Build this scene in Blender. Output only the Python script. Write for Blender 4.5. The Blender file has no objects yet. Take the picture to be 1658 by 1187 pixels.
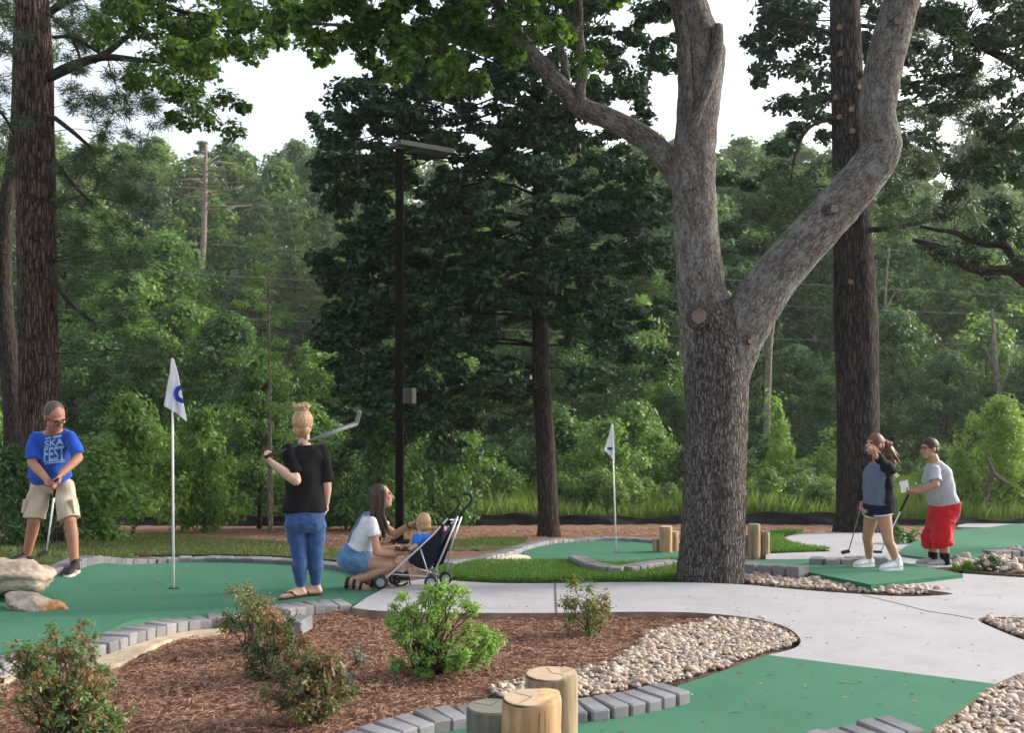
import bpy, bmesh, math, random
import numpy as np
from mathutils import Vector, Matrix
from mathutils.bvhtree import BVHTree

# ------------------------------------------------------------------ camera, sky, sun, exposure
SC = bpy.context.scene
COL = SC.collection
F, CX, HY, CAMZ = 1600.0, 829.0, 640.0, 1.5       # lens length in photo pixels, picture centre, eye level, camera height
cam = bpy.data.cameras.new('camera')
cam.sensor_width = 36.0
cam.lens = F / 1658.0 * 36.0
cam.shift_y = (HY - 593.5) / 1658.0
cam.clip_start = 0.1
cam.clip_end = 600.0
cam.dof.use_dof = True
cam.dof.focus_distance = 9.5
cam.dof.aperture_fstop = 4.0
camo = bpy.data.objects.new('camera', cam)
COL.objects.link(camo)
camo.location = (0, 0, CAMZ)
camo.rotation_euler = (math.radians(90), 0, 0)
SC.camera = camo

SUN_EL, SUN_AZ = math.radians(22), math.radians(68)    # azimuth clockwise from +Y (the view direction)
W = bpy.data.worlds.new('World')
SC.world = W
W.use_nodes = True
wn, wl = W.node_tree.nodes, W.node_tree.links
wn.clear()
wo = wn.new('ShaderNodeOutputWorld')
wb = wn.new('ShaderNodeBackground')
ws = wn.new('ShaderNodeTexSky')
ws.sky_type = 'NISHITA'
ws.sun_disc = False
ws.sun_elevation = SUN_EL
ws.sun_rotation = SUN_AZ
ws.air_density = 1.0
ws.dust_density = 4.0
ws.ozone_density = 1.0
wh = wn.new('ShaderNodeHueSaturation')
wh.inputs['Saturation'].default_value = 0.42            # thin even cloud over the whole sky
wl.new(ws.outputs[0], wh.inputs['Color'])
wl.new(wh.outputs[0], wb.inputs['Color'])
wb.inputs['Strength'].default_value = 0.15
wl.new(wb.outputs[0], wo.inputs[0])
sun = bpy.data.lights.new('sun', 'SUN')
sun.energy = 0.9
sun.angle = math.radians(14)
sun.color = (1.0, 0.86, 0.70)
suno = bpy.data.objects.new('sun', sun)
COL.objects.link(suno)
sd = Vector((math.sin(SUN_AZ) * math.cos(SUN_EL), math.cos(SUN_AZ) * math.cos(SUN_EL), math.sin(SUN_EL)))
suno.rotation_euler = sd.to_track_quat('Z', 'Y').to_euler()
suno.location = (20, -10, 30)
SC.view_settings.view_transform = 'Standard'
SC.view_settings.look = 'None'
SC.view_settings.exposure = 1.55
SC.view_settings.gamma = 1.0
SC.view_settings.use_curve_mapping = False
SC.render.engine = 'CYCLES'
SC.cycles.max_bounces = 7
SC.cycles.diffuse_bounces = 4
SC.cycles.transmission_bounces = 4
SC.cycles.use_adaptive_sampling = True

random.seed(7)
RNG = np.random.default_rng(11)

# ------------------------------------------------------------------ terrain and pixel-to-ground helpers
def g(x, y):
    """terrain height: level by the camera, falling gently to the fence, then up a wooded hill"""
    x = np.asarray(x, float); y = np.asarray(y, float)
    d = np.maximum(y, 0.0)
    h = 0.98 + 0.0925 * np.minimum(d, 24.0) + 0.5 * np.exp(-(d / 4.0) ** 1.5) + 0.02 * np.clip(d - 24.0, 0, 26)
    z = CAMZ - h
    z = z + 0.30 * np.exp(-((x + 5.4) ** 2 + (y - 10.3) ** 2) / 1.28)
    z = z + 0.30 * np.clip(d - 50.0, 0, 75)
    z = z + 0.05 * np.exp(-((x + 3.6) ** 2 / 0.9 + (y - 6.6) ** 2 / 0.25))
    return z

def gz(x, y): return float(g(x, y))

def AT(px, py, d):
    return Vector(((px - CX) / F * d, d, CAMZ + (HY - py) / F * d))

def GP(px, py, h=0.0):
    sx, sz = (px - CX) / F, (HY - py) / F
    ds = np.geomspace(1.2, 200, 700)
    diff = CAMZ + sz * ds - (g(sx * ds, ds) + h)
    i = int(np.argmax(diff < 0))
    if diff[i] >= 0: i = len(ds) - 1
    a, b = ds[max(i - 1, 0)], ds[i]
    for _ in range(30):
        m = 0.5 * (a + b)
        if CAMZ + sz * m - (gz(sx * m, m) + h) < 0: b = m
        else: a = m
    m = 0.5 * (a + b)
    return Vector((sx * m, m, gz(sx * m, m) + h))

def on(x, y, h=0.0): return Vector((x, y, gz(x, y) + h))

# ------------------------------------------------------------------ object helpers
def tag(o, label=None, cat=None, group=None, kind=None):
    if label: o['label'] = label
    if cat: o['category'] = cat
    if group: o['group'] = group
    if kind: o['kind'] = kind
    return o

def link(name, me, mat=None, parent=None):
    o = bpy.data.objects.new(name, me)
    COL.objects.link(o)
    if mat is not None and me is not None and len(me.materials) == 0: me.materials.append(mat)
    if parent is not None:
        o.parent = parent
        o.matrix_parent_inverse = parent.matrix_world.inverted() if parent.parent is None else Matrix()
    return o

def empty(name, loc, label=None, cat=None, group=None, rz=0.0):
    o = bpy.data.objects.new(name, None)
    COL.objects.link(o)
    o.empty_display_size = 0.2
    o.location = loc
    o.rotation_euler = (0, 0, rz)
    o.matrix_world = Matrix.Translation(loc) @ Matrix.Rotation(rz, 4, 'Z')
    return tag(o, label, cat, group)

def fast_mesh(name, V, starts, totals, loops, smooth=False):
    me = bpy.data.meshes.new(name)
    V = np.ascontiguousarray(V, np.float32)
    me.vertices.add(len(V)); me.vertices.foreach_set('co', V.ravel())
    me.loops.add(len(loops)); me.loops.foreach_set('vertex_index', np.ascontiguousarray(loops, np.int32))
    me.polygons.add(len(starts))
    me.polygons.foreach_set('loop_start', np.ascontiguousarray(starts, np.int32))
    me.polygons.foreach_set('loop_total', np.ascontiguousarray(totals, np.int32))
    if smooth: me.polygons.foreach_set('use_smooth', np.ones(len(starts), bool))
    me.update(calc_edges=True)
    return me

def uni_mesh(name, V, k, smooth=False):
    """V is (n*k,3): n separate k-gons"""
    n = len(V) // k
    return fast_mesh(name, V, np.arange(n) * k, np.full(n, k), np.arange(n * k), smooth)

class MB:
    """collects lofts, tubes, boxes and ellipsoids into one mesh"""
    def __init__(s): s.v = []; s.f = []; s.bk = []
    def ring(s, c, ax, bx, n, v=0.0, bump=None):
        i0 = len(s.v)
        for k in range(n):
            t = 2 * math.pi * k / n
            m = 1.0 if bump is None else bump(t)
            s.v.append(Vector(c) + (ax * math.cos(t) + bx * math.sin(t)) * m)
            s.bk.append((ax.length * math.cos(t), ax.length * math.sin(t), v))
        return i0
    def loft(s, secs, n=16, cap=True, bump=None):
        rs = []; v = 0.0; prev = None
        for (c, ax, bx) in secs:
            if prev is not None: v += (Vector(c) - prev).length
            prev = Vector(c)
            rs.append(s.ring(c, ax, bx, n, v, bump))
        for a, b in zip(rs, rs[1:]):
            for k in range(n):
                k2 = (k + 1) % n
                s.f.append((a + k, a + k2, b + k2, b + k))
        if cap:
            s.f.append(tuple(rs[0] + k for k in reversed(range(n))))
            s.f.append(tuple(rs[-1] + k for k in range(n)))
    def tube(s, pts, radii, n=8, cap=True, bump=None):
        pts = [Vector(p) for p in pts]
        secs = []; up = None
        for i, p in enumerate(pts):
            t = (pts[min(i + 1, len(pts) - 1)] - pts[max(i - 1, 0)]).normalized()
            if up is None:
                up = Vector((0, 0, 1)) if abs(t.z) < 0.8 else Vector((0, -1, 0))
            ax = up - t * up.dot(t)
            if ax.length < 1e-5: ax = t.orthogonal()
            ax.normalize(); up = ax
            bx = t.cross(ax)
            r = radii[i] if hasattr(radii, '__len__') else radii
            secs.append((p, ax * r, bx * r))
        s.loft(secs, n, cap, bump)
    def cap(s, p0, r0, p1, r1, n=12):
        p0, p1 = Vector(p0), Vector(p1)
        t = p1 - p0
        t = t.normalized() if t.length > 1e-6 else Vector((0, 0, 1))
        P, R = [], []
        for a in (80, 50, 22): P.append(p0 - t * r0 * math.sin(math.radians(a))); R.append(r0 * math.cos(math.radians(a)))
        P += [p0, p1]; R += [r0, r1]
        for a in (22, 50, 80): P.append(p1 + t * r1 * math.sin(math.radians(a))); R.append(r1 * math.cos(math.radians(a)))
        s.tube(P, R, n)
    def chain(s, pts, radii, n=12):
        for i in range(len(pts) - 1): s.cap(pts[i], radii[i], pts[i + 1], radii[i + 1], n)
    def ell(s, c, r, M=None, n=14):
        c = Vector(c)
        M = M or Matrix.Identity(3)
        ax, bx, cx = M @ Vector((r[0], 0, 0)), M @ Vector((0, r[1], 0)), M @ Vector((0, 0, r[2]))
        secs = []
        for a in (-84, -65, -45, -25, -8, 8, 25, 45, 65, 84):
            ca, sa = math.cos(math.radians(a)), math.sin(math.radians(a))
            secs.append((c + cx * sa, ax * ca, bx * ca))
        s.loft(secs, n)
    def box(s, c, hx, hy, hz):
        c = Vector(c); i = len(s.v)
        for sx in (-1, 1):
            for sy in (-1, 1):
                for sz in (-1, 1):
                    s.v.append(c + hx * sx + hy * sy + hz * sz); s.bk.append((0, 0, 0))
        for q in ((0, 1, 3, 2), (4, 6, 7, 5), (0, 4, 5, 1), (2, 3, 7, 6), (0, 2, 6, 4), (1, 5, 7, 3)):
            s.f.append(tuple(i + k for k in q))
    def bar(s, p0, p1, w, h):
        p0, p1 = Vector(p0), Vector(p1); t = p1 - p0
        u = Vector((0, 0, 1)) if abs(t.normalized().z) < 0.95 else Vector((0, 1, 0))
        a = t.cross(u).normalized(); b = a.cross(t).normalized()
        s.box((p0 + p1) / 2, t / 2, a * w / 2, b * h / 2)
    def raw(s, name):
        me = bpy.data.meshes.new(name)
        me.from_pydata([tuple(v) for v in s.v], [], s.f)
        return me
    def build(s, name, mat, parent=None, smooth=True, bark=False, bevel=0.0):
        me = s.raw(name)
        if bark:
            a = me.attributes.new('bk', 'FLOAT_VECTOR', 'POINT')
            a.data.foreach_set('vector', np.array(s.bk, np.float32).ravel())
        bm = bmesh.new(); bm.from_mesh(me)
        bmesh.ops.recalc_face_normals(bm, faces=bm.faces[:])
        if bevel > 0: bmesh.ops.bevel(bm, geom=bm.edges[:], offset=bevel, segments=2, affect='EDGES', profile=0.5)
        bm.to_mesh(me); bm.free()
        if smooth: me.polygons.foreach_set('use_smooth', np.ones(len(me.polygons), bool))
        return link(name, me, mat, parent)
    def voxel(s, name, mat, parent=None, size=0.008, it=4, noise=None):
        """one continuous closed surface from all the overlapping solids collected here"""
        me = s.raw(name + '_raw')
        bm = bmesh.new(); bm.from_mesh(me); bmesh.ops.recalc_face_normals(bm, faces=bm.faces[:]); bm.to_mesh(me); bm.free()
        o = bpy.data.objects.new('temp', me); COL.objects.link(o)
        m = o.modifiers.new('r', 'REMESH'); m.mode = 'VOXEL'; m.voxel_size = size; m.adaptivity = 0.0
        if it:
            sm = o.modifiers.new('s', 'SMOOTH'); sm.factor = 0.5; sm.iterations = it
        dg = bpy.context.evaluated_depsgraph_get(); dg.update()
        out = bpy.data.meshes.new_from_object(o.evaluated_get(dg), depsgraph=dg)
        bpy.data.objects.remove(o); bpy.data.meshes.remove(me)
        out.name = name
        if noise is not None:
            n = len(out.vertices); co = np.empty(n * 3, np.float32); out.vertices.foreach_get('co', co)
            no = np.empty(n * 3, np.float32); out.vertices.foreach_get('normal', no)
            co = co.reshape(-1, 3); no = no.reshape(-1, 3)
            co = co + no * noise(co)[:, None]
            out.vertices.foreach_set('co', co.astype(np.float32).ravel()); out.update()
        out.polygons.foreach_set('use_smooth', np.ones(len(out.polygons), bool))
        out.materials.clear()
        return link(name, out, mat, parent)

# ------------------------------------------------------------------ materials
MATS = {}
def nmat(name):
    m = bpy.data.materials.new(name); m.use_nodes = True
    nt = m.node_tree; b = nt.nodes['Principled BSDF']
    MATS[name] = m
    return m, nt, b

def ramp(nt, fac, stops):
    r = nt.nodes.new('ShaderNodeValToRGB')
    e = r.color_ramp.elements
    while len(e) < len(stops): e.new(0.5)
    for k, (p, c) in zip(e, stops): k.position = p; k.color = (*c, 1)
    nt.links.new(fac, r.inputs[0])
    return r.outputs[0]

def noise_tex(nt, scale, detail=4, rough=0.55, vec=None, stretch=None):
    n = nt.nodes.new('ShaderNodeTexNoise')
    n.inputs['Scale'].default_value = scale; n.inputs['Detail'].default_value = detail; n.inputs['Roughness'].default_value = rough
    if vec is None:
        tc = nt.nodes.new('ShaderNodeTexCoord'); vec = tc.outputs['Object']
    if stretch:
        mp = nt.nodes.new('ShaderNodeMapping'); mp.inputs['Scale'].default_value = stretch
        nt.links.new(vec, mp.inputs[0]); vec = mp.outputs[0]
    nt.links.new(vec, n.inputs['Vector'])
    return n.outputs[0]

def bump(nt, b, h, strength, dist=0.01):
    bn = nt.nodes.new('ShaderNodeBump'); bn.inputs['Strength'].default_value = strength; bn.inputs['Distance'].default_value = dist
    nt.links.new(h, bn.inputs['Height']); nt.links.new(bn.outputs[0], b.inputs['Normal'])

def mix(nt, f, a, c):
    m = nt.nodes.new('ShaderNodeMix'); m.data_type = 'RGBA'
    for s, v in ((m.inputs[0], f), (m.inputs[6], a), (m.inputs[7], c)):
        if hasattr(v, 'links') or hasattr(v, 'is_linked'): nt.links.new(v, s)
        elif isinstance(v, (int, float)): s.default_value = v
        else: s.default_value = (*v, 1)
    return m.outputs[2]

def vary(name, c1, c2, scale=8, rough=0.8, bs=0.0, bscale=60, bdist=0.004, detail=5, spec=0.3, stretch=None, metal=0.0, lo=0.35, hi=0.65):
    m, nt, b = nmat(name)
    nt.links.new(ramp(nt, noise_tex(nt, scale, detail, 0.6, stretch=stretch), [(lo, c1), (hi, c2)]), b.inputs['Base Color'])
    b.inputs['Roughness'].default_value = rough; b.inputs['Specular IOR Level'].default_value = spec; b.inputs['Metallic'].default_value = metal
    if bs: bump(nt, b, noise_tex(nt, bscale, 4, 0.6, stretch=stretch), bs, bdist)
    return m

def leaf_mat(name, cols, trans=0.3, rough=0.5, tint=(1.25, 1.3, 0.7)):
    m, nt, b = nmat(name)
    ge = nt.nodes.new('ShaderNodeNewGeometry'); oi = nt.nodes.new('ShaderNodeObjectInfo')
    md = nt.nodes.new('ShaderNodeMath'); md.operation = 'MULTIPLY_ADD'
    nt.links.new(oi.outputs['Random'], md.inputs[0]); md.inputs[1].default_value = 0.35
    m2 = nt.nodes.new('ShaderNodeMath'); m2.operation = 'MULTIPLY'; m2.inputs[1].default_value = 0.65
    nt.links.new(ge.outputs['Random Per Island'], m2.inputs[0]); nt.links.new(m2.outputs[0], md.inputs[2])
    n = len(cols)
    c = ramp(nt, md.outputs[0], [(0.08 + 0.84 * i / max(n - 1, 1), cc) for i, cc in enumerate(cols)])
    nt.links.new(c, b.inputs['Base Color']); b.inputs['Roughness'].default_value = rough; b.inputs['Specular IOR Level'].default_value = 0.35
    tr = nt.nodes.new('ShaderNodeBsdfTranslucent')
    mm = nt.nodes.new('ShaderNodeMix'); mm.data_type = 'RGBA'; mm.blend_type = 'MULTIPLY'; mm.inputs[0].default_value = 1.0
    nt.links.new(c, mm.inputs[6]); mm.inputs[7].default_value = (*tint, 1)
    nt.links.new(mm.outputs[2], tr.inputs[0])
    ms = nt.nodes.new('ShaderNodeMixShader'); ms.inputs[0].default_value = trans
    nt.links.new(b.outputs[0], ms.inputs[1]); nt.links.new(tr.outputs[0], ms.inputs[2])
    nt.links.new(ms.outputs[0], nt.nodes['Material Output'].inputs[0])
    return m

def bark_mat(name, dark, mid, light, lichen=None, us=26, vs=3.0, strength=0.9, dist=0.02, lich=0.62, plates=0.42):
    m, nt, b = nmat(name)
    at = nt.nodes.new('ShaderNodeAttribute'); at.attribute_name = 'bk'
    fur = noise_tex(nt, 1.0, 6, 0.7, at.outputs['Vector'], (us, us, vs))
    big = noise_tex(nt, 1.0, 3, 0.5, at.outputs['Vector'], (us * .14, us * .14, vs * .3))
    h = fur
    if plates:      # broken vertical plates with dark fissures between them
        wn_ = nt.nodes.new('ShaderNodeTexNoise'); wn_.inputs['Scale'].default_value = 9.0; wn_.inputs['Detail'].default_value = 4
        nt.links.new(at.outputs['Vector'], wn_.inputs['Vector'])
        va = nt.nodes.new('ShaderNodeVectorMath'); va.operation = 'MULTIPLY_ADD'; va.inputs[1].default_value = (.05, .05, .30)
        nt.links.new(wn_.outputs['Color'], va.inputs[0]); nt.links.new(at.outputs['Vector'], va.inputs[2])
        mp = nt.nodes.new('ShaderNodeMapping'); mp.inputs['Scale'].default_value = (us * .85, us * .85, vs * 1.15); nt.links.new(va.outputs[0], mp.inputs[0])
        vo = nt.nodes.new('ShaderNodeTexVoronoi'); vo.feature = 'DISTANCE_TO_EDGE'; vo.inputs['Scale'].default_value = 1.0; nt.links.new(mp.outputs[0], vo.inputs['Vector'])
        mr = nt.nodes.new('ShaderNodeMapRange'); mr.inputs[1].default_value = 0.0; mr.inputs[2].default_value = 0.30; nt.links.new(vo.outputs['Distance'], mr.inputs[0])
        md = nt.nodes.new('ShaderNodeMath'); md.operation = 'MULTIPLY_ADD'; md.inputs[1].default_value = plates
        nt.links.new(mr.outputs[0], md.inputs[0])
        m3 = nt.nodes.new('ShaderNodeMath'); m3.operation = 'MULTIPLY'; m3.inputs[1].default_value = 1.04 - plates; nt.links.new(fur, m3.inputs[0]); nt.links.new(m3.outputs[0], md.inputs[2])
        h = md.outputs[0]
    c = ramp(nt, h, [(0.34, dark), (0.50, mid), (0.70, light)])
    c = mix(nt, ramp(nt, big, [(0.35, (0, 0, 0)), (0.7, (0.8, 0.8, 0.8))]), c, mix(nt, 0.5, c, dark))
    if lichen:
        li = noise_tex(nt, 1.0, 8, 0.82, at.outputs['Vector'], (8, 8, 5))
        c = mix(nt, ramp(nt, li, [(lich - .06, (0, 0, 0)), (lich + .06, (0.75, 0.75, 0.75))]), c, lichen)
    nt.links.new(c, b.inputs['Base Color']); b.inputs['Roughness'].default_value = 0.95; b.inputs['Specular IOR Level'].default_value = 0.12
    bump(nt, b, h, strength, dist)
    return m

def plain(name, c, rough=0.6, metal=0.0, spec=0.4):
    return vary(name, tuple(0.9 * k for k in c), tuple(min(1, 1.08 * k) for k in c), 14, rough, 0, metal=metal, spec=spec)

def cloth(name, c, scale=9, strength=0.5, rough=0.9, var=0.12, stretch=(1, 1, .6), flecks=None):
    m, nt, b = nmat(name)
    col = ramp(nt, noise_tex(nt, scale * 1.5, 4, 0.6, stretch=stretch), [(0.3, tuple(k * (1 - var) for k in c)), (0.7, tuple(min(1, k * (1 + var)) for k in c))])
    if flecks:
        col = mix(nt, ramp(nt, noise_tex(nt, 70, 3, 0.7, stretch=(.6, .6, 2.0)), [(0.52, (0, 0, 0)), (0.66, (1, 1, 1))]), col, flecks)
    nt.links.new(col, b.inputs['Base Color']); b.inputs['Roughness'].default_value = rough; b.inputs['Specular IOR Level'].default_value = 0.15
    b.inputs['Sheen Weight'].default_value = 0.15
    a = nt.nodes.new('ShaderNodeMath'); a.operation = 'MULTIPLY_ADD'
    nt.links.new(noise_tex(nt, 900, 2), a.inputs[0]); a.inputs[1].default_value = 0.04
    nt.links.new(noise_tex(nt, scale, 3, 0.5, stretch=stretch), a.inputs[2])
    bump(nt, b, a.outputs[0], strength, 0.03)
    return m

vary('mulch', (0.09, 0.042, 0.028), (0.22, 0.118, 0.080), 9, 0.95, 0.9, 55, 0.03)
def carpet():
    m, nt, b = nmat('carpet')
    c = ramp(nt, noise_tex(nt, 1.3, 5, 0.6), [(0.3, (0.048, 0.155, 0.095)), (0.7, (0.070, 0.198, 0.125))])
    c = mix(nt, 0.35, c, ramp(nt, noise_tex(nt, 260, 3, .7), [(0.3, (0.024, 0.095, 0.056)), (0.7, (0.090, 0.235, 0.152))]))
    c = mix(nt, ramp(nt, noise_tex(nt, 2.6, 7, 0.72), [(0.60, (0, 0, 0)), (0.74, (0.38, 0.38, 0.38))]), c, (0.080, 0.165, 0.105))     # scuffed patches
    c = mix(nt, ramp(nt, noise_tex(nt, 17, 4, 0.6, stretch=(.3, 2.2, 1)), [(0.66, (0, 0, 0)), (0.76, (0.4, 0.4, 0.4))]), c, (0.10, 0.175, 0.12))
    nt.links.new(c, b.inputs['Base Color']); b.inputs['Roughness'].default_value = 0.95; b.inputs['Specular IOR Level'].default_value = 0.1
    bump(nt, b, noise_tex(nt, 300, 3, .7), 0.6, 0.005)
carpet()
vary('sand', (0.60, 0.52, 0.38), (0.70, 0.62, 0.47), 20, 0.95, 0.4, 200, 0.003)
vary('curb_face', (0.16, 0.10, 0.07), (0.30, 0.22, 0.16), 6, 0.95, 0.5, 50, 0.006)
vary('paver_grey', (0.13, 0.13, 0.145), (0.23, 0.225, 0.235), 3.0, 0.9, 0.6, 140, 0.004)
vary('footing', (0.38, 0.30, 0.21), (0.52, 0.43, 0.32), 10, 0.95, 0.5, 60, 0.006)
vary('lawn_soil', (0.030, 0.045, 0.014), (0.060, 0.085, 0.026), 5, 0.95, 0.6, 70, 0.01)
vary('boulder', (0.26, 0.19, 0.13), (0.52, 0.44, 0.35), 3.2, 0.85, 0.8, 22, 0.03, stretch=(.6, .6, 2.4))
vary('boulder_rust', (0.24, 0.19, 0.15), (0.50, 0.43, 0.36), 5, 0.85, 0.8, 26, 0.03)
def rusty_end():
    m = MATS['boulder_rust']; nt = m.node_tree; b = nt.nodes['Principled BSDF']; src = b.inputs['Base Color'].links[0].from_socket
    tc = nt.nodes.new('ShaderNodeTexCoord'); sp = nt.nodes.new('ShaderNodeSeparateXYZ'); nt.links.new(tc.outputs['Object'], sp.inputs[0])
    ad = nt.nodes.new('ShaderNodeMath'); ad.operation = 'MULTIPLY_ADD'; ad.inputs[1].default_value = .16; nt.links.new(noise_tex(nt, 9, 4), ad.inputs[0]); nt.links.new(sp.outputs['X'], ad.inputs[2])
    mr = nt.nodes.new('ShaderNodeMapRange'); mr.inputs[1].default_value = -3.66; mr.inputs[2].default_value = -3.60; nt.links.new(ad.outputs[0], mr.inputs[0])
    nt.links.new(mix(nt, mr.outputs[0], src, ramp(nt, noise_tex(nt, 22, 5), [(.3, (.26, .12, .045)), (.7, (.50, .28, .13))])), b.inputs['Base Color'])
rusty_end()
vary('silt_cloth', (0.007, 0.007, 0.008), (0.016, 0.016, 0.018), 3, 0.7, 0.7, 8, 0.03, stretch=(1, 1, .2))
vary('pole_black', (0.0035, 0.003, 0.003), (0.006, 0.005, 0.005), 4, 0.8, 0, spec=0.08)
vary('lamp_dark', (0.03, 0.03, 0.035), (0.045, 0.045, 0.05), 8, 0.45, 0, spec=0.4)
vary('stick_white', (0.68, 0.68, 0.70), (0.78, 0.78, 0.80), 6, 0.35, 0, spec=0.5)
vary('cable', (0.16, 0.17, 0.16), (0.24, 0.25, 0.24), 1, 0.5, 0)

def concrete():
    m, nt, b = nmat('concrete')
    a = noise_tex(nt, 0.9, 6, 0.6); c = noise_tex(nt, 24, 5, 0.65)
    col = mix(nt, 0.35, ramp(nt, a, [(0.3, (0.285, 0.282, 0.30)), (0.7, (0.395, 0.392, 0.418))]), ramp(nt, c, [(0.3, (0.315, 0.314, 0.332)), (0.7, (0.405, 0.402, 0.425))]))
    st = noise_tex(nt, 2.4, 7, 0.72)
    col = mix(nt, ramp(nt, st, [(0.50, (0, 0, 0)), (0.72, (0.75, 0.75, 0.75))]), col, (0.285, 0.262, 0.25))
    nt.links.new(col, b.inputs['Base Color']); b.inputs['Roughness'].default_value = 0.85; b.inputs['Specular IOR Level'].default_value = 0.25
    bump(nt, b, noise_tex(nt, 70, 4, 0.6, stretch=(.25, 1.8, 1)), 0.6, 0.006)
concrete()

def ground_mat():
    m, nt, b = nmat('ground')
    tc = nt.nodes.new('ShaderNodeTexCoord'); sp = nt.nodes.new('ShaderNodeSeparateXYZ')
    nt.links.new(tc.outputs['Object'], sp.inputs[0])
    n1 = noise_tex(nt, 7, 6, 0.65); n2 = noise_tex(nt, 55, 5, 0.7); n3 = noise_tex(nt, 0.6, 4, 0.6)
    mul = mix(nt, 0.5, ramp(nt, n1, [(0.3, (0.105, 0.048, 0.033)), (0.7, (0.27, 0.138, 0.098))]), ramp(nt, n2, [(0.3, (0.075, 0.038, 0.028)), (0.7, (0.29, 0.18, 0.135))]))
    dirt = ramp(nt, n1, [(0.3, (0.17, 0.092, 0.058)), (0.7, (0.30, 0.17, 0.11))])
    def step(a, w):
        mr = nt.nodes.new('ShaderNodeMapRange'); mr.inputs[1].default_value = a - w; mr.inputs[2].default_value = a + w
        ad = nt.nodes.new('ShaderNodeMath'); ad.operation = 'MULTIPLY_ADD'; ad.inputs[1].default_value = 4.0
        nt.links.new(n3, ad.inputs[0]); nt.links.new(sp.outputs['Y'], ad.inputs[2])
        nt.links.new(ad.outputs[0], mr.inputs[0]); return mr.outputs[0]
    c = mix(nt, step(18.5, 2.0), mul, dirt)
    c = mix(nt, step(28.5, 1.0), c, ramp(nt, n1, [(0.3, (0.020, 0.026, 0.010)), (0.7, (0.05, 0.055, 0.022))]))
    nt.links.new(c, b.inputs['Base Color']); b.inputs['Roughness'].default_value = 0.95; b.inputs['Specular IOR Level'].default_value = 0.15
    bump(nt, b, n2, 0.9, 0.02)
ground_mat()

def stone_mat():
    m, nt, b = nmat('river_stone')
    ge = nt.nodes.new('ShaderNodeNewGeometry'); oi = nt.nodes.new('ShaderNodeObjectInfo')
    a = nt.nodes.new('ShaderNodeMath'); a.operation = 'ADD'; f = nt.nodes.new('ShaderNodeMath'); f.operation = 'FRACT'
    nt.links.new(ge.outputs['Random Per Island'], a.inputs[0]); nt.links.new(oi.outputs['Random'], a.inputs[1]); nt.links.new(a.outputs[0], f.inputs[0])
    c = ramp(nt, f.outputs[0], [(0.0, (0.20, 0.14, 0.10)), (0.15, (0.38, 0.26, 0.18)), (0.3, (0.52, 0.40, 0.30)), (0.45, (0.26, 0.24, 0.23)), (0.6, (0.47, 0.33, 0.23)), (0.75, (0.58, 0.49, 0.40)), (0.88, (0.36, 0.32, 0.29)), (1.0, (0.45, 0.28, 0.19))])
    c = mix(nt, 0.35, c, ramp(nt, noise_tex(nt, 60, 4), [(0.35, (0.22, 0.17, 0.13)), (0.65, (0.60, 0.52, 0.44))]))
    nt.links.new(c, b.inputs['Base Color']); b.inputs['Roughness'].default_value = 0.7; b.inputs['Specular IOR Level'].default_value = 0.3
    bump(nt, b, noise_tex(nt, 130, 3), 0.25, 0.003)
stone_mat()

def wood_mat(name, c1, c2, c3):
    m, nt, b = nmat(name)
    n = noise_tex(nt, 1.0, 5, 0.6, stretch=(26, 26, 2.2)); n2 = noise_tex(nt, 3.0, 4, 0.6)
    c = ramp(nt, n, [(0.3, c1), (0.5, c2), (0.7, c3)])
    c = mix(nt, ramp(nt, n2, [(0.45, (0, 0, 0)), (0.7, (0.6, 0.6, 0.6))]), c, c1)
    nt.links.new(c, b.inputs['Base Color']); b.inputs['Roughness'].default_value = 0.85
    bump(nt, b, n, 0.6, 0.006)
wood_mat('log_side', (0.13, 0.10, 0.055), (0.26, 0.20, 0.12), (0.40, 0.29, 0.17))
wood_mat('log_weathered', (0.05, 0.06, 0.05), (0.12, 0.13, 0.105), (0.21, 0.19, 0.14))
wood_mat('log_orange', (0.24, 0.15, 0.07), (0.38, 0.24, 0.12), (0.48, 0.31, 0.16))
def endgrain(name, c1, c2):
    m, nt, b = nmat(name)
    tc = nt.nodes.new('ShaderNodeTexCoord')
    w = nt.nodes.new('ShaderNodeTexWave'); w.wave_type = 'RINGS'; w.rings_direction = 'Z'
    w.inputs['Scale'].default_value = 24; w.inputs['Distortion'].default_value = 2.0; w.inputs['Detail'].default_value = 3; w.inputs['Detail Scale'].default_value = 3
    nt.links.new(tc.outputs['Object'], w.inputs[0])
    c = mix(nt, 0.55, ramp(nt, w.outputs[1], [(0.2, c1), (0.8, c2)]), ramp(nt, noise_tex(nt, 18, 5, .7), [(0.3, c1), (0.7, c2)]))
    nt.links.new(c, b.inputs['Base Color']); b.inputs['Roughness'].default_value = 0.9
endgrain('log_end', (0.34, 0.24, 0.15), (0.54, 0.42, 0.29))
endgrain('log_end_grey', (0.09, 0.10, 0.085), (0.22, 0.21, 0.17))
endgrain('cut_end', (0.13, 0.075, 0.048), (0.27, 0.165, 0.105))
endgrain('scar', (0.085, 0.060, 0.048), (0.19, 0.15, 0.125))

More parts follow.
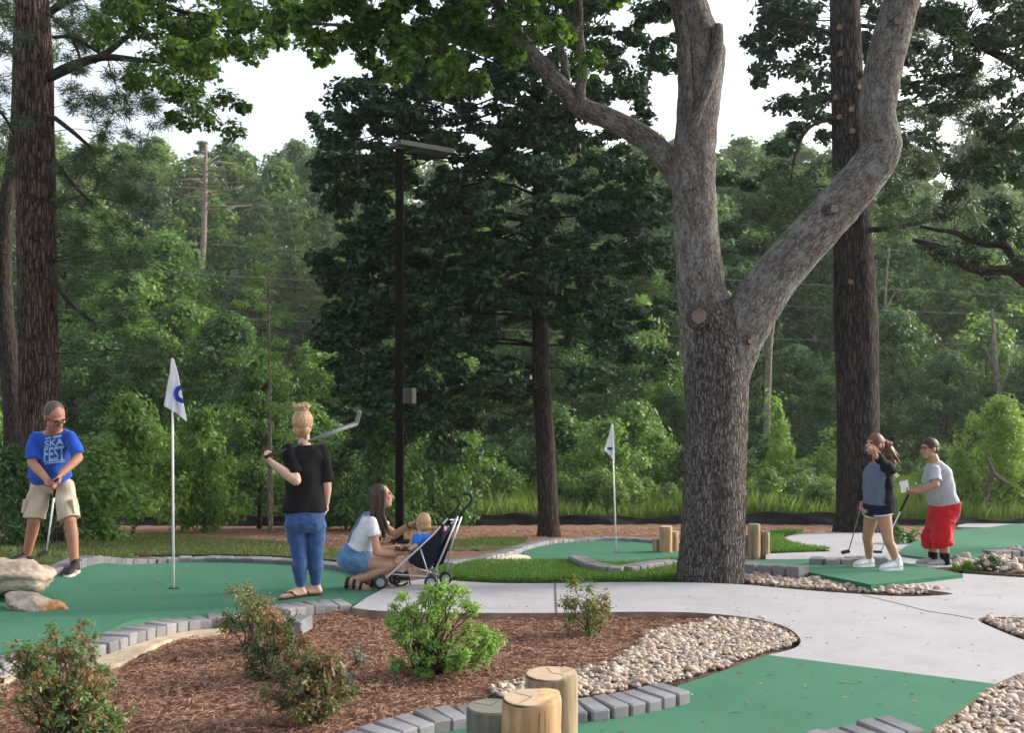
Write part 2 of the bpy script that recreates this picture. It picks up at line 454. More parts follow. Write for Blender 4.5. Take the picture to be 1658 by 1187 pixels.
bark_mat('bark_maple', (0.028, 0.023, 0.020), (0.122, 0.108, 0.098), (0.255, 0.235, 0.218), (0.18, 0.19, 0.17), 48, 8.0, 1.0, 0.05, 0.66, .34)
bark_mat('bark_maple_limb', (0.050, 0.043, 0.037), (0.150, 0.135, 0.122), (0.265, 0.245, 0.225), (0.26, 0.295, 0.275), 30, 12.0, 1.0, 0.035, 0.55, .22)
bark_mat('bark_pine', (0.006, 0.005, 0.004), (0.038, 0.030, 0.027), (0.105, 0.084, 0.075), None, 22, 2.6, 1.0, 0.08, .6, .34)
bark_mat('bark_pine_red', (0.012, 0.008, 0.006), (0.075, 0.051, 0.040), (0.18, 0.13, 0.10), (0.12, 0.115, 0.11), 26, 2.6, 1.0, 0.08, 0.64, .34)
bark_mat('bark_oak', (0.014, 0.011, 0.009), (0.045, 0.036, 0.030), (0.095, 0.078, 0.066), None, 30, 4.0, 0.9, 0.03, .6, .25)
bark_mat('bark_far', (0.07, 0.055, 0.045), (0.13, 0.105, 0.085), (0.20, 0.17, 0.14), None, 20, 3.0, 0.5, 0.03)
bark_mat('bark_pale', (0.12, 0.10, 0.08), (0.22, 0.19, 0.16), (0.32, 0.28, 0.24), None, 20, 3.0, 0.5, 0.02)
bark_mat('bark_dead', (0.15, 0.115, 0.095), (0.26, 0.205, 0.175), (0.36, 0.30, 0.26), None, 20, 3.0, 0.5, 0.02)
bark_mat('twig', (0.05, 0.035, 0.025), (0.09, 0.06, 0.045), (0.14, 0.10, 0.08), None, 40, 6.0, 0.3, 0.005)

leaf_mat('leaf_maple', [(0.034, 0.085, 0.020), (0.070, 0.150, 0.034), (0.12, 0.205, 0.046), (0.15, 0.19, 0.045)], 0.5)
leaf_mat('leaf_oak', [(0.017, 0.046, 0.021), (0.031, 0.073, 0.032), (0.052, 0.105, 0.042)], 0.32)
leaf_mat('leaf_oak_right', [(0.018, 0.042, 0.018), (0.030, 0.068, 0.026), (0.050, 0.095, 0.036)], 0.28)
leaf_mat('needle', [(0.026, 0.055, 0.020), (0.048, 0.090, 0.030), (0.078, 0.122, 0.042)], 0.2)
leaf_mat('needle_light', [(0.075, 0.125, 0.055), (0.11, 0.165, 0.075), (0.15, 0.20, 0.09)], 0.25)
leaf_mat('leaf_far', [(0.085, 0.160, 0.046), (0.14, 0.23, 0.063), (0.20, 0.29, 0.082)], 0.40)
leaf_mat('leaf_mid', [(0.072, 0.160, 0.038), (0.135, 0.25, 0.056), (0.205, 0.325, 0.072)], 0.40)
leaf_mat('leaf_deep', [(0.036, 0.092, 0.030), (0.070, 0.148, 0.042), (0.115, 0.205, 0.056)], 0.40)
leaf_mat('leaf_lime', [(0.12, 0.225, 0.036), (0.18, 0.30, 0.050), (0.24, 0.36, 0.068)], 0.35)
leaf_mat('leaf_weed', [(0.085, 0.170, 0.036), (0.14, 0.245, 0.052), (0.20, 0.285, 0.080)], 0.35)
leaf_mat('leaf_clem', [(0.12, 0.235, 0.045), (0.19, 0.34, 0.075), (0.29, 0.43, 0.13)], 0.4)
leaf_mat('leaf_nandina', [(0.055, 0.120, 0.040), (0.110, 0.190, 0.056), (0.175, 0.24, 0.078), (0.17, 0.14, 0.07)], 0.3)
leaf_mat('leaf_olive', [(0.040, 0.075, 0.032), (0.078, 0.115, 0.042), (0.13, 0.145, 0.055), (0.135, 0.095, 0.055)], 0.3)
leaf_mat('leaf_red', [(0.24, 0.075, 0.045), (0.30, 0.135, 0.075), (0.26, 0.18, 0.075)], 0.35, tint=(1.2, .9, .7))
leaf_mat('leaf_blue', [(0.075, 0.125, 0.10), (0.12, 0.18, 0.14)], 0.2)
leaf_mat('blade', [(0.045, 0.115, 0.022), (0.075, 0.165, 0.032), (0.11, 0.20, 0.045)], 0.35)
leaf_mat('blade_dry', [(0.060, 0.11, 0.026), (0.11, 0.155, 0.042), (0.20, 0.18, 0.080)], 0.35)
leaf_mat('blade_tall', [(0.100, 0.185, 0.040), (0.17, 0.26, 0.062), (0.26, 0.31, 0.10)], 0.35)
leaf_mat('straw', [(0.11, 0.052, 0.034), (0.24, 0.118, 0.076), (0.36, 0.20, 0.13), (0.46, 0.31, 0.21)], 0.0, 0.8)
M = MATS
# ------------------------------------------------------------------ terrain sheet
def graded(lo, hi, fine0, fine1, step, grow=1.16):
    a = list(np.arange(fine0, fine1 + 1e-6, step)); s = step
    while a[-1] < hi: s *= grow; a.append(min(a[-1] + s, hi))
    s = step
    while a[0] > lo: s *= grow; a.insert(0, max(a[0] - s, lo))
    return np.array(a)

def lumps(x, y):
    return (np.sin(x * 9.1 + 1.3 * np.sin(y * 7.0)) * np.sin(y * 10.3 + 1.1 * np.sin(x * 6.1)) + 0.6 * np.sin(x * 23 + y * 17) * np.sin(y * 21 - x * 8))

gx = graded(-150, 150, -7.5, 8.5, 0.11); gy = graded(-25, 190, 3.2, 18, 0.11)
XX, YY = np.meshgrid(gx, gy)
ZZ = g(XX, YY) + 0.011 * lumps(XX, YY) * (YY < 30) - 0.012
nx, ny = len(gx), len(gy)
idx = np.arange(nx * ny).reshape(ny, nx)
q = np.stack([idx[:-1, :-1], idx[:-1, 1:], idx[1:, 1:], idx[1:, :-1]], -1).reshape(-1, 4)
gm = fast_mesh('ground', np.stack([XX, YY, ZZ], -1).reshape(-1, 3), np.arange(len(q)) * 4, np.full(len(q), 4), q.ravel(), True)
tag(link('ground', gm, M['ground']), kind='structure')

# ------------------------------------------------------------------ outlines
def chaikin(pts, keep=(), it=2, closed=True):
    P = [(Vector(p), i in keep) for i, p in enumerate(pts)]
    for _ in range(it):
        Q = []; n = len(P)
        for i in range(n):
            p, k = P[i]
            if k or (not closed and i in (0, n - 1)): Q.append((p, True)); continue
            a, b = P[(i - 1) % n][0], P[(i + 1) % n][0]
            Q.append((p.lerp(a, 0.25), False)); Q.append((p.lerp(b, 0.25), False))
        P = Q
    return [p for p, _ in P]

def outline(px, keep=(), it=2, h=0.0):
    """photo outline of something lying on the ground -> smoothed outline in metres"""
    return chaikin([Vector(GP(a, b, h).xy) for a, b in px], keep, it)

def sheet(name, poly, h, thick, mat, grid=0.25, side_mat=None, round_edge=True, h_fn=None, parent=None):
    from mathutils.geometry import delaunay_2d_cdt
    n = len(poly); bm = bmesh.new()
    r = delaunay_2d_cdt([Vector((p.x, p.y)) for p in poly], [(i, (i + 1) % n) for i in range(n)], [], 2, 1e-5)
    vs = [bm.verts.new((p.x, p.y, 0)) for p in r[0]]
    for t in r[2]:
        c = sum((r[0][i] for i in t), Vector((0, 0))) / 3
        if inside(poly, np.array([c.x]), np.array([c.y]))[0]: bm.faces.new([vs[i] for i in t])
    xs = [p.x for p in poly]; ys = [p.y for p in poly]
    for k in np.arange(min(xs), max(xs), grid):
        bmesh.ops.bisect_plane(bm, geom=bm.verts[:] + bm.edges[:] + bm.faces[:], dist=1e-4, plane_co=(k, 0, 0), plane_no=(1, 0, 0))
    for k in np.arange(min(ys), max(ys), grid):
        bmesh.ops.bisect_plane(bm, geom=bm.verts[:] + bm.edges[:] + bm.faces[:], dist=1e-4, plane_co=(0, k, 0), plane_no=(0, 1, 0))
    bm.normal_update()
    for fc in bm.faces:
        if fc.normal.z < 0: fc.normal_flip()
        fc.smooth = True
    for v in bm.verts: v.co.z = gz(v.co.x, v.co.y) + h + (h_fn(v.co.x, v.co.y) if h_fn else 0)
    if thick:
        be = [e for e in bm.edges if len(e.link_faces) == 1]
        for e_ in be: e_.smooth = False
        r = bmesh.ops.extrude_edge_only(bm, edges=be)
        for v in [x for x in r['geom'] if isinstance(x, bmesh.types.BMVert)]: v.co.z -= thick
        for fc in [x for x in r['geom'] if isinstance(x, bmesh.types.BMFace)]:
            fc.smooth = False
            if side_mat: fc.material_index = 1
        bmesh.ops.recalc_face_normals(bm, faces=bm.faces[:])
    me = bpy.data.meshes.new(name); bm.to_mesh(me); bm.free()
    me.materials.append(mat)
    if side_mat: me.materials.append(side_mat)
    return link(name, me, None, parent)

def inside(poly, X, Y):
    r = np.zeros(len(X), bool)
    px = np.array([p.x for p in poly]); py = np.array([p.y for p in poly])
    j = len(px) - 1
    for i in range(len(px)):
        c = (py[i] > Y) != (py[j] > Y)
        with np.errstate(divide='ignore', invalid='ignore'):
            r ^= c & (X < (px[j] - px[i]) * (Y - py[i]) / (py[j] - py[i] + 1e-12) + px[i])
        j = i
    return r

def scatter(poly, n, rng, avoid=()):
    xs = [p.x for p in poly]; ys = [p.y for p in poly]
    X = np.empty(0); Y = np.empty(0); tries = 0
    while len(X) < n and tries < 60:
        tries += 1
        a = rng.uniform(min(xs), max(xs), n * 2); b = rng.uniform(min(ys), max(ys), n * 2)
        k = inside(poly, a, b)
        for q in avoid: k &= ~inside(q, a, b)
        X = np.concatenate([X, a[k]]); Y = np.concatenate([Y, b[k]])
    return X[:n], Y[:n]

# concrete path
H_PATH = 0.05
PATH = outline([(570, 984), (600, 989), (660, 991), (760, 993), (900, 993), (1000, 991), (1100, 991), (1170, 995), (1230, 1003), (1275, 1015),
                (1297, 1033), (1296, 1045), (1280, 1053), (1243, 1061), (1612, 1108), (1660, 1086), (1790, 1068), (1790, 1057), (1700, 1048), (1658, 1038),
                (1605, 1016), (1577, 1003), (1600, 999), (1660, 1001), (1800, 1004), (1800, 942), (1658, 936), (1600, 932), (1557, 929), (1411, 947),
                (1480, 953), (1530, 959), (1551, 963), (1470, 967), (1400, 963), (1300, 956), (1200, 946), (1097, 943), (1000, 943), (900, 945),
                (800, 945), (735, 941), (695, 936), (640, 945), (596, 966)], keep=(0, 13, 14, 28, 29), it=2, h=H_PATH)
tag(sheet('concrete_path', PATH, H_PATH, 0.09, M['concrete'], side_mat=M['curb_face']), kind='structure')
jm = MB()      # the saw-cut joint across the path
a, b = GP(899, 945.5, H_PATH), GP(901, 992.4, H_PATH)
jp = [a.lerp(b, t) for t in np.linspace(0, 1, 9)]
for p, q_ in zip(jp, jp[1:]):
    p = on(p.x, p.y, H_PATH + 0.002); q_ = on(q_.x, q_.y, H_PATH + 0.002)
    jm.bar(p, q_, 0.012, 0.004)
jm.build('path_joint', plain('joint', (0.10, 0.09, 0.085)), None, False)['kind'] = 'structure'
# hairline crack to the right
jm = MB(); cp = [GP(x, y, H_PATH) for x, y in ((1395, 964), (1430, 972), (1470, 982), (1500, 990), (1540, 996), (1577, 1003))]
for p, q_ in zip(cp, cp[1:]): jm.bar(on(p.x, p.y, H_PATH + 0.002), on(q_.x, q_.y, H_PATH + 0.002), 0.0025, 0.004)
jm.build('path_crack', plain('crack_grey', (0.20, 0.19, 0.185)), None, False)['kind'] = 'structure'

PATH2 = outline([(1240, 906), (1240, 897), (1290, 895), (1362, 893), (1291, 885), (1268, 875), (1274, 868), (1310, 863.5), (1355, 861), (1400, 862),
                 (1478, 868), (1480, 882), (1449, 898), (1500, 907), (1562, 909), (1640, 905), (1640, 911), (1540, 914), (1478, 915), (1437, 906), (1310, 906)],
                keep=(0, 1, 12), it=2, h=0.04)
tag(sheet('rear_concrete_path', PATH2, 0.04, 0.07, M['concrete'], grid=0.5, side_mat=M['curb_face']), kind='structure')
BAND = outline([(1548, 853), (1553, 848), (1600, 848), (1650, 847), (1700, 846), (1700, 850.5), (1655, 850.5), (1600, 854), (1560, 854)], it=1, h=0.05)
tag(sheet('rear_concrete_strip', BAND, 0.05, 0.07, M['concrete'], grid=0.6), kind='structure')

# putting greens and tee mats
def mound(x, y): return 0.035 * math.exp(-((x + 3.0) ** 2 / 1.6 + (y - 7.1) ** 2 / 0.12))
GREEN1 = outline([(-160, 1082), (0, 1060), (80, 1050), (155, 1037), (200, 1017), (250, 1005), (310, 997), (365, 992), (430, 996), (490, 990), (530, 984),
                  (565, 985), (600, 966), (625, 948), (604, 930), (574, 918), (500, 909), (420, 904.5), (300, 903.5), (200, 906.5), (110, 915), (64, 926),
                  (40, 945), (-60, 965), (-200, 990)], it=2, h=0.02)
tag(sheet('putting_green', GREEN1, 0.026, 0.06, M['carpet'], grid=0.16, h_fn=mound), kind='structure')
GREEN2 = outline([(842, 893), (877, 880), (928, 873.5), (996, 871.5), (1062, 874), (1120, 880), (1212, 905), (1100, 908), (1060, 910), (1037, 915),
                  (1004, 918.5), (979, 916), (953, 911), (930, 912), (876, 913), (855, 905)], it=2, h=0.03)
tag(sheet('putting_green', GREEN2, 0.03, 0.06, M['carpet'], grid=0.4), kind='structure')
TEE1 = outline([(1243, 1061), (1612, 1108), (1505, 1185), (1330, 1310), (900, 1330), (560, 1330), (640, 1205), (700, 1180), (760, 1165), (880, 1155),
                (940, 1152), (1000, 1143), (1050, 1133), (1097, 1122), (1097, 1111), (1180, 1084)], keep=(0, 1, 2, 3, 13, 14), it=2, h=0.056)
vary('carpet_edge', (0.050, 0.070, 0.028), (0.14, 0.11, 0.06), 14, 0.95, 0.6, 120, 0.006)
tag(sheet('tee_mat', TEE1, 0.056, 0.10, M['carpet'], grid=0.2, side_mat=M['carpet_edge']), kind='structure')
TEE2 = outline([(1203, 908), (1310, 905), (1437, 906), (1477, 914), (1559, 930), (1410, 947), (1289, 923), (1303, 918), (1203, 914)],
               keep=(0, 2, 4, 5, 6, 7, 8), it=1, h=0.09)
vary('carpet_side', (0.020, 0.11, 0.055), (0.030, 0.15, 0.075), 8, 0.95, 0.4, 200, 0.004)
tag(sheet('tee_mat', TEE2, 0.09, 0.12, M['carpet'], grid=0.4, side_mat=M['carpet_side']), kind='structure')
def wave(x, y): return 0.05 * math.sin(x * 1.15 + 0.4)
GREEN3 = outline([(1450, 898), (1480, 882), (1520, 866), (1549, 854), (1592, 855.5), (1625, 853), (1655, 851), (1760, 850), (1780, 892), (1660, 891), (1612, 892),
                  (1590, 903), (1560, 908.5), (1500, 905)], keep=(0,), it=2, h=0.06)
tag(sheet('putting_green', GREEN3, 0.06, 0.10, M['carpet'], grid=0.4, h_fn=wave), kind='structure')
TRAP = outline([(738, 912.5), (776, 905), (827, 897.5), (847, 897), (860, 901), (862, 909), (876, 912.5), (840, 914), (770, 914)], it=2, h=0.05)
tag(sheet('sand_trap', TRAP, 0.042, 0.05, M['sand'], grid=0.4), kind='structure')

# lawns
LAWN1 = outline([(690, 938), (722, 914), (742, 914), (876, 914), (937, 913), (1000, 921), (1095, 911), (1150, 912), (1200, 916), (1205, 925), (1150, 947),
                 (1097, 944), (1000, 944), (900, 946), (800, 946), (735, 942)], it=1)
LAWN2 = outline([(-200, 880), (0, 872), (150, 868), (330, 870), (420, 876), (500, 884), (560, 893), (590, 905), (560, 910), (500, 905), (420, 900.5), (300, 899.5), (200, 902), (110, 910),
                 (50, 920), (-60, 945), (-200, 955)], it=1)
LAWN3 = outline([(1210, 896), (1215, 870), (1260, 862), (1310, 861), (1272, 867), (1266, 875), (1289, 886), (1362, 894), (1290, 896)], it=1)
LAWN4 = outline([(690, 878), (760, 873), (830, 872), (860, 876), (820, 888), (760, 893), (700, 890)], it=1)
for nm, pl in (('lawn', LAWN1), ('lawn', LAWN2), ('lawn', LAWN3), ('lawn', LAWN4)):
    tag(sheet(nm, pl, 0.014, 0.03, M['lawn_soil'], grid=0.4), kind='structure')

def blades(name, X, Y, hgt, wid, mat, rng, lean=0.5, base=0.0, clump=None):
    n = len(X)
    Z = g(X, Y) + base
    a = rng.uniform(0, 2 * np.pi, n); hh = hgt * rng.uniform(0.5, 1.25, n)
    if clump is not None: hh = hh * (0.55 + 0.9 * clump)
    w = wid * rng.uniform(0.6, 1.3, n)
    la = rng.uniform(0, 2 * np.pi, n); ll = hh * lean * rng.uniform(0, 1, n)
    V = np.empty((n, 4, 3))
    dx, dy = np.cos(a) * w, np.sin(a) * w
    V[:, 0] = np.stack([X - dx, Y - dy, Z], 1); V[:, 1] = np.stack([X + dx, Y + dy, Z], 1)
    mx, my = X + np.cos(la) * ll * .35, Y + np.sin(la) * ll * .35
    V[:, 2] = np.stack([X + np.cos(la) * ll, Y + np.sin(la) * ll, Z + hh], 1)
    V[:, 3] = np.stack([mx - dx * .9, my - dy * .9, Z + hh * .55], 1)
    return tag(link(name, uni_mesh(name, V.reshape(-1, 3), 4), mat), kind='stuff')

def patch(x, y, s=1.0):
    return 0.5 + 0.25 * np.sin(x * 1.7 * s + 2 * np.sin(y * 1.1 * s)) + 0.25 * np.sin(y * 2.3 * s + 1.5 * np.sin(x * 0.9 * s + 1))

X, Y = scatter(LAWN1, 42000, RNG); blades('grass', X, Y, 0.075, 0.004, M['blade'], RNG, 0.7, 0.01)
X, Y = scatter(LAWN2, 42000, RNG); k = patch(X, Y) > 0.42; k |= RNG.random(len(X)) < 0.18
blades('grass', X[k], Y[k], 0.055, 0.006, M['blade_dry'], RNG, 0.8, 0.01)
X, Y = scatter(LAWN3, 9000, RNG); blades('grass', X, Y, 0.07, 0.006, M['blade'], RNG, 0.7, 0.01)
X, Y = scatter(LAWN4, 6000, RNG); k = patch(X, Y) > 0.4; blades('grass', X[k], Y[k], 0.05, 0.006, M['blade_dry'], RNG, 0.8, 0.01)

# ------------------------------------------------------------------ pavers
def paver_mesh(wx, ly, hz, seed, it=1):
    rng = random.Random(seed); bm = bmesh.new()
    bmesh.ops.create_cube(bm, size=1.0)
    for v in bm.verts:
        v.co.x *= wx; v.co.y *= ly; v.co.z = (v.co.z - 0.5) * hz
        v.co += Vector((rng.uniform(-1, 1), rng.uniform(-1, 1), rng.uniform(-1, 1))) * 0.002
    bmesh.ops.bevel(bm, geom=bm.edges[:], offset=0.008, segments=1, affect='EDGES')
    me = bpy.data.meshes.new('paver'); bm.to_mesh(me); bm.free()
    me.materials.append(M['paver_grey'])
    return me

def add_obj_random(mname, amt=0.35):
    """each separate piece a little lighter or darker than the next"""
    m = M[mname]; nt = m.node_tree; b = nt.nodes['Principled BSDF']
    src = b.inputs['Base Color'].links[0].from_socket
    oi = nt.nodes.new('ShaderNodeObjectInfo'); mr = nt.nodes.new('ShaderNodeMapRange')
    mr.inputs[3].default_value = 1 - amt; mr.inputs[4].default_value = 1 + amt
    nt.links.new(oi.outputs['Random'], mr.inputs[0])
    hs = nt.nodes.new('ShaderNodeHueSaturation'); nt.links.new(src, hs.inputs['Color']); nt.links.new(mr.outputs[0], hs.inputs['Value'])
    nt.links.new(hs.outputs[0], b.inputs['Base Color'])
add_obj_random('paver_grey', 0.22)

def paver_row(label, px, pitch, depth, top, height, it=2, wob=0.012):
    line = chaikin([Vector(GP(a, b, top).xy) for a, b in px], it=it, closed=False)
    L = [0.0]
    for a, b in zip(line, line[1:]): L.append(L[-1] + (b - a).length)
    n = max(1, int(L[-1] / pitch))
    mid = line[len(line) // 2]
    root = empty('paver_border', on(mid.x, mid.y), label, 'paver edging')
    ms = [paver_mesh(pitch * 0.93, depth, height, s) for s in range(3)]
    for i in range(n):
        s = (i + 0.5) * pitch * (L[-1] / (n * pitch)); j = max(k for k in range(len(L)) if L[k] <= s); j = min(j, len(line) - 2)
        t = (s - L[j]) / max(L[j + 1] - L[j], 1e-6); p = line[j].lerp(line[j + 1], t)
        k0, k1 = max(j - 2, 0), min(j + 3, len(line) - 1); d = (line[k1] - line[k0]).normalized()
        o = bpy.data.objects.new('paver', ms[i % 3]); COL.objects.link(o); o.parent = root
        rz = math.atan2(d.y, d.x) + random.uniform(-wob, wob) * 3
        sl = (gz(p.x + d.x * .1, p.y + d.y * .1) - gz(p.x - d.x * .1, p.y - d.y * .1)) / .2
        Mx = Matrix.Translation(on(p.x, p.y, top + random.uniform(-.007, .006))) @ Matrix.Rotation(rz, 4, 'Z') @ Matrix.Rotation(-math.atan(sl), 4, 'Y') @ Matrix.Rotation(random.uniform(-.02, .02), 4, 'X')
        o.matrix_world = Mx; o.matrix_parent_inverse = Matrix(); o.matrix_basis = root.matrix_world.inverted() @ Mx
    return root

ROW_FAR = [(612, 933), (600, 926), (576, 916.5), (500, 907.5), (420, 903), (300, 902), (200, 905), (110, 913.5), (70, 921)]
paver_row('long arc of charcoal pavers around the back of the left putting green', ROW_FAR, 0.168, 0.20, 0.085, 0.12)
ROW_NEAR = [(-70, 1087), (0, 1068), (60, 1058), (120, 1049), (160, 1039), (200, 1023), (250, 1010.5), (310, 1001.5), (365, 997), (430, 1001), (498, 1003)]
paver_row('grey paver edging curving between the left putting green and the mulch bed', ROW_NEAR, 0.108, 0.21, 0.088, 0.10)
paver_row('short row of grey pavers the woman in jeans stands on', [(448, 985), (480, 979), (520, 975.5), (562, 973)], 0.11, 0.24, 0.075, 0.08)
paver_row('line of blue-grey pavers in front running behind the three log posts', [(470, 1240), (530, 1212), (600, 1185), (660, 1167), (720, 1154), (790, 1146), (880, 1144), (940, 1142), (1000, 1134), (1050, 1124), (1096, 1114)], 0.094, 0.20, 0.110, 0.12)
paver_row('stub of four pavers on the near tee mat at the bottom edge', [(1330, 1200), (1380, 1187), (1425, 1177), (1470, 1170)], 0.094, 0.20, 0.135, 0.10)
paver_row('arc of pavers round the back of the middle putting green and its sand trap', [(722, 911), (745, 905), (780, 901), (819, 893.5), (842, 884), (877, 875.5), (928, 871.5), (996, 869.5), (1060, 873), (1110, 879)], 0.17, 0.20, 0.09, 0.12)
paver_row('low curved pavers along the front of the middle putting green', [(932, 899), (945, 905), (957, 910.5), (980, 915), (1005, 917.5), (1035, 914), (1060, 909), (1095, 906.5)], 0.16, 0.20, 0.12, 0.14)
paver_row('dark pavers along the front left corner of the far tee mat', [(1203, 912), (1250, 914), (1303, 918.5)], 0.16, 0.20, 0.15, 0.16)
paver_row('dark pavers along the back of the far tee mat behind the ponytailed girl', [(1312, 903), (1345, 905), (1400, 902), (1437, 903.5)], 0.16, 0.16, 0.16, 0.12)
paver_row('grey pavers beside the far right putting green', [(1600, 892), (1630, 890.5), (1680, 889.5), (1740, 889)], 0.16, 0.2, 0.13, 0.12)
# cream footing under the near-left edging
def footing(px, label):
    pl = chaikin([Vector(GP(a, b, 0.02).xy) for a, b in px], it=2)
    o = sheet('concrete_footing', pl, 0.022, 0.06, M['footing'], grid=0.3)
    return tag(o, label, 'footing')
footing([(155, 1058), (180, 1053), (225, 1044), (262, 1030), (300, 1022), (370, 1017), (372, 1022), (300, 1030), (262, 1040), (232, 1055), (200, 1073), (175, 1080), (155, 1075)], 'rough cream concrete footing showing under the left paver edging')
footing([(-60, 1110), (0, 1094), (24, 1090), (26, 1097), (10, 1106), (-60, 1125)], 'piece of tan footing below the pavers at the left edge of the picture')

# ------------------------------------------------------------------ river stones
def stone_mesh(seed):
    rng = random.Random(seed); mb = MB()
    secs = []
    for a in (-62, -18, 28, 66):
        r = math.cos(math.radians(a)); secs.append((Vector((0, 0, math.sin(math.radians(a)))), Vector((r, 0, 0)), Vector((0, r, 0))))
    mb.loft(secs, 6)
    for v in mb.v: v *= rng.uniform(0.86, 1.14)
    me = mb.raw('stone'); me.polygons.foreach_set('use_smooth', np.ones(len(me.polygons), bool)); me.materials.append(M['river_stone'])
    return me
STONES = [stone_mesh(s) for s in range(8)]
SV = [np.array([v.co for v in m.vertices]) for m in STONES]

def stone_bed(label_bed, poly, n, size, n_obj, rng, layer=0.010, avoid=(), base_mat='mulch'):
    root = tag(sheet('river_stone_bed', poly, 0.008, 0.03, M['stone_base'], grid=0.3), kind='structure')
    X, Y = scatter(poly, n, rng, avoid)
    n = len(X)
    S = size * rng.lognormal(0, 0.36, n)
    Z = g(X, Y) + 0.012 + S * .35 + rng.uniform(0, layer * 2, n)
    area = S / np.maximum(Y, 1)
    order = np.argsort(-area)
    chunksV, st, tot, lp, off = [], [], [], [], 0
    for rank, i in enumerate(order):
        s = S[i]; k = int(rng.integers(8))
        Mx = Matrix.Translation((X[i], Y[i], Z[i])) @ Matrix.Rotation(rng.uniform(0, 6.28), 4, 'Z') @ Matrix.Rotation(rng.normal(0, .3), 4, 'X') @ Matrix.Rotation(rng.normal(0, .3), 4, 'Y') @ Matrix.Diagonal((s * rng.uniform(.9, 1.45), s * rng.uniform(.75, 1.05), s * rng.uniform(.38, .66), 1))
        if rank < n_obj:
            o = bpy.data.objects.new('stone', STONES[k]); COL.objects.link(o); o.parent = root; o.matrix_basis = Mx
        else:
            A = np.array(Mx); v = SV[k] @ A[:3, :3].T + A[:3, 3]
            chunksV.append(v)
            for p in STONES[k].polygons:
                st.append(len(lp)); tot.append(p.loop_total); lp.extend(off + vi for vi in p.vertices)
            off += len(v)
    if chunksV:
        me = fast_mesh('small_stones', np.concatenate(chunksV), st, tot, lp, True)
        tag(link('small_stones', me, M['river_stone'], root), kind='stuff')
    return root
vary('stone_base', (0.06, 0.045, 0.034), (0.15, 0.115, 0.085), 30, 0.95, 0.5, 80, 0.01)
BED1 = outline([(1297, 1036), (1288, 1022), (1240, 1009), (1180, 1007), (1120, 1018), (1060, 1028), (1042, 1040), (1030, 1056), (985, 1082), (930, 1094), (850, 1108), (795, 1118), (800, 1136),
                (880, 1140), (950, 1134), (1010, 1122), (1070, 1113), (1110, 1106), (1180, 1084), (1243, 1060), (1280, 1052)], it=1)
BED2 = outline([(1612, 1110), (1660, 1088), (1780, 1050), (1780, 1330), (1400, 1330), (1508, 1187)], keep=(0, 5), it=1)
BED3 = outline([(1577, 1003.5), (1610, 1001), (1700, 1003), (1780, 1005), (1780, 1058), (1700, 1050), (1658, 1038), (1605, 1016)], it=1)
BED4 = outline([(1185, 947), (1203, 919), (1289, 921), (1411, 948), (1480, 954), (1530, 960), (1549, 963.5), (1470, 966.5), (1400, 962.5), (1300, 955.5)], it=1)
BED5 = outline([(1536, 916), (1562, 909), (1600, 899), (1612, 894), (1660, 892), (1780, 893), (1800, 934), (1658, 934), (1600, 930), (1556, 926)], it=1)
stone_bed('near', BED1, 5200, 0.0134, 300, RNG)
stone_bed('right', BED2, 3800, 0.0132, 280, RNG)
stone_bed('mid right', BED3, 1800, 0.0158, 80, RNG)
stone_bed('far', BED4, 2200, 0.021, 120, RNG)
stone_bed('rock garden', BED5, 420, 0.040, 200, RNG, 0.03)
# loose stones lying on the mulch
for j, (px, py, lab) in enumerate(((1046, 1031, 'single pale round stone lying on mulch at the edge of the river stones'), (804, 1125, 'dark rounded stone at the left tip of the river stones'),
                                   (1096, 1016, 'small grey stone on mulch below the curved path edge'))):
    p = GP(px, py); s = 0.026
    o = bpy.data.objects.new('stone', STONES[j]); COL.objects.link(o)
    o.matrix_basis = Matrix.Translation((p.x, p.y, p.z + .012)) @ Matrix.Diagonal((s * 1.2, s, s * .7, 1)); tag(o, lab, 'stone')

# ------------------------------------------------------------------ pine straw over the mulch
def straw(poly, n, rng, L=0.055, W=0.0022, avoid=()):
    X, Y = scatter(poly, n, rng, avoid); n = len(X)
    Z = g(X, Y) + 0.011 * lumps(X, Y) - 0.004 + rng.uniform(0, 0.012, n)
    a = rng.uniform(0, 2 * np.pi, n); l = L * rng.uniform(.4, 1.4, n) / 2; w = W * rng.uniform(.6, 1.6, n); t = rng.normal(0, .22, n)
    dx, dy, dz = np.cos(a) * l, np.sin(a) * l, np.sin(t) * l
    V = np.empty((n, 4, 3))
    V[:, 0] = np.stack([X - dx, Y - dy, Z - dz], 1); V[:, 1] = np.stack([X + np.sin(a) * w, Y - np.cos(a) * w, Z + .001], 1)
    V[:, 2] = np.stack([X + dx, Y + dy, Z + dz], 1); V[:, 3] = np.stack([X - np.sin(a) * w, Y + np.cos(a) * w, Z + .003], 1)
    tag(link('pine_straw', uni_mesh('pine_straw', V.reshape(-1, 3), 4), M['straw']), kind='stuff')
MULCH = outline([(-160, 1100), (0, 1075), (160, 1060), (230, 1030), (365, 1012), (500, 1010), (560, 985), (760, 994), (1000, 993), (1170, 997), (1240, 1008), (1120, 1020), (1042, 1040), (985, 1082), (800, 1120),
                 (790, 1140), (720, 1150), (600, 1178), (480, 1230), (200, 1400), (-300, 1400)], it=1)
straw(MULCH, 70000, RNG)
BACKDIRT = outline([(330, 885), (420, 864), (600, 862), (760, 858), (1000, 856), (1240, 853), (1380, 850), (1380, 862), (1230, 868), (1100, 868), (900, 867), (840, 878), (700, 905), (640, 925), (590, 905)], it=1)
straw(BACKDIRT, 14000, RNG, 0.16, 0.008)

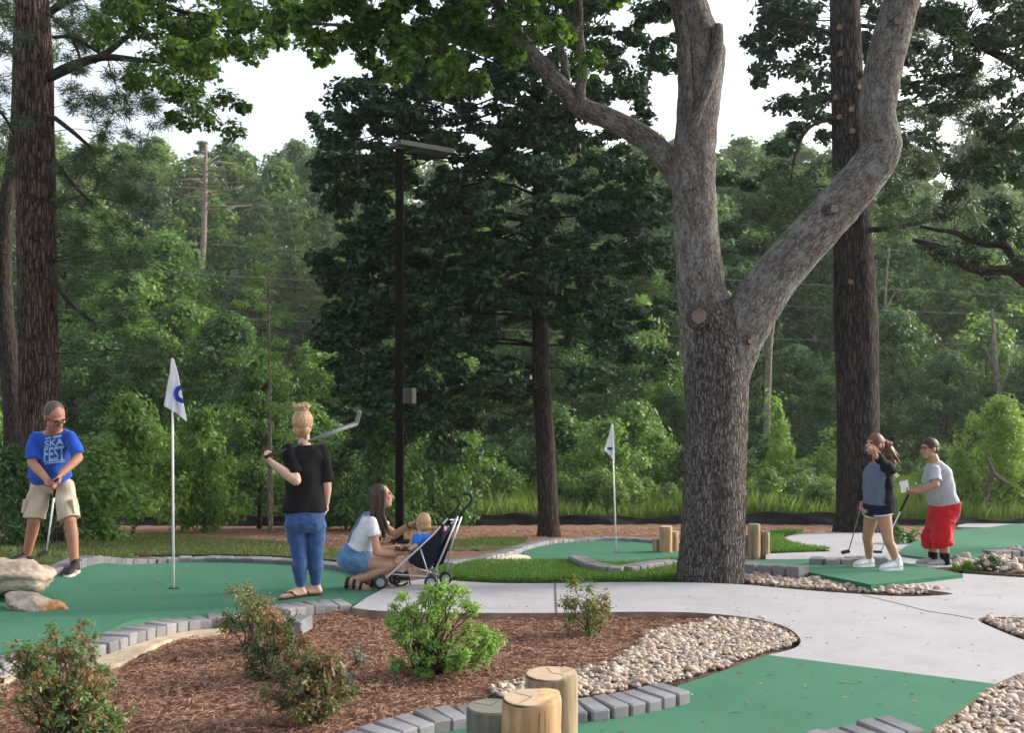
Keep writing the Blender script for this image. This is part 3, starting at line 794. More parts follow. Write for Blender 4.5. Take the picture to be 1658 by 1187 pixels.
# fallen leaf bits on the greens, mats and path
def litter(poly, n, h, rng):
    X, Y = scatter(poly, n, rng); n = len(X); Z = g(X, Y) + h
    a = rng.uniform(0, 6.28, n); l = rng.uniform(.006, .022, n); w = l * rng.uniform(.15, .5, n); V = np.empty((n, 4, 3))
    for k, (u, v, z) in enumerate(((-1, 0, .003), (0, 1, .006), (1, 0, .004), (0, -1, .002))):
        V[:, k] = np.stack([X + u * l * np.cos(a) - v * w * np.sin(a), Y + u * l * np.sin(a) + v * w * np.cos(a), Z + z], 1)
    tag(link('leaf_litter', uni_mesh('leaf_litter', V.reshape(-1, 3), 4), M['straw']), kind='stuff')
litter(PATH, 140, H_PATH, RNG); litter(GREEN1, 340, .028, RNG); litter(TEE1, 130, .057, RNG); litter(TEE2, 30, .091, RNG); litter(GREEN2, 60, .032, RNG)
# ------------------------------------------------------------------ foliage builders
def unit(v): return v / np.maximum(np.linalg.norm(v, axis=1, keepdims=True), 1e-9)

SHAPES = {   # outline of a leaf in (along, across), unit length
    'rhomb': [(-.5, 0), (0.05, .5), (.5, 0), (0.05, -.5)],
    'lance': [(-.5, 0), (-.2, .42), (.15, .45), (.5, 0), (.15, -.45), (-.2, -.42)],
    'maple': [(-.5, .02), (-.28, .44), (-.05, .30), (.10, .55), (.22, .22), (.55, 0), (.22, -.22), (.10, -.55), (-.05, -.30), (-.28, -.44)],
    'oak': [(-.5, 0), (-.25, .34), (-.12, .16), (.08, .42), (.2, .17), (.5, 0), (.2, -.17), (.08, -.42), (-.12, -.16), (-.25, -.34)],
}
def leaves(P, Nrm, L, Wd, shape, rng, T=None, fold=0.25):
    n = len(P); Nrm = unit(Nrm)
    if T is None: T = rng.normal(size=(n, 3))
    T = unit(T - Nrm * np.sum(T * Nrm, 1, keepdims=True)); B = np.cross(Nrm, T)
    sh = np.array(SHAPES[shape]); k = len(sh)
    L = np.broadcast_to(L, n) * rng.uniform(.65, 1.3, n); Wd = np.broadcast_to(Wd, n) * rng.uniform(.7, 1.25, n)
    V = P[:, None, :] + T[:, None, :] * (sh[None, :, 0, None] * L[:, None, None]) + B[:, None, :] * (sh[None, :, 1, None] * Wd[:, None, None])
    V = V - Nrm[:, None, :] * (np.abs(sh[None, :, 1, None]) * Wd[:, None, None] * fold)
    return V.reshape(-1, 3), k

def leaf_object(name, P, Nrm, L, Wd, shape, mat, rng, parent=None, T=None):
    V, k = leaves(P, Nrm, L, Wd, shape, rng, T)
    return link(name, uni_mesh(name, V, k), mat, parent)

def cluster_points(C, R, per, rng, flat=0.6, shell=0.35):
    """leaf positions and facings for clusters at C with radii R"""
    C = np.asarray(C, float); R = np.broadcast_to(np.asarray(R, float), len(C))
    idx = np.repeat(np.arange(len(C)), per)
    d = unit(rng.normal(size=(len(idx), 3))); rr = rng.random(len(idx)) ** shell
    off = d * rr[:, None] * R[idx][:, None]; off[:, 2] *= flat
    P = C[idx] + off
    N = d * 0.7 + np.array([0, 0, 0.7]) + rng.normal(size=(len(idx), 3)) * 0.45
    return P, N

def limb_path(a, b, rng, sag=0.1, n=6):
    a, b = np.asarray(a, float), np.asarray(b, float); L = np.linalg.norm(b - a)
    pts = []
    for t in np.linspace(0, 1, n):
        p = a + (b - a) * t; p = p + rng.normal(size=3) * L * .03 * (0 < t < 1); p[2] += math.sin(t * math.pi) * L * sag * .5
        pts.append(tuple(p))
    return pts

def tree_template(rng, H, cr, base, nclus, per, leaf, clus, mat, bark, flat=0.6, trunk_r=0.16, shape='rhomb', aspect=0.55, top_sharp=0.8, cn='crown'):
    """broadleaf tree: tapered trunk, limbs reaching the leaf clusters, uneven crown of separate leaves"""
    mb = MB(); lean = rng.normal(0, .03, 2)
    tp = [(lean[0] * H * t * t, lean[1] * H * t * t, H * t - 0.4 * (t == 0)) for t in np.linspace(0, .93, 9)]
    mb.tube(tp, [trunk_r * (1.25 if i == 0 else 1) * (1 - .85 * i / 8) for i in range(9)], 9)
    C, R = [], []
    for i in range(nclus):
        t = base + (1 - base) * rng.random() ** 0.85
        u = (t - base) / (1 - base)
        prof = cr * (math.sin(math.pi * min(1, (u * .9 + .1)) ** top_sharp)) ** 0.7
        ang = rng.uniform(0, 2 * np.pi); r = prof * rng.random() ** 0.45 * (0.75 + 0.35 * math.sin(3 * ang + 5 * u + lean[0] * 90))
        C.append((math.cos(ang) * r + lean[0] * H * t * t, math.sin(ang) * r + lean[1] * H * t * t, H * t)); R.append(clus * rng.uniform(.6, 1.35))
    for i in range(0, nclus, 3):
        c = C[i]; zt = max(base * .7 * H, c[2] - math.hypot(c[0], c[1]) * .7); tt = zt / H
        mb.tube(limb_path((lean[0] * H * tt * tt, lean[1] * H * tt * tt, zt), c, rng), [trunk_r * .32 * (1 - tt * .6) * (1 - .15 * k) for k in range(6)], 5)
    P, N = cluster_points(C, R, per, rng, flat)
    V, k = leaves(P, N, leaf, leaf * aspect, shape, rng)
    tm = mb.raw('trunk'); at = tm.attributes.new('bk', 'FLOAT_VECTOR', 'POINT'); at.data.foreach_set('vector', np.array(mb.bk, np.float32).ravel())
    tm.polygons.foreach_set('use_smooth', np.ones(len(tm.polygons), bool)); tm.materials.append(bark)
    cm = uni_mesh(cn, V, k); cm.materials.append(mat)
    return tm, cm, cn

def conifer_template(rng, H, cr, base, mat, bark, whorl=0.42, nb=6, needle=0.24, trunk_r=0.15, per=26, droop=0.15, nw=0.045):
    mb = MB()
    mb.tube([(0, 0, -0.3 if t == 0 else H * t) for t in np.linspace(0, 1, 8)], [trunk_r * (1 - .95 * i / 7) for i in range(8)], 8)
    P, N, T = [], [], []
    z = H * base
    while z < H * .985:
        u = (z / H - base) / (1 - base); Lb = cr * (1 - u) ** 0.8 * rng.uniform(.8, 1.1) + 0.15
        a0 = rng.uniform(0, 6.28)
        for k in range(nb):
            a = a0 + 2 * math.pi * k / nb + rng.normal(0, .25); L = Lb * rng.uniform(.55, 1.15)
            pts = [(math.cos(a) * L * t, math.sin(a) * L * t, z + L * (.22 * t - droop * 2 * t * t + .18 * t ** 3)) for t in np.linspace(0, 1, 5)]
            if L > .3: mb.tube(pts, [trunk_r * .16 * (1 - .2 * i) for i in range(5)], 4)
            m = max(5, int(per * L / cr * 1.6))
            t = rng.uniform(.22, 1.02, m); wside = rng.normal(0, .17, m) * L * (1.15 - t)
            X = np.cos(a) * L * t - np.sin(a) * wside; Y = np.sin(a) * L * t + np.cos(a) * wside
            Z = z + L * (.22 * t - droop * 2 * t * t + .18 * t ** 3) + rng.normal(0, .05, m)
            for _ in range(5):
                P.append(np.stack([X, Y, Z], 1) + rng.normal(0, .06, (m, 3)))
                tt = np.stack([np.full(m, math.cos(a)), np.full(m, math.sin(a)), np.full(m, .35)], 1) + rng.normal(0, .65, (m, 3))
                T.append(tt); N.append(np.array([0, 0, 1.0]) + rng.normal(0, .6, (m, 3)))
        z += whorl * rng.uniform(.7, 1.25) * (1.1 - .4 * u)
    P, N, T = np.concatenate(P), np.concatenate(N), np.concatenate(T)
    V, k = leaves(P, N, needle, nw, 'rhomb', rng, T, 0.1)
    tm = mb.raw('trunk'); at = tm.attributes.new('bk', 'FLOAT_VECTOR', 'POINT'); at.data.foreach_set('vector', np.array(mb.bk, np.float32).ravel())
    tm.polygons.foreach_set('use_smooth', np.ones(len(tm.polygons), bool)); tm.materials.append(bark)
    cm = uni_mesh('crown', V, k); cm.materials.append(mat)
    return tm, cm, 'crown'

def plant(tpl, name, x, y, s, label, cat, group=None, rz=None, sink=0.1, sz=None):
    tm, cm, cn = tpl
    root = empty(name, on(x, y, -sink), label, cat, group)
    if tm is not None:
        o = bpy.data.objects.new('trunk' if cat == 'tree' else 'stem', tm); COL.objects.link(o); o.parent = root
    o = bpy.data.objects.new(cn, cm); COL.objects.link(o); o.parent = root
    root.rotation_euler = (0, 0, random.uniform(0, 6.28) if rz is None else rz); root.scale = (s, s, s if sz is None else sz)
    return root

LAND = [(-999, 'at the far left edge'), (30, 'above the man in the blue shirt'), (170, 'left of the nearer white flag'), (300, 'right of the nearer white flag'), (420, 'above the woman in black'), (540, 'left of the lamp post'),
        (660, 'right of the lamp post'), (780, 'left of the dark oak trunk'), (890, 'right of the dark oak trunk'), (985, 'behind the farther white flag'), (1080, 'behind the forked maple'), (1215, 'between the maple and the right pine'),
        (1345, 'behind the thick right pine'), (1425, 'above the ponytailed girl'), (1500, 'above the man in red shorts'), (1570, 'right of the man in red shorts'), (1640, 'at the far right edge')]
def place(px): return [t for k, t in LAND if px >= k][-1]
# ------------------------------------------------------------------ wooded hillside
r = np.random.default_rng(5)
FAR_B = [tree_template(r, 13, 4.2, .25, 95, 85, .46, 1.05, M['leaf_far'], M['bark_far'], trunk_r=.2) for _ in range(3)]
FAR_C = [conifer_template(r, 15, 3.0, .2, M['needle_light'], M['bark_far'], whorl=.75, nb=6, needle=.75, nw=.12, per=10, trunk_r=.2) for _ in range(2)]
MID_B = [tree_template(r, 9, 3.2, .15, 110, 110, .26, .75, M['leaf_mid'], M['bark_far'], trunk_r=.14) for _ in range(3)]
MID_D = [tree_template(r, 9, 3.4, .12, 110, 110, .27, .8, M['leaf_deep'], M['bark_oak'], trunk_r=.16) for _ in range(2)]
MID_C = [conifer_template(r, 10, 2.6, .08, M['needle_light'], M['bark_far'], whorl=.5, nb=6, needle=.38, nw=.05, per=22) for _ in range(2)]
def bush_template(rng, H, cr, n, per, leaf, clus, mat, aspect=.55, flat=.75):
    return tree_template(rng, H, cr, .10, n, per, leaf, clus, mat, M['twig'], flat, .05, 'rhomb', aspect, .7, 'foliage')
BUSH = [bush_template(r, 2.6, 1.5, 60, 70, .17, .42, M['leaf_mid']) for _ in range(2)] + [bush_template(r, 2.6, 1.6, 60, 70, .17, .42, M['leaf_deep']) for _ in range(2)]
BUSH_L = [bush_template(r, 2.2, 1.3, 60, 80, .14, .36, M['leaf_lime']) for _ in range(2)]
WEED = [bush_template(r, 1.0, .7, 40, 50, .11, .22, M['leaf_weed'], .4, .9) for _ in range(2)]

def px_x(px, d): return (px - CX) / F * d
def rise(py, x, d): return CAMZ + (HY - py) / F * d - gz(x, d)       # height that reaches photo row py

def top_line(px):      # skyline of the far woods in the photograph
    return float(np.interp(px, [-300, 100, 240, 330, 420, 500, 560, 700, 1000, 1180, 1230, 1400, 1600, 2000], [200, 215, 225, 232, 236, 232, 245, 250, 225, 218, 222, 240, 215, 205]))
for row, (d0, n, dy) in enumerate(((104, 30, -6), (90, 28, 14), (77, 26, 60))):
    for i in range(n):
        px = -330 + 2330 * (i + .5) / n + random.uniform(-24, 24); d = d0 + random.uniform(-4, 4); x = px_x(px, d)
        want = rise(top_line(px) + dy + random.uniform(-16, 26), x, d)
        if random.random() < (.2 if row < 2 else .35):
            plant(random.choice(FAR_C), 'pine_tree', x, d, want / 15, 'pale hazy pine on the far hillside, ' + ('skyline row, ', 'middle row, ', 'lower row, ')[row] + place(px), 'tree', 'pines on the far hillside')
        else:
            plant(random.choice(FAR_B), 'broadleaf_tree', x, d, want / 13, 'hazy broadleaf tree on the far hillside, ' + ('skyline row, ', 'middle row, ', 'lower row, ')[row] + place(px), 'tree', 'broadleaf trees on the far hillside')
MIDLIST = [(-60, 60, 330, 1), (110, 58, 330, 1), (200, 56, 360, 0), (265, 54, 390, 0), (330, 60, 420, 1), (410, 62, 300, 2), (470, 57, 330, 2), (530, 60, 350, 2), (600, 55, 380, 0), (690, 58, 370, 1),
           (780, 54, 380, 0), (860, 58, 370, 1), (950, 55, 390, 0), (1030, 52, 400, 0), (1120, 57, 340, 1), (1200, 54, 360, 1), (1290, 58, 350, 0), (1370, 56, 360, 1), (1450, 54, 370, 0),
           (1530, 57, 340, 2), (1600, 53, 350, 0), (1690, 57, 340, 1), (1790, 55, 340, 0), (-180, 57, 330, 1)]
for px, d, py, k in MIDLIST:
    px += random.uniform(-14, 14); x = px_x(px, d); h = rise(py + random.uniform(-15, 15), x, d)
    if k == 2: plant(random.choice(MID_C), 'pine_tree', x, d, h / 10, 'soft pale green pine in the woods, ' + place(px), 'tree', 'pines at mid distance')
    else: plant(random.choice(MID_B if k == 0 else MID_D), 'broadleaf_tree', x, d, h / 9, ('bright' if k == 0 else 'deep') + ' green leafy tree in the woods, ' + place(px), 'tree', 'leafy trees at mid distance')
MID2 = [(-40, 38, 560, 1), (150, 40, 500, 1), (215, 42, 440, 0), (290, 43, 470, 0), (350, 41, 520, 1), (410, 39, 560, 1), (500, 40, 560, 0), (570, 42, 540, 1), (650, 40, 570, 1), (740, 41, 560, 0), (820, 39, 590, 1),
        (930, 42, 560, 1), (1010, 40, 560, 1), (1090, 41, 590, 0), (1180, 40, 600, 1), (1270, 43, 560, 1), (1340, 40, 600, 1), (1450, 44, 520, 1), (1520, 40, 560, 1), (1590, 42, 530, 0), (1680, 40, 560, 1), (1780, 42, 540, 1)]
for px, d, py, k in MID2:
    px += random.uniform(-14, 14); x = px_x(px, d); h = rise(py + random.uniform(-20, 20), x, d)
    plant(random.choice(MID_B if k == 0 else MID_D), 'broadleaf_tree', x, d, h / 9 * 1.0, 'low bushy ' + ('bright' if k == 0 else 'dark') + ' green tree at the wood edge, ' + place(px), 'tree', 'low trees at the wood edge', sz=h / 9)
for i in range(52):
    d = random.uniform(28, 35); px = -120 + 1900 * (i + random.random()) / 52; x = px_x(px, d)
    py = random.uniform(640, 745) if px < 1150 else random.uniform(670, 760)
    h = max(1.2, rise(py, x, d)); k = random.random(); s = h / 2.6
    if k < .28: plant(random.choice(BUSH_L), 'shrub', x, d, s * 1.15, 'yellow-green shrub beyond the silt fence, ' + ('farther' if d > 31.5 else 'nearer') + ' row, ' + place(px), 'shrub', 'shrubs beyond the silt fence')
    else: plant(random.choice(BUSH), 'shrub', x, d, s, 'green leafy shrub beyond the silt fence, ' + ('farther' if d > 31.5 else 'nearer') + ' row, ' + place(px), 'shrub', 'shrubs beyond the silt fence')
for i in range(60):
    d = random.uniform(25.8, 28.5); px = 420 + 1330 * (i + random.random()) / 60; x = px_x(px, d)
    plant(random.choice(WEED), 'weed', x, d, random.uniform(.7, 1.35), 'leafy pale green weed along the silt fence, ' + place(px), 'weed', 'weeds along the silt fence')
# named background plants
def at_bush(tpl, px, d, top, wide, name, label, cat='shrub'):
    x = px_x(px, d); h = rise(top, x, d); w = wide / F * d
    rt = plant(tpl, name, x, d, 1, label, cat)
    H0 = max(v.co.z for v in tpl[1].vertices); W0 = max(abs(v.co.x) for v in tpl[1].vertices) * 2
    rt.scale = (w / W0, w / W0, h / H0); return rt
LIME_T = bush_template(r, 3.0, 1.3, 90, 90, .11, .36, M['leaf_lime'])
at_bush(LIME_T, 1618, 26.5, 628, 150, 'young_tree', 'bright green feathery young tree at the right edge above the dead trunk', 'tree')
at_bush(BUSH_L[0], 1556, 26.2, 712, 110, 'shrub', 'bright lime green bush directly behind the man in red shorts')
at_bush(BUSH_L[1], 1040, 47, 470, 150, 'pale_tree', 'pale yellow-green tree standing between the dark oak and the forked maple', 'tree')  # pale from its lime leaf colour
at_bush(BUSH_L[0], 1262, 31, 640, 80, 'shrub', 'lime green bush between the forked maple and the right pine')
at_bush(BUSH_L[1], 470, 29, 640, 130, 'shrub', 'light green bush right behind the head of the woman in black')
at_bush(BUSH[1], 150, 17.5, 690, 210, 'shrub', 'dense dark leafy shrub behind the man in the blue shirt')
at_bush(BUSH[3], 20, 16.4, 705, 170, 'shrub', 'dark shrub at the left edge beside the pine trunk')
at_bush(BUSH[0], 215, 20.5, 620, 190, 'shrub', 'green vine-covered shrub left of the nearer white flag')
at_bush(BUSH[1], 330, 21.5, 640, 170, 'shrub', 'dark green shrub just right of the nearer white flag')
at_bush(MID_D[0], 420, 23.5, 560, 210, 'shrub', 'tall shaded shrub behind the thin sapling trunk')
at_bush(BUSH[3], 560, 22.8, 700, 190, 'shrub', 'very dark shrub between the woman in black and the lamp post')
at_bush(BUSH[2], 625, 21.5, 640, 200, 'shrub', 'very dark tall shrub added for shade directly behind the crouching woman')  # this shrub and those below: dark leaves added to stand for deep shade
at_bush(BUSH[3], 715, 23, 655, 190, 'shrub', 'dark shrub added for shade right of the lamp post behind the stroller')
at_bush(BUSH[2], 520, 23.4, 735, 150, 'shrub', 'dark low shrub added for shade just right of the waist of the woman in black')
# meadow grass
MEAD = [Vector((px_x(-150, 24.9), 24.9)), Vector((px_x(1850, 24.9), 24.9)), Vector((px_x(1800, 34), 34)), Vector((px_x(-150, 34), 34))]
X, Y = scatter(MEAD, 100000, RNG)
blades('meadow_grass', X, Y, 0.52, 0.008, M['blade_tall'], RNG, 0.5, 0.0, patch(X, Y, .7))

# ------------------------------------------------------------------ named trees
def limb(name, pts, d0, bark, parent, n=12, bumpf=None, dd=None, wob=0.0):
    """branch given as (photo x, photo y, width in photo pixels[, depth offset]) at depth d0"""
    P = [AT(p[0], p[1], d0 + (p[3] if len(p) > 3 else 0)) for p in pts]
    R = [p[2] / 2 / F * d0 for p in pts]
    # smooth resample
    n2 = (len(P) - 1) * 5 + 1; Q, RR = [], []
    for i in range(n2):
        t = i / 5; j = min(int(t), len(P) - 2); f = t - j
        p0, p1, p2, p3 = P[max(j - 1, 0)], P[j], P[j + 1], P[min(j + 2, len(P) - 1)]
        Q.append(0.5 * ((2 * p1) + (p2 - p0) * f + (2 * p0 - 5 * p1 + 4 * p2 - p3) * f * f + (3 * p1 - p0 - 3 * p2 + p3) * f ** 3))
        RR.append((R[j] * (1 - f) + R[j + 1] * f) * (1 + wob * math.sin(i * 2.1) + wob * .7 * math.sin(i * 3.7 + 1)))
    mb = MB(); mb.tube(Q, RR, n, True, bumpf)
    return mb.build(name, bark, parent, True, True)

def ridged(seed, amp=0.035, k=(7, 11, 17)):
    rn = random.Random(seed); ph = [rn.uniform(0, 6.28) for _ in k]
    return lambda t: 1 + amp * (math.sin(k[0] * t + ph[0]) * .5 + math.sin(k[1] * t + ph[1]) * .35 + math.sin(k[2] * t + ph[2]) * .3)

def knot(px, py, d, w, h, parent, name='knot', out=0.03, yaw=0.0, face='cut_end'):
    """sawn branch stub with pale cut end facing the camera side"""
    mb = MB(); c = AT(px, py, d); dirv = Vector((math.sin(yaw), -math.cos(yaw), 0.05)).normalized()
    r_ = w / 2 / F * d
    mb.tube([c - dirv * .14, c - dirv * .04, c + dirv * out], [r_ * 1.7, r_ * 1.35, r_ * 1.05], 18, True, ridged(int(px + py), .10, (2, 3, 5)))
    mb.build(name, M['bark_maple' if face == 'scar' else 'bark_oak'], parent, True, True)
    mc = MB(); mc.tube([c + dirv * (out - .004), c + dirv * (out + .004)], [r_ * .92, r_ * .86], 18, True, ridged(int(px + py), .10, (2, 3, 5)))
    return mc.build('cut_end', M[face], parent, False)

def ridged(seed, amp=0.035, k=(7, 11, 17)):
    rn = random.Random(seed); ph = [rn.uniform(0, 6.28) for _ in k]
    return lambda t: 1 + amp * (math.sin(k[0] * t + ph[0]) * .5 + math.sin(k[1] * t + ph[1]) * .35 + math.sin(k[2] * t + ph[2]) * .3)

def crown_from_px(name, spots, d0, per, leaf, asp, shape, mat, parent, rng, spread=1.2, flat=.75, clus=1.0, dens=1.0, nearest=9.0):
    """foliage of one tree: clusters at photo positions, spread in depth through the crown"""
    C, R = [], []
    for s in spots:
        px, py, pr = s[:3]; rad = pr / F * d0
        m = max(1, int(round((pr / 26.0) ** 2 * dens)))
        for _ in range(m):
            a = rng.uniform(0, 6.28); q_ = rad * math.sqrt(rng.random()); d = max(d0 + (s[3] if len(s) > 3 else 0) + rng.normal(0, spread), d0 - nearest)
            c = AT(px, py, d); C.append((c.x + math.cos(a) * q_, d, c.z + math.sin(a) * q_ * .8)); R.append(26.0 / F * d0 * clus * rng.uniform(.6, 1.3))
    P, N = cluster_points(C, R, per, rng, flat, .5)
    leaf_object(name, P, N, leaf, leaf * asp, shape, mat, rng, parent)
    return C

def twigs(name, starts, C, rng, parent, mat, every=2, r0=.018, n=4):
    mb = MB(); S = np.array([tuple(s) for s in starts])
    for c in C[::every]:
        c = np.array(c); j = int(np.argmin(np.linalg.norm(S - c, axis=1))); L = np.linalg.norm(S[j] - c)
        mb.tube(limb_path(S[j], c, rng, .15, 6), [r0 * (.6 + .25 * L) * (1 - .16 * k) for k in range(6)], n)
    return mb.build(name, mat, parent, True, True)

r = np.random.default_rng(21)
# --- big forked maple
D = 10.1
mp = empty('forked_maple', GP(1150, 945), 'big grey forked maple with lichen-covered leaning limb, standing beside the path', 'tree')
bm_ = M['bark_maple']; bl_ = M['bark_maple_limb']
limb('trunk', [(1150, 985, 128), (1150, 945, 111), (1151, 915, 106), (1154, 870, 102), (1157, 780, 98), (1160, 690, 98), (1160, 620, 102), (1157, 560, 104), (1150, 515, 92), (1146, 490, 70)], D, bm_, mp, 40, ridged(1, .032, (6, 13, 21)), wob=.012)
limb('limb', [(1150, 600, 84), (1142, 545, 84), (1137, 480, 79), (1129, 400, 71), (1124, 300, 68), (1127, 215, 66), (1133, 140, 70), (1130, 70, 70), (1116, 10, 58), (1100, -70, 50), (1085, -200, 40)], D, bl_, mp, 32, ridged(2, .035), wob=.025)
limb('limb', [(1160, 655, 70), (1178, 590, 84), (1208, 520, 84), (1264, 438, 76), (1334, 360, 72), (1390, 296, 70), (1422, 254, 64), (1429, 226, 57), (1421, 188, 55), (1425, 150, 57), (1433, 100, 59), (1449, 40, 58), (1466, -20, 54), (1500, -130, 46), (1520, -260, 36)], D, bl_, mp, 36, ridged(3, .035), wob=.02)
limb('limb', [(1112, 310, 44, .05), (1092, 276, 42, .1), (1050, 228, 38, .1), (990, 194, 35), (940, 172, 33), (905, 135, 30), (870, 98, 27), (836, 52, 23), (806, 2, 20), (770, -60, 16), (700, -140, 10)], D, bl_, mp, 20, ridged(5, .03))
limb('branch', [(939, 180, 20, -.05), (940, 140, 17, -.08), (945, 110, 16, -.1), (938, 60, 15, -.1), (936, 0, 14, -.1), (930, -90, 11, -.1)], D, bl_, mp, 12)
limb('branch', [(917, 142, 15), (913, 95, 14), (897, 58, 13), (880, 30, 12), (840, 5, 11), (800, -20, 9)], D, bl_, mp, 12)
limb('branch', [(832, 45, 12), (800, 36, 10, -.1), (750, 40, 9, -.2), (690, 48, 7, -.3), (600, 40, 6, -.3), (520, 38, 5, -.3), (450, 20, 4, -.3)], D, bl_, mp, 8)
limb('callus', [(1163, 40, 16, -.20), (1160, 80, 22, -.22), (1150, 125, 20, -.24), (1133, 170, 19, -.23), (1121, 210, 16, -.20), (1117, 245, 10, -.14)], D, bl_, mp, 12)
limb('callus', [(1100, 20, 14, -.16), (1108, 60, 16, -.20), (1112, 110, 15, -.22), (1117, 160, 13, -.22), (1119, 200, 10, -.18)], D, bl_, mp, 12)
limb('stub', [(1136, 190, 50), (1146, 130, 46), (1156, 95, 36), (1163, 74, 24), (1166, 68, 12)], D, bl_, mp, 18, ridged(6, .06))
limb('burl', [(1405, 290, 34, -.08), (1430, 256, 38, -.06), (1443, 232, 18, -.03)], D, bl_, mp, 14, ridged(7, .08))
for (px, py, w, ddp, yw) in ((1132, 512, 27, -.315, -.2), (1350, 338, 17, -.25, .3), (1213, 553, 9, -.26, .4), (1452, 34, 14, -.18, .2)):
    knot(px, py, D + ddp, w, w, mp, 'knot', .012, yw, 'scar' if w > 12 else 'cut_end')
mspots = [(480, 10, 42), (520, 30, 46), (560, 60, 36), (600, 30, 55), (650, 90, 50), (680, 40, 60), (720, 110, 42), (745, 55, 55), (800, 40, 46), (830, 100, 28), (900, 60, 30), (1000, 10, 30), (960, 110, 20), (690, 150, 24), (640, 20, 55),
          (560, -50, 70), (660, -60, 90), (780, -60, 90), (880, -50, 70), (980, -60, 60), (420, 15, 30), (860, 20, 40), (940, -20, 40), (770, 130, 22), (600, 100, 24), (1030, -120, 120), (700, -200, 140), (880, -220, 150), (1150, -220, 130), (1400, -260, 130), (1520, -300, 120), (525, 85, 12), (500, 70, 14)]
C = crown_from_px('crown', mspots, 9.6, 88, .073, .95, 'maple', M['leaf_maple'], mp, r, .55, .8, 1.0, 1.5)
twigs('twigs', [AT(836, 52, D), AT(750, 40, D - .2), AT(690, 48, D - .3), AT(600, 40, D - .3), AT(800, -20, D), AT(930, -90, D), AT(520, 38, D - .3), AT(940, 60, D)], [c for c in C if c[2] < 5.8], r, mp, M['bark_maple_limb'], 3, .008)

# --- dark oak in the middle
D = 19.5
ok = empty('oak_tree', GP(888, 868), 'dark dense oak with low wide crown, between the lamp post and the forked maple', 'tree')
limb('trunk', [(890, 885, 50), (889, 868, 40), (888, 840, 34), (886, 780, 32), (882, 700, 31), (877, 620, 29), (875, 540, 26), (873, 450, 22), (872, 360, 19), (870, 260, 15), (865, 150, 11), (862, 40, 7), (860, -60, 4)], D, M['bark_oak'], ok, 20, ridged(8, .03))
ospots = [(535, 190, 40), (575, 165, 46), (560, 250, 52), (615, 215, 60), (640, 140, 55), (700, 170, 80), (760, 110, 80), (830, 170, 90), (900, 230, 95), (985, 180, 66), (1035, 100, 60), (1060, 40, 46), (910, 60, 90), (800, 30, 80), (700, 60, 60),
          (1000, 300, 80), (1056, 330, 50), (600, 330, 66), (700, 300, 100), (800, 330, 100), (555, 420, 46), (620, 440, 80), (700, 420, 90), (800, 430, 90), (900, 400, 100), (1000, 400, 80), (1070, 430, 36), (545, 520, 46), (630, 540, 76),
          (720, 510, 76), (800, 500, 56), (905, 490, 56), (975, 530, 66), (1050, 575, 40), (610, 615, 56), (700, 600, 56), (790, 630, 46), (970, 605, 30), (670, 690, 40), (760, 690, 50), (830, 680, 30), (930, 620, 26), (800, -60, 110), (950, -70, 100),
          (640, 670, 40), (560, 600, 30), (1075, 500, 26), (720, 740, 24), (560, 470, 50), (590, 540, 50), (570, 660, 40), (600, 700, 36), (660, 640, 50), (740, 640, 46), (800, 560, 44), (840, 620, 36), (700, 560, 60), (760, 460, 60), (640, 390, 60), (590, 380, 46), (960, 460, 60), (1020, 520, 34), (520, 560, 30), (530, 300, 30), (540, 440, 34)]
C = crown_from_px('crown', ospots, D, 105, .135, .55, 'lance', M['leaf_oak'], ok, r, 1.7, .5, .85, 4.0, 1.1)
twigs('branches', [AT(876, y, D) for y in range(40, 690, 40)], C, r, ok, M['bark_oak'], 14, .022)

# --- left pine
D = 17.0
lp = empty('pine_tree', GP(62, 884), 'tall pine trunk with reddish furrowed bark behind the man in blue', 'tree')
limb('trunk', [(66, 910, 84), (65, 880, 72), (64, 800, 66), (64, 700, 63), (63, 600, 61), (60, 450, 59), (58, 300, 60), (57, 200, 57), (57, 120, 55), (54, 40, 52), (52, -40, 48), (50, -200, 40)], D, M['bark_pine_red'], lp, 28, ridged(12, .03))
for pts in ([(80, 125, 16), (105, 112, 18), (140, 98, 15), (175, 92, 12), (240, 98, 8), (300, 100, 5)], [(150, 98, 12), (180, 80, 10), (205, 60, 8), (240, 40, 5)], [(85, 60, 6), (120, 60, 6), (160, 85, 5)], [(75, 20, 6), (105, 45, 6), (125, 80, 5), (130, 100, 4)],
            [(88, 190, 8), (120, 215, 7), (148, 240, 5)], [(86, 255, 6), (120, 300, 5), (150, 330, 4)], [(90, 455, 8), (112, 490, 7), (150, 520, 5), (170, 530, 3)], [(30, 110, 5), (10, 70, 4), (-20, 78, 3)], [(30, 230, 6), (0, 180, 5), (-40, 160, 4)]):
    limb('branch', pts, D - .1, M['bark_oak'], lp, 8)
pn = [(60, 10, 60), (130, 30, 40), (180, 40, 36), (110, 80, 34), (150, 110, 30), (210, 130, 34), (120, 170, 26), (170, 240, 40), (230, 230, 34), (270, 200, 26), (20, 60, 30), (10, 130, 30), (20, 20, 40), (150, 60, 34), (170, 150, 44), (140, 180, 30), (200, 190, 40), (230, 160, 30), (250, 180, 26), (120, 130, 24), (140, 280, 50), (180, 320, 46), (120, 340, 40), (210, 300, 36), (170, 390, 50), (230, 360, 34), (200, 430, 40), (130, 440, 40), (160, 520, 40),
      (200, 500, 34), (110, 560, 30), (240, 560, 34), (190, 600, 34), (10, 190, 34), (-10, 260, 50), (130, 240, 30), (110, 400, 30), (250, 330, 22), (300, 170, 24), (330, 165, 20)]
C, R = [], []
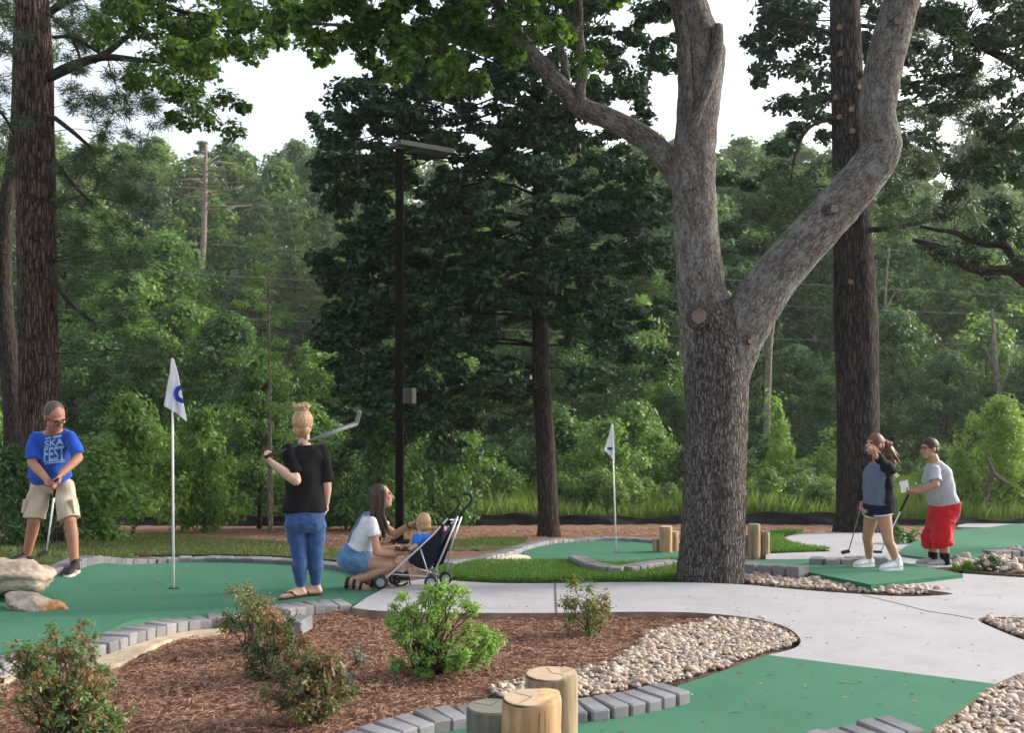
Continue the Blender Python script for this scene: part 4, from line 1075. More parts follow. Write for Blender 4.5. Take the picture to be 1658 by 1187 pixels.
for px, py, pr in pn:
    for _ in range(max(2, int((pr / 15) ** 2))):
        a = r.uniform(0, 6.28); q_ = pr / F * D * math.sqrt(r.random()); d = D + r.normal(0.6, 1.1); c = AT(px, py, d)
        C.append((c.x + math.cos(a) * q_, d, c.z + math.sin(a) * q_ * .8)); R.append(.22)
P, N = cluster_points(C, R, 130, r, .7, .6)
idx = np.repeat(np.arange(len(C)), 130); T = P - np.array(C)[idx] + np.array([0, 0, .05])
leaf_object('needles', P, N, .16, .014, 'rhomb', M['needle'], r, lp, T)
twigs('twigs', [AT(62, y, D) for y in range(-20, 640, 50)] + [AT(240, 98, D), AT(175, 92, D)], C, r, lp, M['bark_oak'], 7, .012)
# broad leaves of an oak hanging over the pine from above
om = empty('oak_tree', on(px_x(62, 19.2), 19.2), 'oak boughs hanging down into the top left sky beside the pine trunk', 'tree')
limb('trunk', [(62, 884, 34, 4), (62, 640, 30, 4), (61, 400, 28, 4), (59, 180, 26, 4), (56, 20, 22, 4), (54, -150, 16, 4)], 15.2, M['bark_oak'], om, 14)
limb('branch', [(58, 40, 16, 4), (110, 0, 14, 3), (180, -10, 12, 2), (240, 0, 10, 1), (300, 20, 8, .5), (350, 36, 6, 0), (420, 30, 4, 0)], 15.2, M['bark_oak'], om, 8)
C = crown_from_px('crown', [(225, 30, 46), (290, 50, 56), (350, 40, 56), (410, 25, 46), (470, 10, 40), (245, 115, 38), (300, 125, 36), (330, 165, 24), (345, 195, 14), (378, 205, 10), (402, 170, 9), (285, 190, 12), (300, 90, 50), (380, 75, 26), (230, -40, 70), (340, -50, 90), (450, -50, 70), (270, 155, 22), (370, 150, 18), (300, 205, 8), (440, 60, 18), (190, 20, 40), (160, 60, 26), (260, 70, 40), (330, 110, 36), (410, 60, 24), (225, 150, 22), (350, 70, 40)],
                   15.2, 130, .092, .85, 'maple', M['leaf_maple'], om, r, .8, .8, .95, 1.6)
twigs('twigs', [AT(300, 20, 15.7), AT(350, 36, 15.2), AT(240, 0, 16.2), AT(420, 30, 15.2)], C, r, om, M['bark_oak'], 4, .008)
# curved trunk at the far left edge
lt = empty('pine_tree', on(px_x(12, 21), 21), 'dim curved trunk at the left edge half hidden behind the pine', 'tree')
limb('trunk', [(22, 900, 44), (24, 760, 36), (22, 660, 32), (14, 580, 30), (6, 500, 28), (4, 420, 28), (10, 330, 24), (18, 270, 18), (24, 200, 14), (26, 60, 10), (26, -100, 7)], 21, M['bark_oak'], lt, 16, ridged(14, .03))
crown_from_px('crown', [(0, 200, 50), (30, 60, 70), (-30, 330, 60), (-20, 420, 40), (10, -60, 90)], 21.5, 60, .26, .1, 'rhomb', M['needle'], lt, r, 1.0, .8, 1.0, 1.6)

# --- right pine
D = 20.5
rp = empty('pine_tree', GP(1386, 860), 'thick dark pine trunk with sawn-off branch stubs right of the forked maple', 'tree')
limb('trunk', [(1389, 880, 92), (1389, 858, 80), (1389, 830, 70), (1389, 740, 66), (1388, 620, 66), (1385, 520, 70), (1383, 450, 64), (1380, 380, 60), (1376, 280, 54), (1372, 160, 51), (1369, 60, 49), (1366, -40, 45), (1362, -200, 38)], D, M['bark_pine'], rp, 28, ridged(15, .035))
rr = random.Random(3)
for (px, py) in ((1376, 457), (1399, 455), (1362, 88), (1361, 45), (1388, 142), (1377, 178), (1361, 190), (1378, 213), (1394, 120), (1356, 158), (1398, 332), (1369, 370), (1358, 300), (1392, 268)):
    knot(px, py, D - .36 + (abs(px - 1378) / 26) ** 2 * .22, 10, 10, rp, 'stub', .07, (px - 1378) / 24)
for pts in ([(1400, 372, 10), (1440, 370, 9, -.5), (1490, 360, 7, -.8), (1540, 345, 6, -1), (1580, 338, 5, -1), (1620, 350, 3, -1)], [(1350, 190, 7), (1320, 200, 6, -.3), (1300, 220, 5, -.4), (1285, 260, 4, -.4), (1280, 300, 3, -.4)], [(1390, 40, 8), (1440, 48, 7), (1500, 60, 5)], [(1390, 130, 7), (1450, 135, 6), (1500, 130, 4)], [(1360, 60, 7), (1310, 40, 5), (1270, 30, 4)]):
    limb('branch', pts, D - .1, M['bark_oak'], rp, 8)
pn = [(1250, 330, 50), (1300, 340, 60), (1220, 370, 40), (1280, 290, 40), (1330, 280, 30), (1450, 350, 50), (1500, 330, 40), (1440, 300, 40), (1540, 150, 50), (1580, 190, 50), (1500, 170, 46), (1620, 250, 46), (1470, 240, 34), (1560, 340, 34), (1500, 60, 50), (1250, 250, 24), (1310, 390, 26), (1600, 130, 40), (1430, 130, 30), (1530, 270, 30), (1640, 330, 30)]
C, R = [], []
for px, py, pr in pn:
    for _ in range(max(2, int((pr / 14) ** 2))):
        a = r.uniform(0, 6.28); q_ = pr / F * D * math.sqrt(r.random()); d = D + r.normal(0, 1.2); c = AT(px, py, d)
        C.append((c.x + math.cos(a) * q_, d, c.z + math.sin(a) * q_ * .6)); R.append(.26)
P, N = cluster_points(C, R, 120, r, .6, .6); idx = np.repeat(np.arange(len(C)), 120); T = P - np.array(C)[idx] + np.array([0, 0, .05])
leaf_object('needles', P, N, .19, .016, 'rhomb', M['needle'], r, rp, T)
twigs('twigs', [AT(1380, y, D) for y in range(-20, 440, 40)] + [AT(1540, 345, D - 1), AT(1490, 360, D - .8)], C, r, rp, M['bark_oak'], 7, .012)
# --- oak behind the right pine (dark leaves against the sky)
D = 24.0
ro = empty('oak_tree', on(px_x(1390, D), D), 'dark leafy oak behind the right pine, its leaves against the bright sky', 'tree')
limb('trunk', [(1392, 880, 30), (1390, 640, 24), (1388, 450, 20), (1382, 300, 16), (1378, 100, 12), (1374, -80, 6)], D, M['bark_oak'], ro, 14)
C = crown_from_px('crown', [(1235, 20, 36), (1270, 60, 46), (1310, 90, 50), (1300, 150, 46), (1320, 210, 40), (1275, 170, 26), (1285, 240, 30), (1330, 20, 50), (1240, 80, 20), (1420, 60, 50), (1440, 150, 40), (1430, 230, 40), (1280, -50, 80), (1400, -60, 80), (1330, 300, 46), (1270, 320, 40), (1220, 330, 36), (1200, 290, 24), (1255, 280, 20), (1300, 380, 36), (1230, 400, 30), (1190, 380, 26), (1220, 50, 26), (1250, 120, 26), (1450, 20, 40), (1470, 90, 36), (1455, 190, 34), (1475, 260, 34), (1430, 300, 36), (1500, 220, 30), (1530, 260, 30)],
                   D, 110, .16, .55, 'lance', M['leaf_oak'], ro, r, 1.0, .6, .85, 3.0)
twigs('branches', [AT(1384, y, D) for y in range(0, 480, 40)], C, r, ro, M['bark_oak'], 5, .022)
# --- tree outside the right edge with crooked low limbs
D = 14.5
re_ = empty('oak_tree', on(px_x(1800, D), D), 'crooked dark limbs and leaves reaching in from the right edge', 'tree')
limb('trunk', [(1800, 960, 66), (1795, 800, 58), (1780, 640, 54), (1772, 520, 50), (1785, 380, 46), (1800, 200, 40), (1810, 0, 34), (1815, -200, 26)], D, M['bark_oak'], re_, 20, ridged(18, .03))
limb('branch', [(1772, 540, 26), (1710, 490, 22), (1660, 455, 19), (1635, 438, 17), (1590, 438, 15), (1560, 428, 14), (1535, 405, 12), (1500, 395, 10), (1478, 388, 6)], D, M['bark_oak'], re_, 10)
limb('branch', [(1660, 455, 15), (1645, 425, 13), (1625, 398, 12), (1600, 396, 11), (1570, 388, 10), (1545, 376, 8), (1515, 372, 6), (1490, 366, 4)], D, M['bark_oak'], re_, 10)
limb('branch', [(1800, 160, 24), (1700, 130, 18), (1620, 90, 14), (1560, 60, 11), (1510, 45, 8), (1480, 20, 5)], D, M['bark_oak'], re_, 10)
limb('branch', [(1700, 130, 12), (1650, 190, 9), (1600, 230, 6)], D, M['bark_oak'], re_, 8)
C = crown_from_px('crown', [(1500, 20, 34), (1540, 40, 46), (1590, 30, 60), (1640, 60, 60), (1660, 140, 46), (1640, 220, 40), (1620, 290, 44), (1650, 370, 36), (1600, 180, 26), (1560, 100, 34), (1690, 260, 60), (1540, 420, 24), (1590, 420, 18), (1510, 400, 16), (1620, 340, 30), (1700, 60, 60), (1540, -60, 70), (1660, -60, 90), (1600, 450, 14), (1495, 70, 20), (1640, 10, 50), (1690, 400, 50), (1490, 130, 30), (1530, 150, 40), (1580, 120, 40), (1610, 240, 40), (1570, 290, 34), (1530, 330, 30), (1600, 370, 30), (1500, 90, 30), (1460, 40, 26)],
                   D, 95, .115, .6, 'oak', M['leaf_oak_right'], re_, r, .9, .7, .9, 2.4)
twigs('twigs', [AT(1590, 438, D), AT(1545, 376, D), AT(1620, 90, D), AT(1560, 60, D), AT(1650, 190, D), AT(1700, 130, D), AT(1720, 490, D)], C, r, re_, M['bark_oak'], 4, .009)

# --- dead snag on the hill
D = 70
sn = empty('dead_pine', on(px_x(330, D), D), 'bare dead pine with pale bark and short branches on the far hillside', 'tree')
limb('trunk', [(326, 640, 11), (327, 450, 10), (330, 380, 9), (332, 300, 7.5), (333, 250, 5), (333, 232, 3)], D, M['bark_dead'], sn, 10)
mb = MB(); rs = random.Random(4)
for y in range(246, 350, 4):
    for sd_ in (-1, 1):
        if rs.random() < .75:
            L = rs.uniform(18, 72) * (.45 + (y - 240) / 130); a, b, c = AT(332, y, D), AT(332 + sd_ * L * .5, y - rs.uniform(-2, 6), D + rs.uniform(-1, 1)), AT(332 + sd_ * L, y - rs.uniform(-3, 12), D + rs.uniform(-2, 2))
            mb.tube([a, b, c], [.06, .04, .018], 4)
mb.build('dead_branches', M['bark_dead'], sn, True, True)
# --- thin sapling behind the woman
D = 21
sp_ = empty('sapling', GP(438, 862), 'slender pale sapling trunk with feathery crown behind the woman in black', 'tree')
limb('trunk', [(438, 875, 9), (438, 800, 7.5), (437, 700, 6.5), (436, 600, 5), (434, 480, 4), (432, 400, 2)], D, M['bark_pale'], sp_, 8)
C = crown_from_px('crown', [(432, 395, 20), (436, 420, 26), (440, 450, 34), (420, 500, 44), (450, 540, 44), (400, 570, 40), (470, 600, 40), (430, 640, 44), (390, 660, 34), (480, 670, 34), (440, 720, 36), (500, 640, 26), (410, 740, 30)], D, 60, .16, .2, 'rhomb', M['leaf_mid'], sp_, r, .7, .45, 1.0, 1.3)
twigs('twigs', [AT(436, y, D) for y in range(400, 760, 30)], C, r, sp_, M['twig'], 2, .008)
# --- slim trunks in the woods
def slim(name, pts, d, bark, label, crown=None, mat='leaf_mid'):
    rt = empty(name, on(px_x(pts[0][0], d), d), label, 'tree')
    limb('trunk', pts, d, bark, rt, 8)
    if crown: crown_from_px('crown', crown, d, 30, .22, .55, 'rhomb', M[mat], rt, r, .8, .7, 1.0, 1.0)
    return rt
t_ = slim('ivy_covered_tree', [(1240, 760, 12), (1243, 640, 11), (1246, 560, 10), (1252, 510, 9), (1262, 440, 7), (1280, 360, 5)], 36, M['bark_pale'], 'slim leaning trunk in the gap between maple and right pine', [(1243, 640, 12), (1240, 680, 14), (1244, 720, 16), (1290, 370, 30)])
limb('branch', [(1246, 590, 6), (1236, 565, 4), (1230, 545, 3)], 36, M['bark_pale'], t_, 6)
t_ = slim('bare_tree', [(1442, 700, 6), (1440, 620, 6), (1436, 540, 5), (1434, 470, 4), (1440, 400, 2)], 46, M['bark_pale'], 'thin pale forked tree right of the thick pine trunk')
for pts in ([(1440, 620, 4), (1430, 580, 3), (1420, 540, 3), (1416, 480, 2), (1420, 420, 1.5)], [(1441, 610, 3), (1455, 590, 2.5), (1475, 570, 2)], [(1435, 510, 3), (1445, 480, 2.5), (1460, 470, 2)]): limb('branch', pts, 46, M['bark_pale'], t_, 6)
t_ = slim('bare_tree', [(1618, 680, 10), (1618, 640, 9), (1612, 590, 8), (1609, 540, 6), (1606, 500, 4)], 40, M['bark_pale'], 'pale bare trunk above the lime young tree at the right', [(1600, 500, 30), (1640, 520, 30), (1580, 540, 24)], 'leaf_lime')
for pts in ([(1617, 640, 5), (1628, 610, 4), (1640, 585, 3), (1652, 560, 2)], [(1612, 600, 4), (1602, 580, 3), (1594, 560, 2)]): limb('branch', pts, 40, M['bark_pale'], t_, 6)
t_ = empty('dead_tree', on(px_x(1603, 25), 25), 'broken grey dead trunk leaning in the bushes at the right', 'tree')
limb('trunk', [(1594, 812, 9), (1600, 790, 9), (1607, 765, 8), (1602, 750, 7), (1596, 738, 4)], 25.2, M['bark_far'], t_, 8)
limb('branch', [(1607, 765, 8), (1622, 778, 7), (1634, 784, 5)], 25.2, M['bark_far'], t_, 8)

# ------------------------------------------------------------------ garden shrubs
def garden_shrub(label, px, py, boxes, n, leaf, asp, mat, red=None, redf=.25, shape='lance', stems=9, rng=r, spread=.12, name='shrub', clus_px=16):
    b = GP(px, py); d = b.y
    rt = empty(name, b, label, 'shrub')
    C, R = [], []
    for bx, by, br in boxes:
        m = max(2, int((br / clus_px) ** 2 * 2.2))
        for _ in range(m):
            a = rng.uniform(0, 6.28); q_ = br / F * d * math.sqrt(rng.random()); dd = rng.normal(0, br / F * d * .8)
            c = AT(bx, by, d); z = c.z + math.sin(a) * q_
            C.append((c.x + math.cos(a) * q_, d + dd, max(z, gz(c.x, d + dd) + .03))); R.append(clus_px / F * d * rng.uniform(.85, 1.55))
    per = max(6, n // len(C))
    P, N = cluster_points(C, R, per, rng, .9, .8)
    P[:, 2] = np.maximum(P[:, 2], g(P[:, 0], P[:, 1]) + .01)
    idx = np.repeat(np.arange(len(C)), per); T = P - np.array(C)[idx] + rng.normal(0, .4 * leaf, P.shape) + np.array([0, 0, .3 * leaf])
    if red:
        h = (P[:, 2] - P[:, 2].min()) / np.ptp(P[:, 2]); pr = redf * (.3 + 1.4 * h)
        blot = .5 + .5 * np.sin(np.array(C)[idx][:, 0] * 31 + np.array(C)[idx][:, 2] * 37 + np.array(C)[idx][:, 1] * 23)
        k = rng.random(len(P)) < pr * blot * 2
        leaf_object('new_growth', P[k], N[k], leaf, leaf * asp, shape, M[red], rng, rt, T[k]); P, N, T = P[~k], N[~k], T[~k]
    leaf_object('foliage', P, N, leaf, leaf * asp, shape, mat, rng, rt, T)
    mb = MB(); cs = sorted(range(len(C)), key=lambda i: rng.random())
    for i in cs[:max(stems, len(C) // 2)]:
        s0 = np.array(b) + np.array([rng.normal(0, .025), rng.normal(0, .025), -.02])
        mb.tube(limb_path(s0, C[i], rng, .12, 5), [.005, .0045, .004, .003, .002], 4)
    mb.build('stem', M['twig'], rt, True, True)
    for o in rt.children:
        if o.name.startswith('new_growth'): o['kind'] = 'stuff'
    return rt
garden_shrub('bushy green shrub with orange-pink new leaves in the bottom left corner', 108, 1200, [(70, 1060, 40), (115, 1055, 38), (50, 1090, 40), (100, 1110, 50), (140, 1100, 40), (130, 1150, 50), (90, 1165, 40), (165, 1160, 34), (125, 1190, 46), (40, 1065, 24), (180, 1175, 20)], 9000, .026, .36, M['leaf_nandina'], 'leaf_red', .20, clus_px=12)
garden_shrub('upright green shrub with reddish tips nearest the woman in jeans', 402, 1056, [(405, 970, 24), (400, 1000, 32), (415, 1020, 34), (400, 1040, 26), (430, 990, 22), (385, 1010, 18)], 3600, .030, .36, M['leaf_nandina'], 'leaf_red', .18)
garden_shrub('reddish brown shrub between two greener ones in the mulch bed', 440, 1098, [(455, 1010, 26), (440, 1040, 32), (460, 1050, 30), (430, 1075, 28), (470, 1020, 18), (420, 1060, 20)], 3600, .030, .36, M['leaf_olive'], 'leaf_red', .32)
garden_shrub('rounded olive green shrub in the middle of the mulch bed', 498, 1168, [(490, 1070, 34), (480, 1105, 42), (520, 1100, 40), (500, 1140, 42), (455, 1120, 26), (540, 1130, 28), (530, 1075, 24)], 5500, .030, .38, M['leaf_olive'], 'leaf_red', .12)
garden_shrub('bright lime green sprawling shrub in front of the stroller', 690, 1092, [(655, 985, 22), (640, 1010, 14), (715, 968, 26), (748, 965, 20), (760, 985, 12), (700, 990, 30), (655, 1015, 26), (680, 1040, 34), (720, 1040, 30), (765, 1040, 32), (795, 1042, 18), (805, 1030, 8), (740, 1068, 24), (780, 1070, 14), (652, 1084, 16), (640, 1076, 8), (690, 1075, 24), (742, 948, 9), (715, 946, 9), (690, 960, 14)], 13000, .024, .46, M['leaf_clem'], clus_px=10, stems=16)
garden_shrub('small wispy shrub with purplish red tips in front of the pale path', 954, 1026, [(930, 965, 18), (955, 970, 24), (975, 965, 18), (945, 990, 26), (970, 990, 22), (955, 1010, 16), (925, 985, 14)], 2600, .034, .30, M['leaf_nandina'], 'leaf_red', .26)
garden_shrub('dark little shrub between the ponytailed girl and the man in red shorts', 1463, 884, [(1463, 862, 14), (1452, 868, 12), (1475, 868, 12), (1463, 874, 14)], 900, .07, .4, M['leaf_deep'], clus_px=8)
garden_shrub('low blue-green creeping shrub among the rocks on the right', 1606, 926, [(1590, 914, 10), (1610, 912, 12), (1625, 918, 10), (1600, 922, 10)], 1400, .05, .18, M['leaf_blue'], clus_px=7)
garden_shrub('yellow-green tuft beside the feet of the man in red shorts', 1552, 926, [(1548, 917, 9), (1562, 918, 9), (1572, 921, 6)], 1100, .05, .2, M['leaf_lime'], clus_px=7)
# small seedlings on the mulch
for lab, px, py in (('tiny grey-green seedling on the mulch left of the lime shrub', 580, 1080), ('small weed sprouting in the mulch beside the olive shrub', 556, 1108)):
    garden_shrub(lab, px, py, [(px, py - 10, 12)], 80, .03, .4, M['leaf_blue'], name='seedling')
# ------------------------------------------------------------------ boulders
def rock(name, label, c, rad, M3, seed, mat, size=0.014, cuts=10):
    rn = np.random.default_rng(seed); mb = MB(); mb.ell((0, 0, 0), rad, None, 40)
    V = np.array([tuple(v) for v in mb.v])
    for _ in range(cuts + 8):       # flat cleavage faces
        n = rn.normal(size=3); n /= np.linalg.norm(n); e = np.linalg.norm(n * np.array(rad)); h = e * rn.uniform(.60, .88)
        s = V @ n; V = V - np.outer(np.maximum(s - h, 0) * .92, n)
    A = np.array(M3); V = V @ A.T + np.array(c)
    mb.v = [Vector(p) for p in V]
    ph = rn.uniform(0, 6.28, 8)
    def nz(co):
        x, y, z = co[:, 0], co[:, 1], co[:, 2]
        return .011 * np.sign(np.sin(z * 62 + 3 * np.sin(x * 7 + ph[0]) + 1.5 * np.sin(y * 9))) * np.abs(np.sin(z * 62 + 3 * np.sin(x * 7 + ph[0]) + 1.5 * np.sin(y * 9))) ** .5 + .006 * np.sin(x * 13 + y * 17 + ph[4]) + .006 * np.sin(x * 31 + ph[1] + 2 * np.sin(y * 23)) * np.sin(z * 37 + ph[2]) + .004 * np.sin(x * 71 + y * 55) * np.sin(z * 83 + ph[3])
    return tag(mb.voxel(name, mat, None, size, 2, nz), label, 'boulder')
c = AT(10, 938, 8.55)
rock('boulder', 'large pale layered boulder lying in front of the man in blue', c, (.56, .34, .168), Matrix.Rotation(math.radians(4), 3, 'Y') @ Matrix.Rotation(.15, 3, 'Z'), 5, M['boulder'])
c = AT(52, 984, 7.95)
rock('boulder', 'smaller boulder with a rusty broken end under the large boulder', c, (.37, .2, .095), Matrix.Rotation(math.radians(7), 3, 'Y') @ Matrix.Rotation(-.3, 3, 'Z'), 9, M['boulder_rust'])

# ------------------------------------------------------------------ log posts
plain('twig_brown', (.07, .05, .03), .9)
def log_post(label, px, topy, d, rad, mat, endm, down=0.6, group=None, lean=0.0):
    top = AT(px, topy, d); zb = gz(top.x, d) - .15
    rt = empty('log_post', (top.x, d, zb + .15), label, 'log post', group)
    mb = MB(); rn = random.Random(int(px)); bf = ridged(int(px), .02, (5, 9, 14))
    hts = np.linspace(zb, top.z - .006, 7)
    mb.tube([(top.x + rn.uniform(-.002, .002), d, z) for z in hts] + [(top.x, d, top.z)], [rad * (1 + .02 * (i == 0)) for i in range(7)] + [rad * .965], 36, True, bf)
    mb.build('log', mat, rt, True)
    me = MB(); me.tube([(top.x, d, top.z + .0005), (top.x, d, top.z + .004)], [rad * .95, rad * .94], 36, True, bf); o = me.build('end_grain', endm, rt, False)
    mc = MB()      # drying cracks down the face and across the end
    for k in range(3):
        a = rn.uniform(3.4, 6.0); x, y = top.x + math.cos(a) * rad * .985, d + math.sin(a) * rad * .985; z1 = top.z - rn.uniform(0, .05)
        mc.bar((x, y, z1), (x + rn.uniform(-.006, .006), y, z1 - rn.uniform(.06, .2)), .0016, .006)
    for k in range(2):
        a = rn.uniform(0, 6.28); mc.bar((top.x, d, top.z + .003), (top.x + math.cos(a) * rad * .8, d + math.sin(a) * rad * .8, top.z + .003), .0025, .004)
    mc.build('crack', M['twig_brown'], rt, False)
    return rt
log_post('tallest of the three near log posts, greenish grey with pale sawn top', 893, 1092, 4.0, .106, M['log_side'], M['log_end'])
log_post('front log post with warm orange grain at the bottom edge', 861, 1131, 3.55, .106, M['log_orange'], M['log_end'])
log_post('weathered dark green log post beside the front one', 796, 1145, 3.78, .095, M['log_weathered'], M['log_end_grey'])
log_post('tall log post of the group left of the forked maple trunk', 1078, 853, 14.3, .092, M['log_orange'], M['log_end'])
log_post('short dark log post at the left of the group behind the maple', 1063.5, 873, 14.4, .065, M['log_side'], M['log_end_grey'])
log_post('shorter orange log post just left of the maple trunk', 1091, 861, 14.6, .068, M['log_orange'], M['log_end'])
log_post('tall mossy log post just right of the forked maple trunk', 1221, 849, 13.6, .082, M['log_side'], M['log_end_grey'])
log_post('shorter mossy log post right of the tall mossy one', 1238, 861, 13.7, .068, M['log_side'], M['log_end_grey'])
log_post('short log post half hidden by the right side of the maple trunk', 1207, 866, 13.9, .06, M['log_weathered'], M['log_end_grey'])

# ------------------------------------------------------------------ flagsticks
m, nt, b = nmat('flag_cloth'); b.inputs['Base Color'].default_value = (.80, .80, .86, 1); b.inputs['Roughness'].default_value = .8
tr = nt.nodes.new('ShaderNodeBsdfTranslucent'); tr.inputs[0].default_value = (.8, .8, .86, 1); ms = nt.nodes.new('ShaderNodeMixShader'); ms.inputs[0].default_value = .35
nt.links.new(ramp(nt, noise_tex(nt, 7, 3), [(.3, (.74, .74, .82)), (.7, (.84, .84, .88))]), b.inputs['Base Color'])
nt.links.new(b.outputs[0], ms.inputs[1]); nt.links.new(tr.outputs[0], ms.inputs[2]); nt.links.new(ms.outputs[0], nt.nodes['Material Output'].inputs[0])
plain('emblem_blue', (.02, .075, .46), .7); plain('emblem_navy', (.03, .04, .17), .7); plain('cup_dark', (.01, .012, .01), .8)
def flagstick(label, basepx, toppx, d, edges, fold, emblem, emat):
    """edges: rows of (y, left x, right x) in photo pixels down the cloth, last row slanted by (left y, right y)"""
    b0 = GP(*basepx, 0.03); d = b0.y
    rt = empty('flagstick', b0, label, 'flagstick')
    top = AT(toppx[0], toppx[1], d); mb = MB(); mb.tube([b0 - Vector((0, 0, .05)), top], [.0115, .0095], 10)
    mb.ell(top, (.012, .012, .012)); mb.build('pole', M['stick_white'], rt)
    mc = MB(); mc.tube([(b0.x, b0.y, b0.z - .002), (b0.x, b0.y, b0.z + .002)], [.055, .055], 20); mc.build('cup', M['cup_dark'], rt, False)
    ys = [e[0] for e in edges]; nu, nv = 26, 40; V = []
    def pt(u, v, off=0.0):
        yl = np.interp(v, np.linspace(0, 1, len(edges)), [e[0] for e in edges]); yr = np.interp(v, np.linspace(0, 1, len(edges)), [e[3] for e in edges])
        ym = np.interp(v, np.linspace(0, 1, len(edges)), [e[4] for e in edges])
        l = np.interp(v, np.linspace(0, 1, len(edges)), [e[1] for e in edges]); r_ = np.interp(v, np.linspace(0, 1, len(edges)), [e[2] for e in edges])
        y = (yl * (1 - 2 * u) + ym * 2 * u) if u < .5 else (ym * (2 - 2 * u) + yr * (2 * u - 1))
        dep = fold * v * math.sin(u * 9.5 + 1.2 * v) * (.35 + .65 * v) - .015 + off
        return AT(l + (r_ - l) * u, y, d + dep)
    V = [pt(i / nu, j / nv) for j in range(nv + 1) for i in range(nu + 1)]
    Fc = [(j * (nu + 1) + i, j * (nu + 1) + i + 1, (j + 1) * (nu + 1) + i + 1, (j + 1) * (nu + 1) + i) for j in range(nv) for i in range(nu)]
    me = bpy.data.meshes.new('flag'); me.from_pydata([tuple(v) for v in V], [], Fc); me.polygons.foreach_set('use_smooth', np.ones(len(Fc), bool))
    fo = link('flag', me, M['flag_cloth'], rt); so = fo.modifiers.new('s', 'SOLIDIFY'); so.thickness = .003
    # printed mark: cells of the cloth grid that fall inside the mark
    n2 = 90; ev, ef = [], []
    for j in range(n2):
        for i in range(n2):
            u, v = (i + .5) / n2, (j + .5) / n2
            p = pt(u, v); sx, sy = CX + F * p.x / p.y, HY - F * (p.z - CAMZ) / p.y
            if emblem(sx, sy):
                k = len(ev)
                for du, dv in ((0, 0), (1, 0), (1, 1), (0, 1)): ev.append(tuple(pt((i + du) / n2, (j + dv) / n2, -.012)))
                ef.append((k, k + 1, k + 2, k + 3))
    me = bpy.data.meshes.new('emblem'); me.from_pydata(ev, [], ef); link('emblem', me, emat, fo).matrix_parent_inverse = Matrix()
    return rt
ring = lambda x, y: .24 < ((x - 296) / 15) ** 2 + ((y - 638) / 15) ** 2 < 1.0
flagstick('white flag with a blue ring mark on the stick in the left putting green', (281, 953), (279, 582), 9.5,
          [(581, 277, 281.5, 581, 580.5), (602, 275, 288, 603, 602), (622, 271, 292, 625, 623), (641, 268, 297, 652, 645), (657, 265, 303, 683, 668)], .05, ring, M['emblem_blue'])
flagstick('smaller white flag with a dark blue mark on the stick in the middle putting green', (998, 895), (991, 688), 14.6,
          [(688, 989.5, 993.5, 688, 687.5), (700, 987, 994, 702, 701), (712, 983.5, 994.5, 717, 714), (722, 980, 995, 733, 727), (728, 977.5, 995.3, 748, 737)], .04,
          lambda x, y: 983 < x < 992.5 and 724.5 < y < 729 - abs(x - 988) * .55 + .8, M['emblem_navy'])

# ------------------------------------------------------------------ lamp post
D = 17.0
b0 = on(px_x(647, D), D); lamp = empty('lamp_post', b0, 'tall black square lamp post with flat lamp head behind the crouching woman', 'lamp post')
mb = MB(); zt = AT(647, 240, D).z; hw = 6.3 / F * D
mb.box((b0.x, D, (zt + b0.z - .1) / 2), Vector((hw, 0, 0)), Vector((0, hw, 0)), Vector((0, 0, (zt - b0.z + .1) / 2))); mb.build('pole', M['pole_black'], lamp, False, bevel=.012)
mb = MB(); mb.box((b0.x, D, b0.z + .02), Vector((.16, 0, 0)), Vector((0, .16, 0)), Vector((0, 0, .03))); mb.build('base_plate', M['pole_black'], lamp, False, bevel=.01)
a = Vector((.80, .60, 0)).normalized(); c_ = Vector((-.60, .80, 0)) * -1
p0 = AT(638, 232, D - .05); mb = MB()
mb.box(p0 + a * .58 + c_ * -.02, a * .56, c_ * .20, Vector((0, 0, .046))); mb.build('lamp_head', M['lamp_dark'], lamp, False, bevel=.01)
vary('lens_grey', (.10, .10, .10), (.14, .14, .14), 20, .3)
mb = MB(); mb.box(p0 + a * .68 + Vector((0, 0, -.048)), a * .36, c_ * .14, Vector((0, 0, .005))); mb.build('lens', M['lens_grey'], lamp, False)
mb = MB(); mb.box(AT(648, 238, D), Vector((.075, 0, 0)), Vector((0, .075, 0)), Vector((0, 0, .05))); mb.build('bracket', M['lamp_dark'], lamp, False, bevel=.008)
vary('speaker_grey', (.06, .055, .05), (.10, .09, .08), 30, .6)
mb = MB(); mb.box(AT(663, 641, D - .03), Vector((.085, -.03, 0)), Vector((.03, .085, 0)), Vector((0, 0, .135))); sp = mb.build('speaker_box', M['speaker_grey'], lamp, False, bevel=.012)
mb = MB()
for k in range(9): mb.bar(AT(656, 630 + k * 2.6, D - .155), AT(668, 630 + k * 2.6, D - .185), .004, .012)
mb.build('grille', M['lamp_dark'], sp, False).matrix_parent_inverse = Matrix()

# ------------------------------------------------------------------ silt fence, stakes, cables
sf = empty('silt_fence', on(0, 24.6), 'low black silt fence sagging along the back of the course', 'fence')
V, Fc = [], []; xs = np.arange(-16, 16.01, .12); rs = np.random.default_rng(2)
for i, x in enumerate(xs):
    y = 24.5 + .25 * math.sin(x * .35) + .05 * math.sin(x * 2.3); post = (x % 2.2) / 2.2
    H = .25 + .045 * math.sin(x * .9 + 1) - .10 * math.sin(math.pi * post) * (.5 + .5 * math.sin(x * .7)) + .02 * math.sin(x * 5.1)
    for j in range(7):
        t = j / 6; V.append((x, y + .05 * math.sin(x * 3.7 + t * 4) * math.sin(t * 3.1) + .16 * (1 - t) ** 2 * -1, gz(x, y) - .05 + (H + .05) * t))
for i in range(len(xs) - 1):
    for j in range(6): a0 = i * 7 + j; Fc.append((a0, a0 + 7, a0 + 8, a0 + 1))
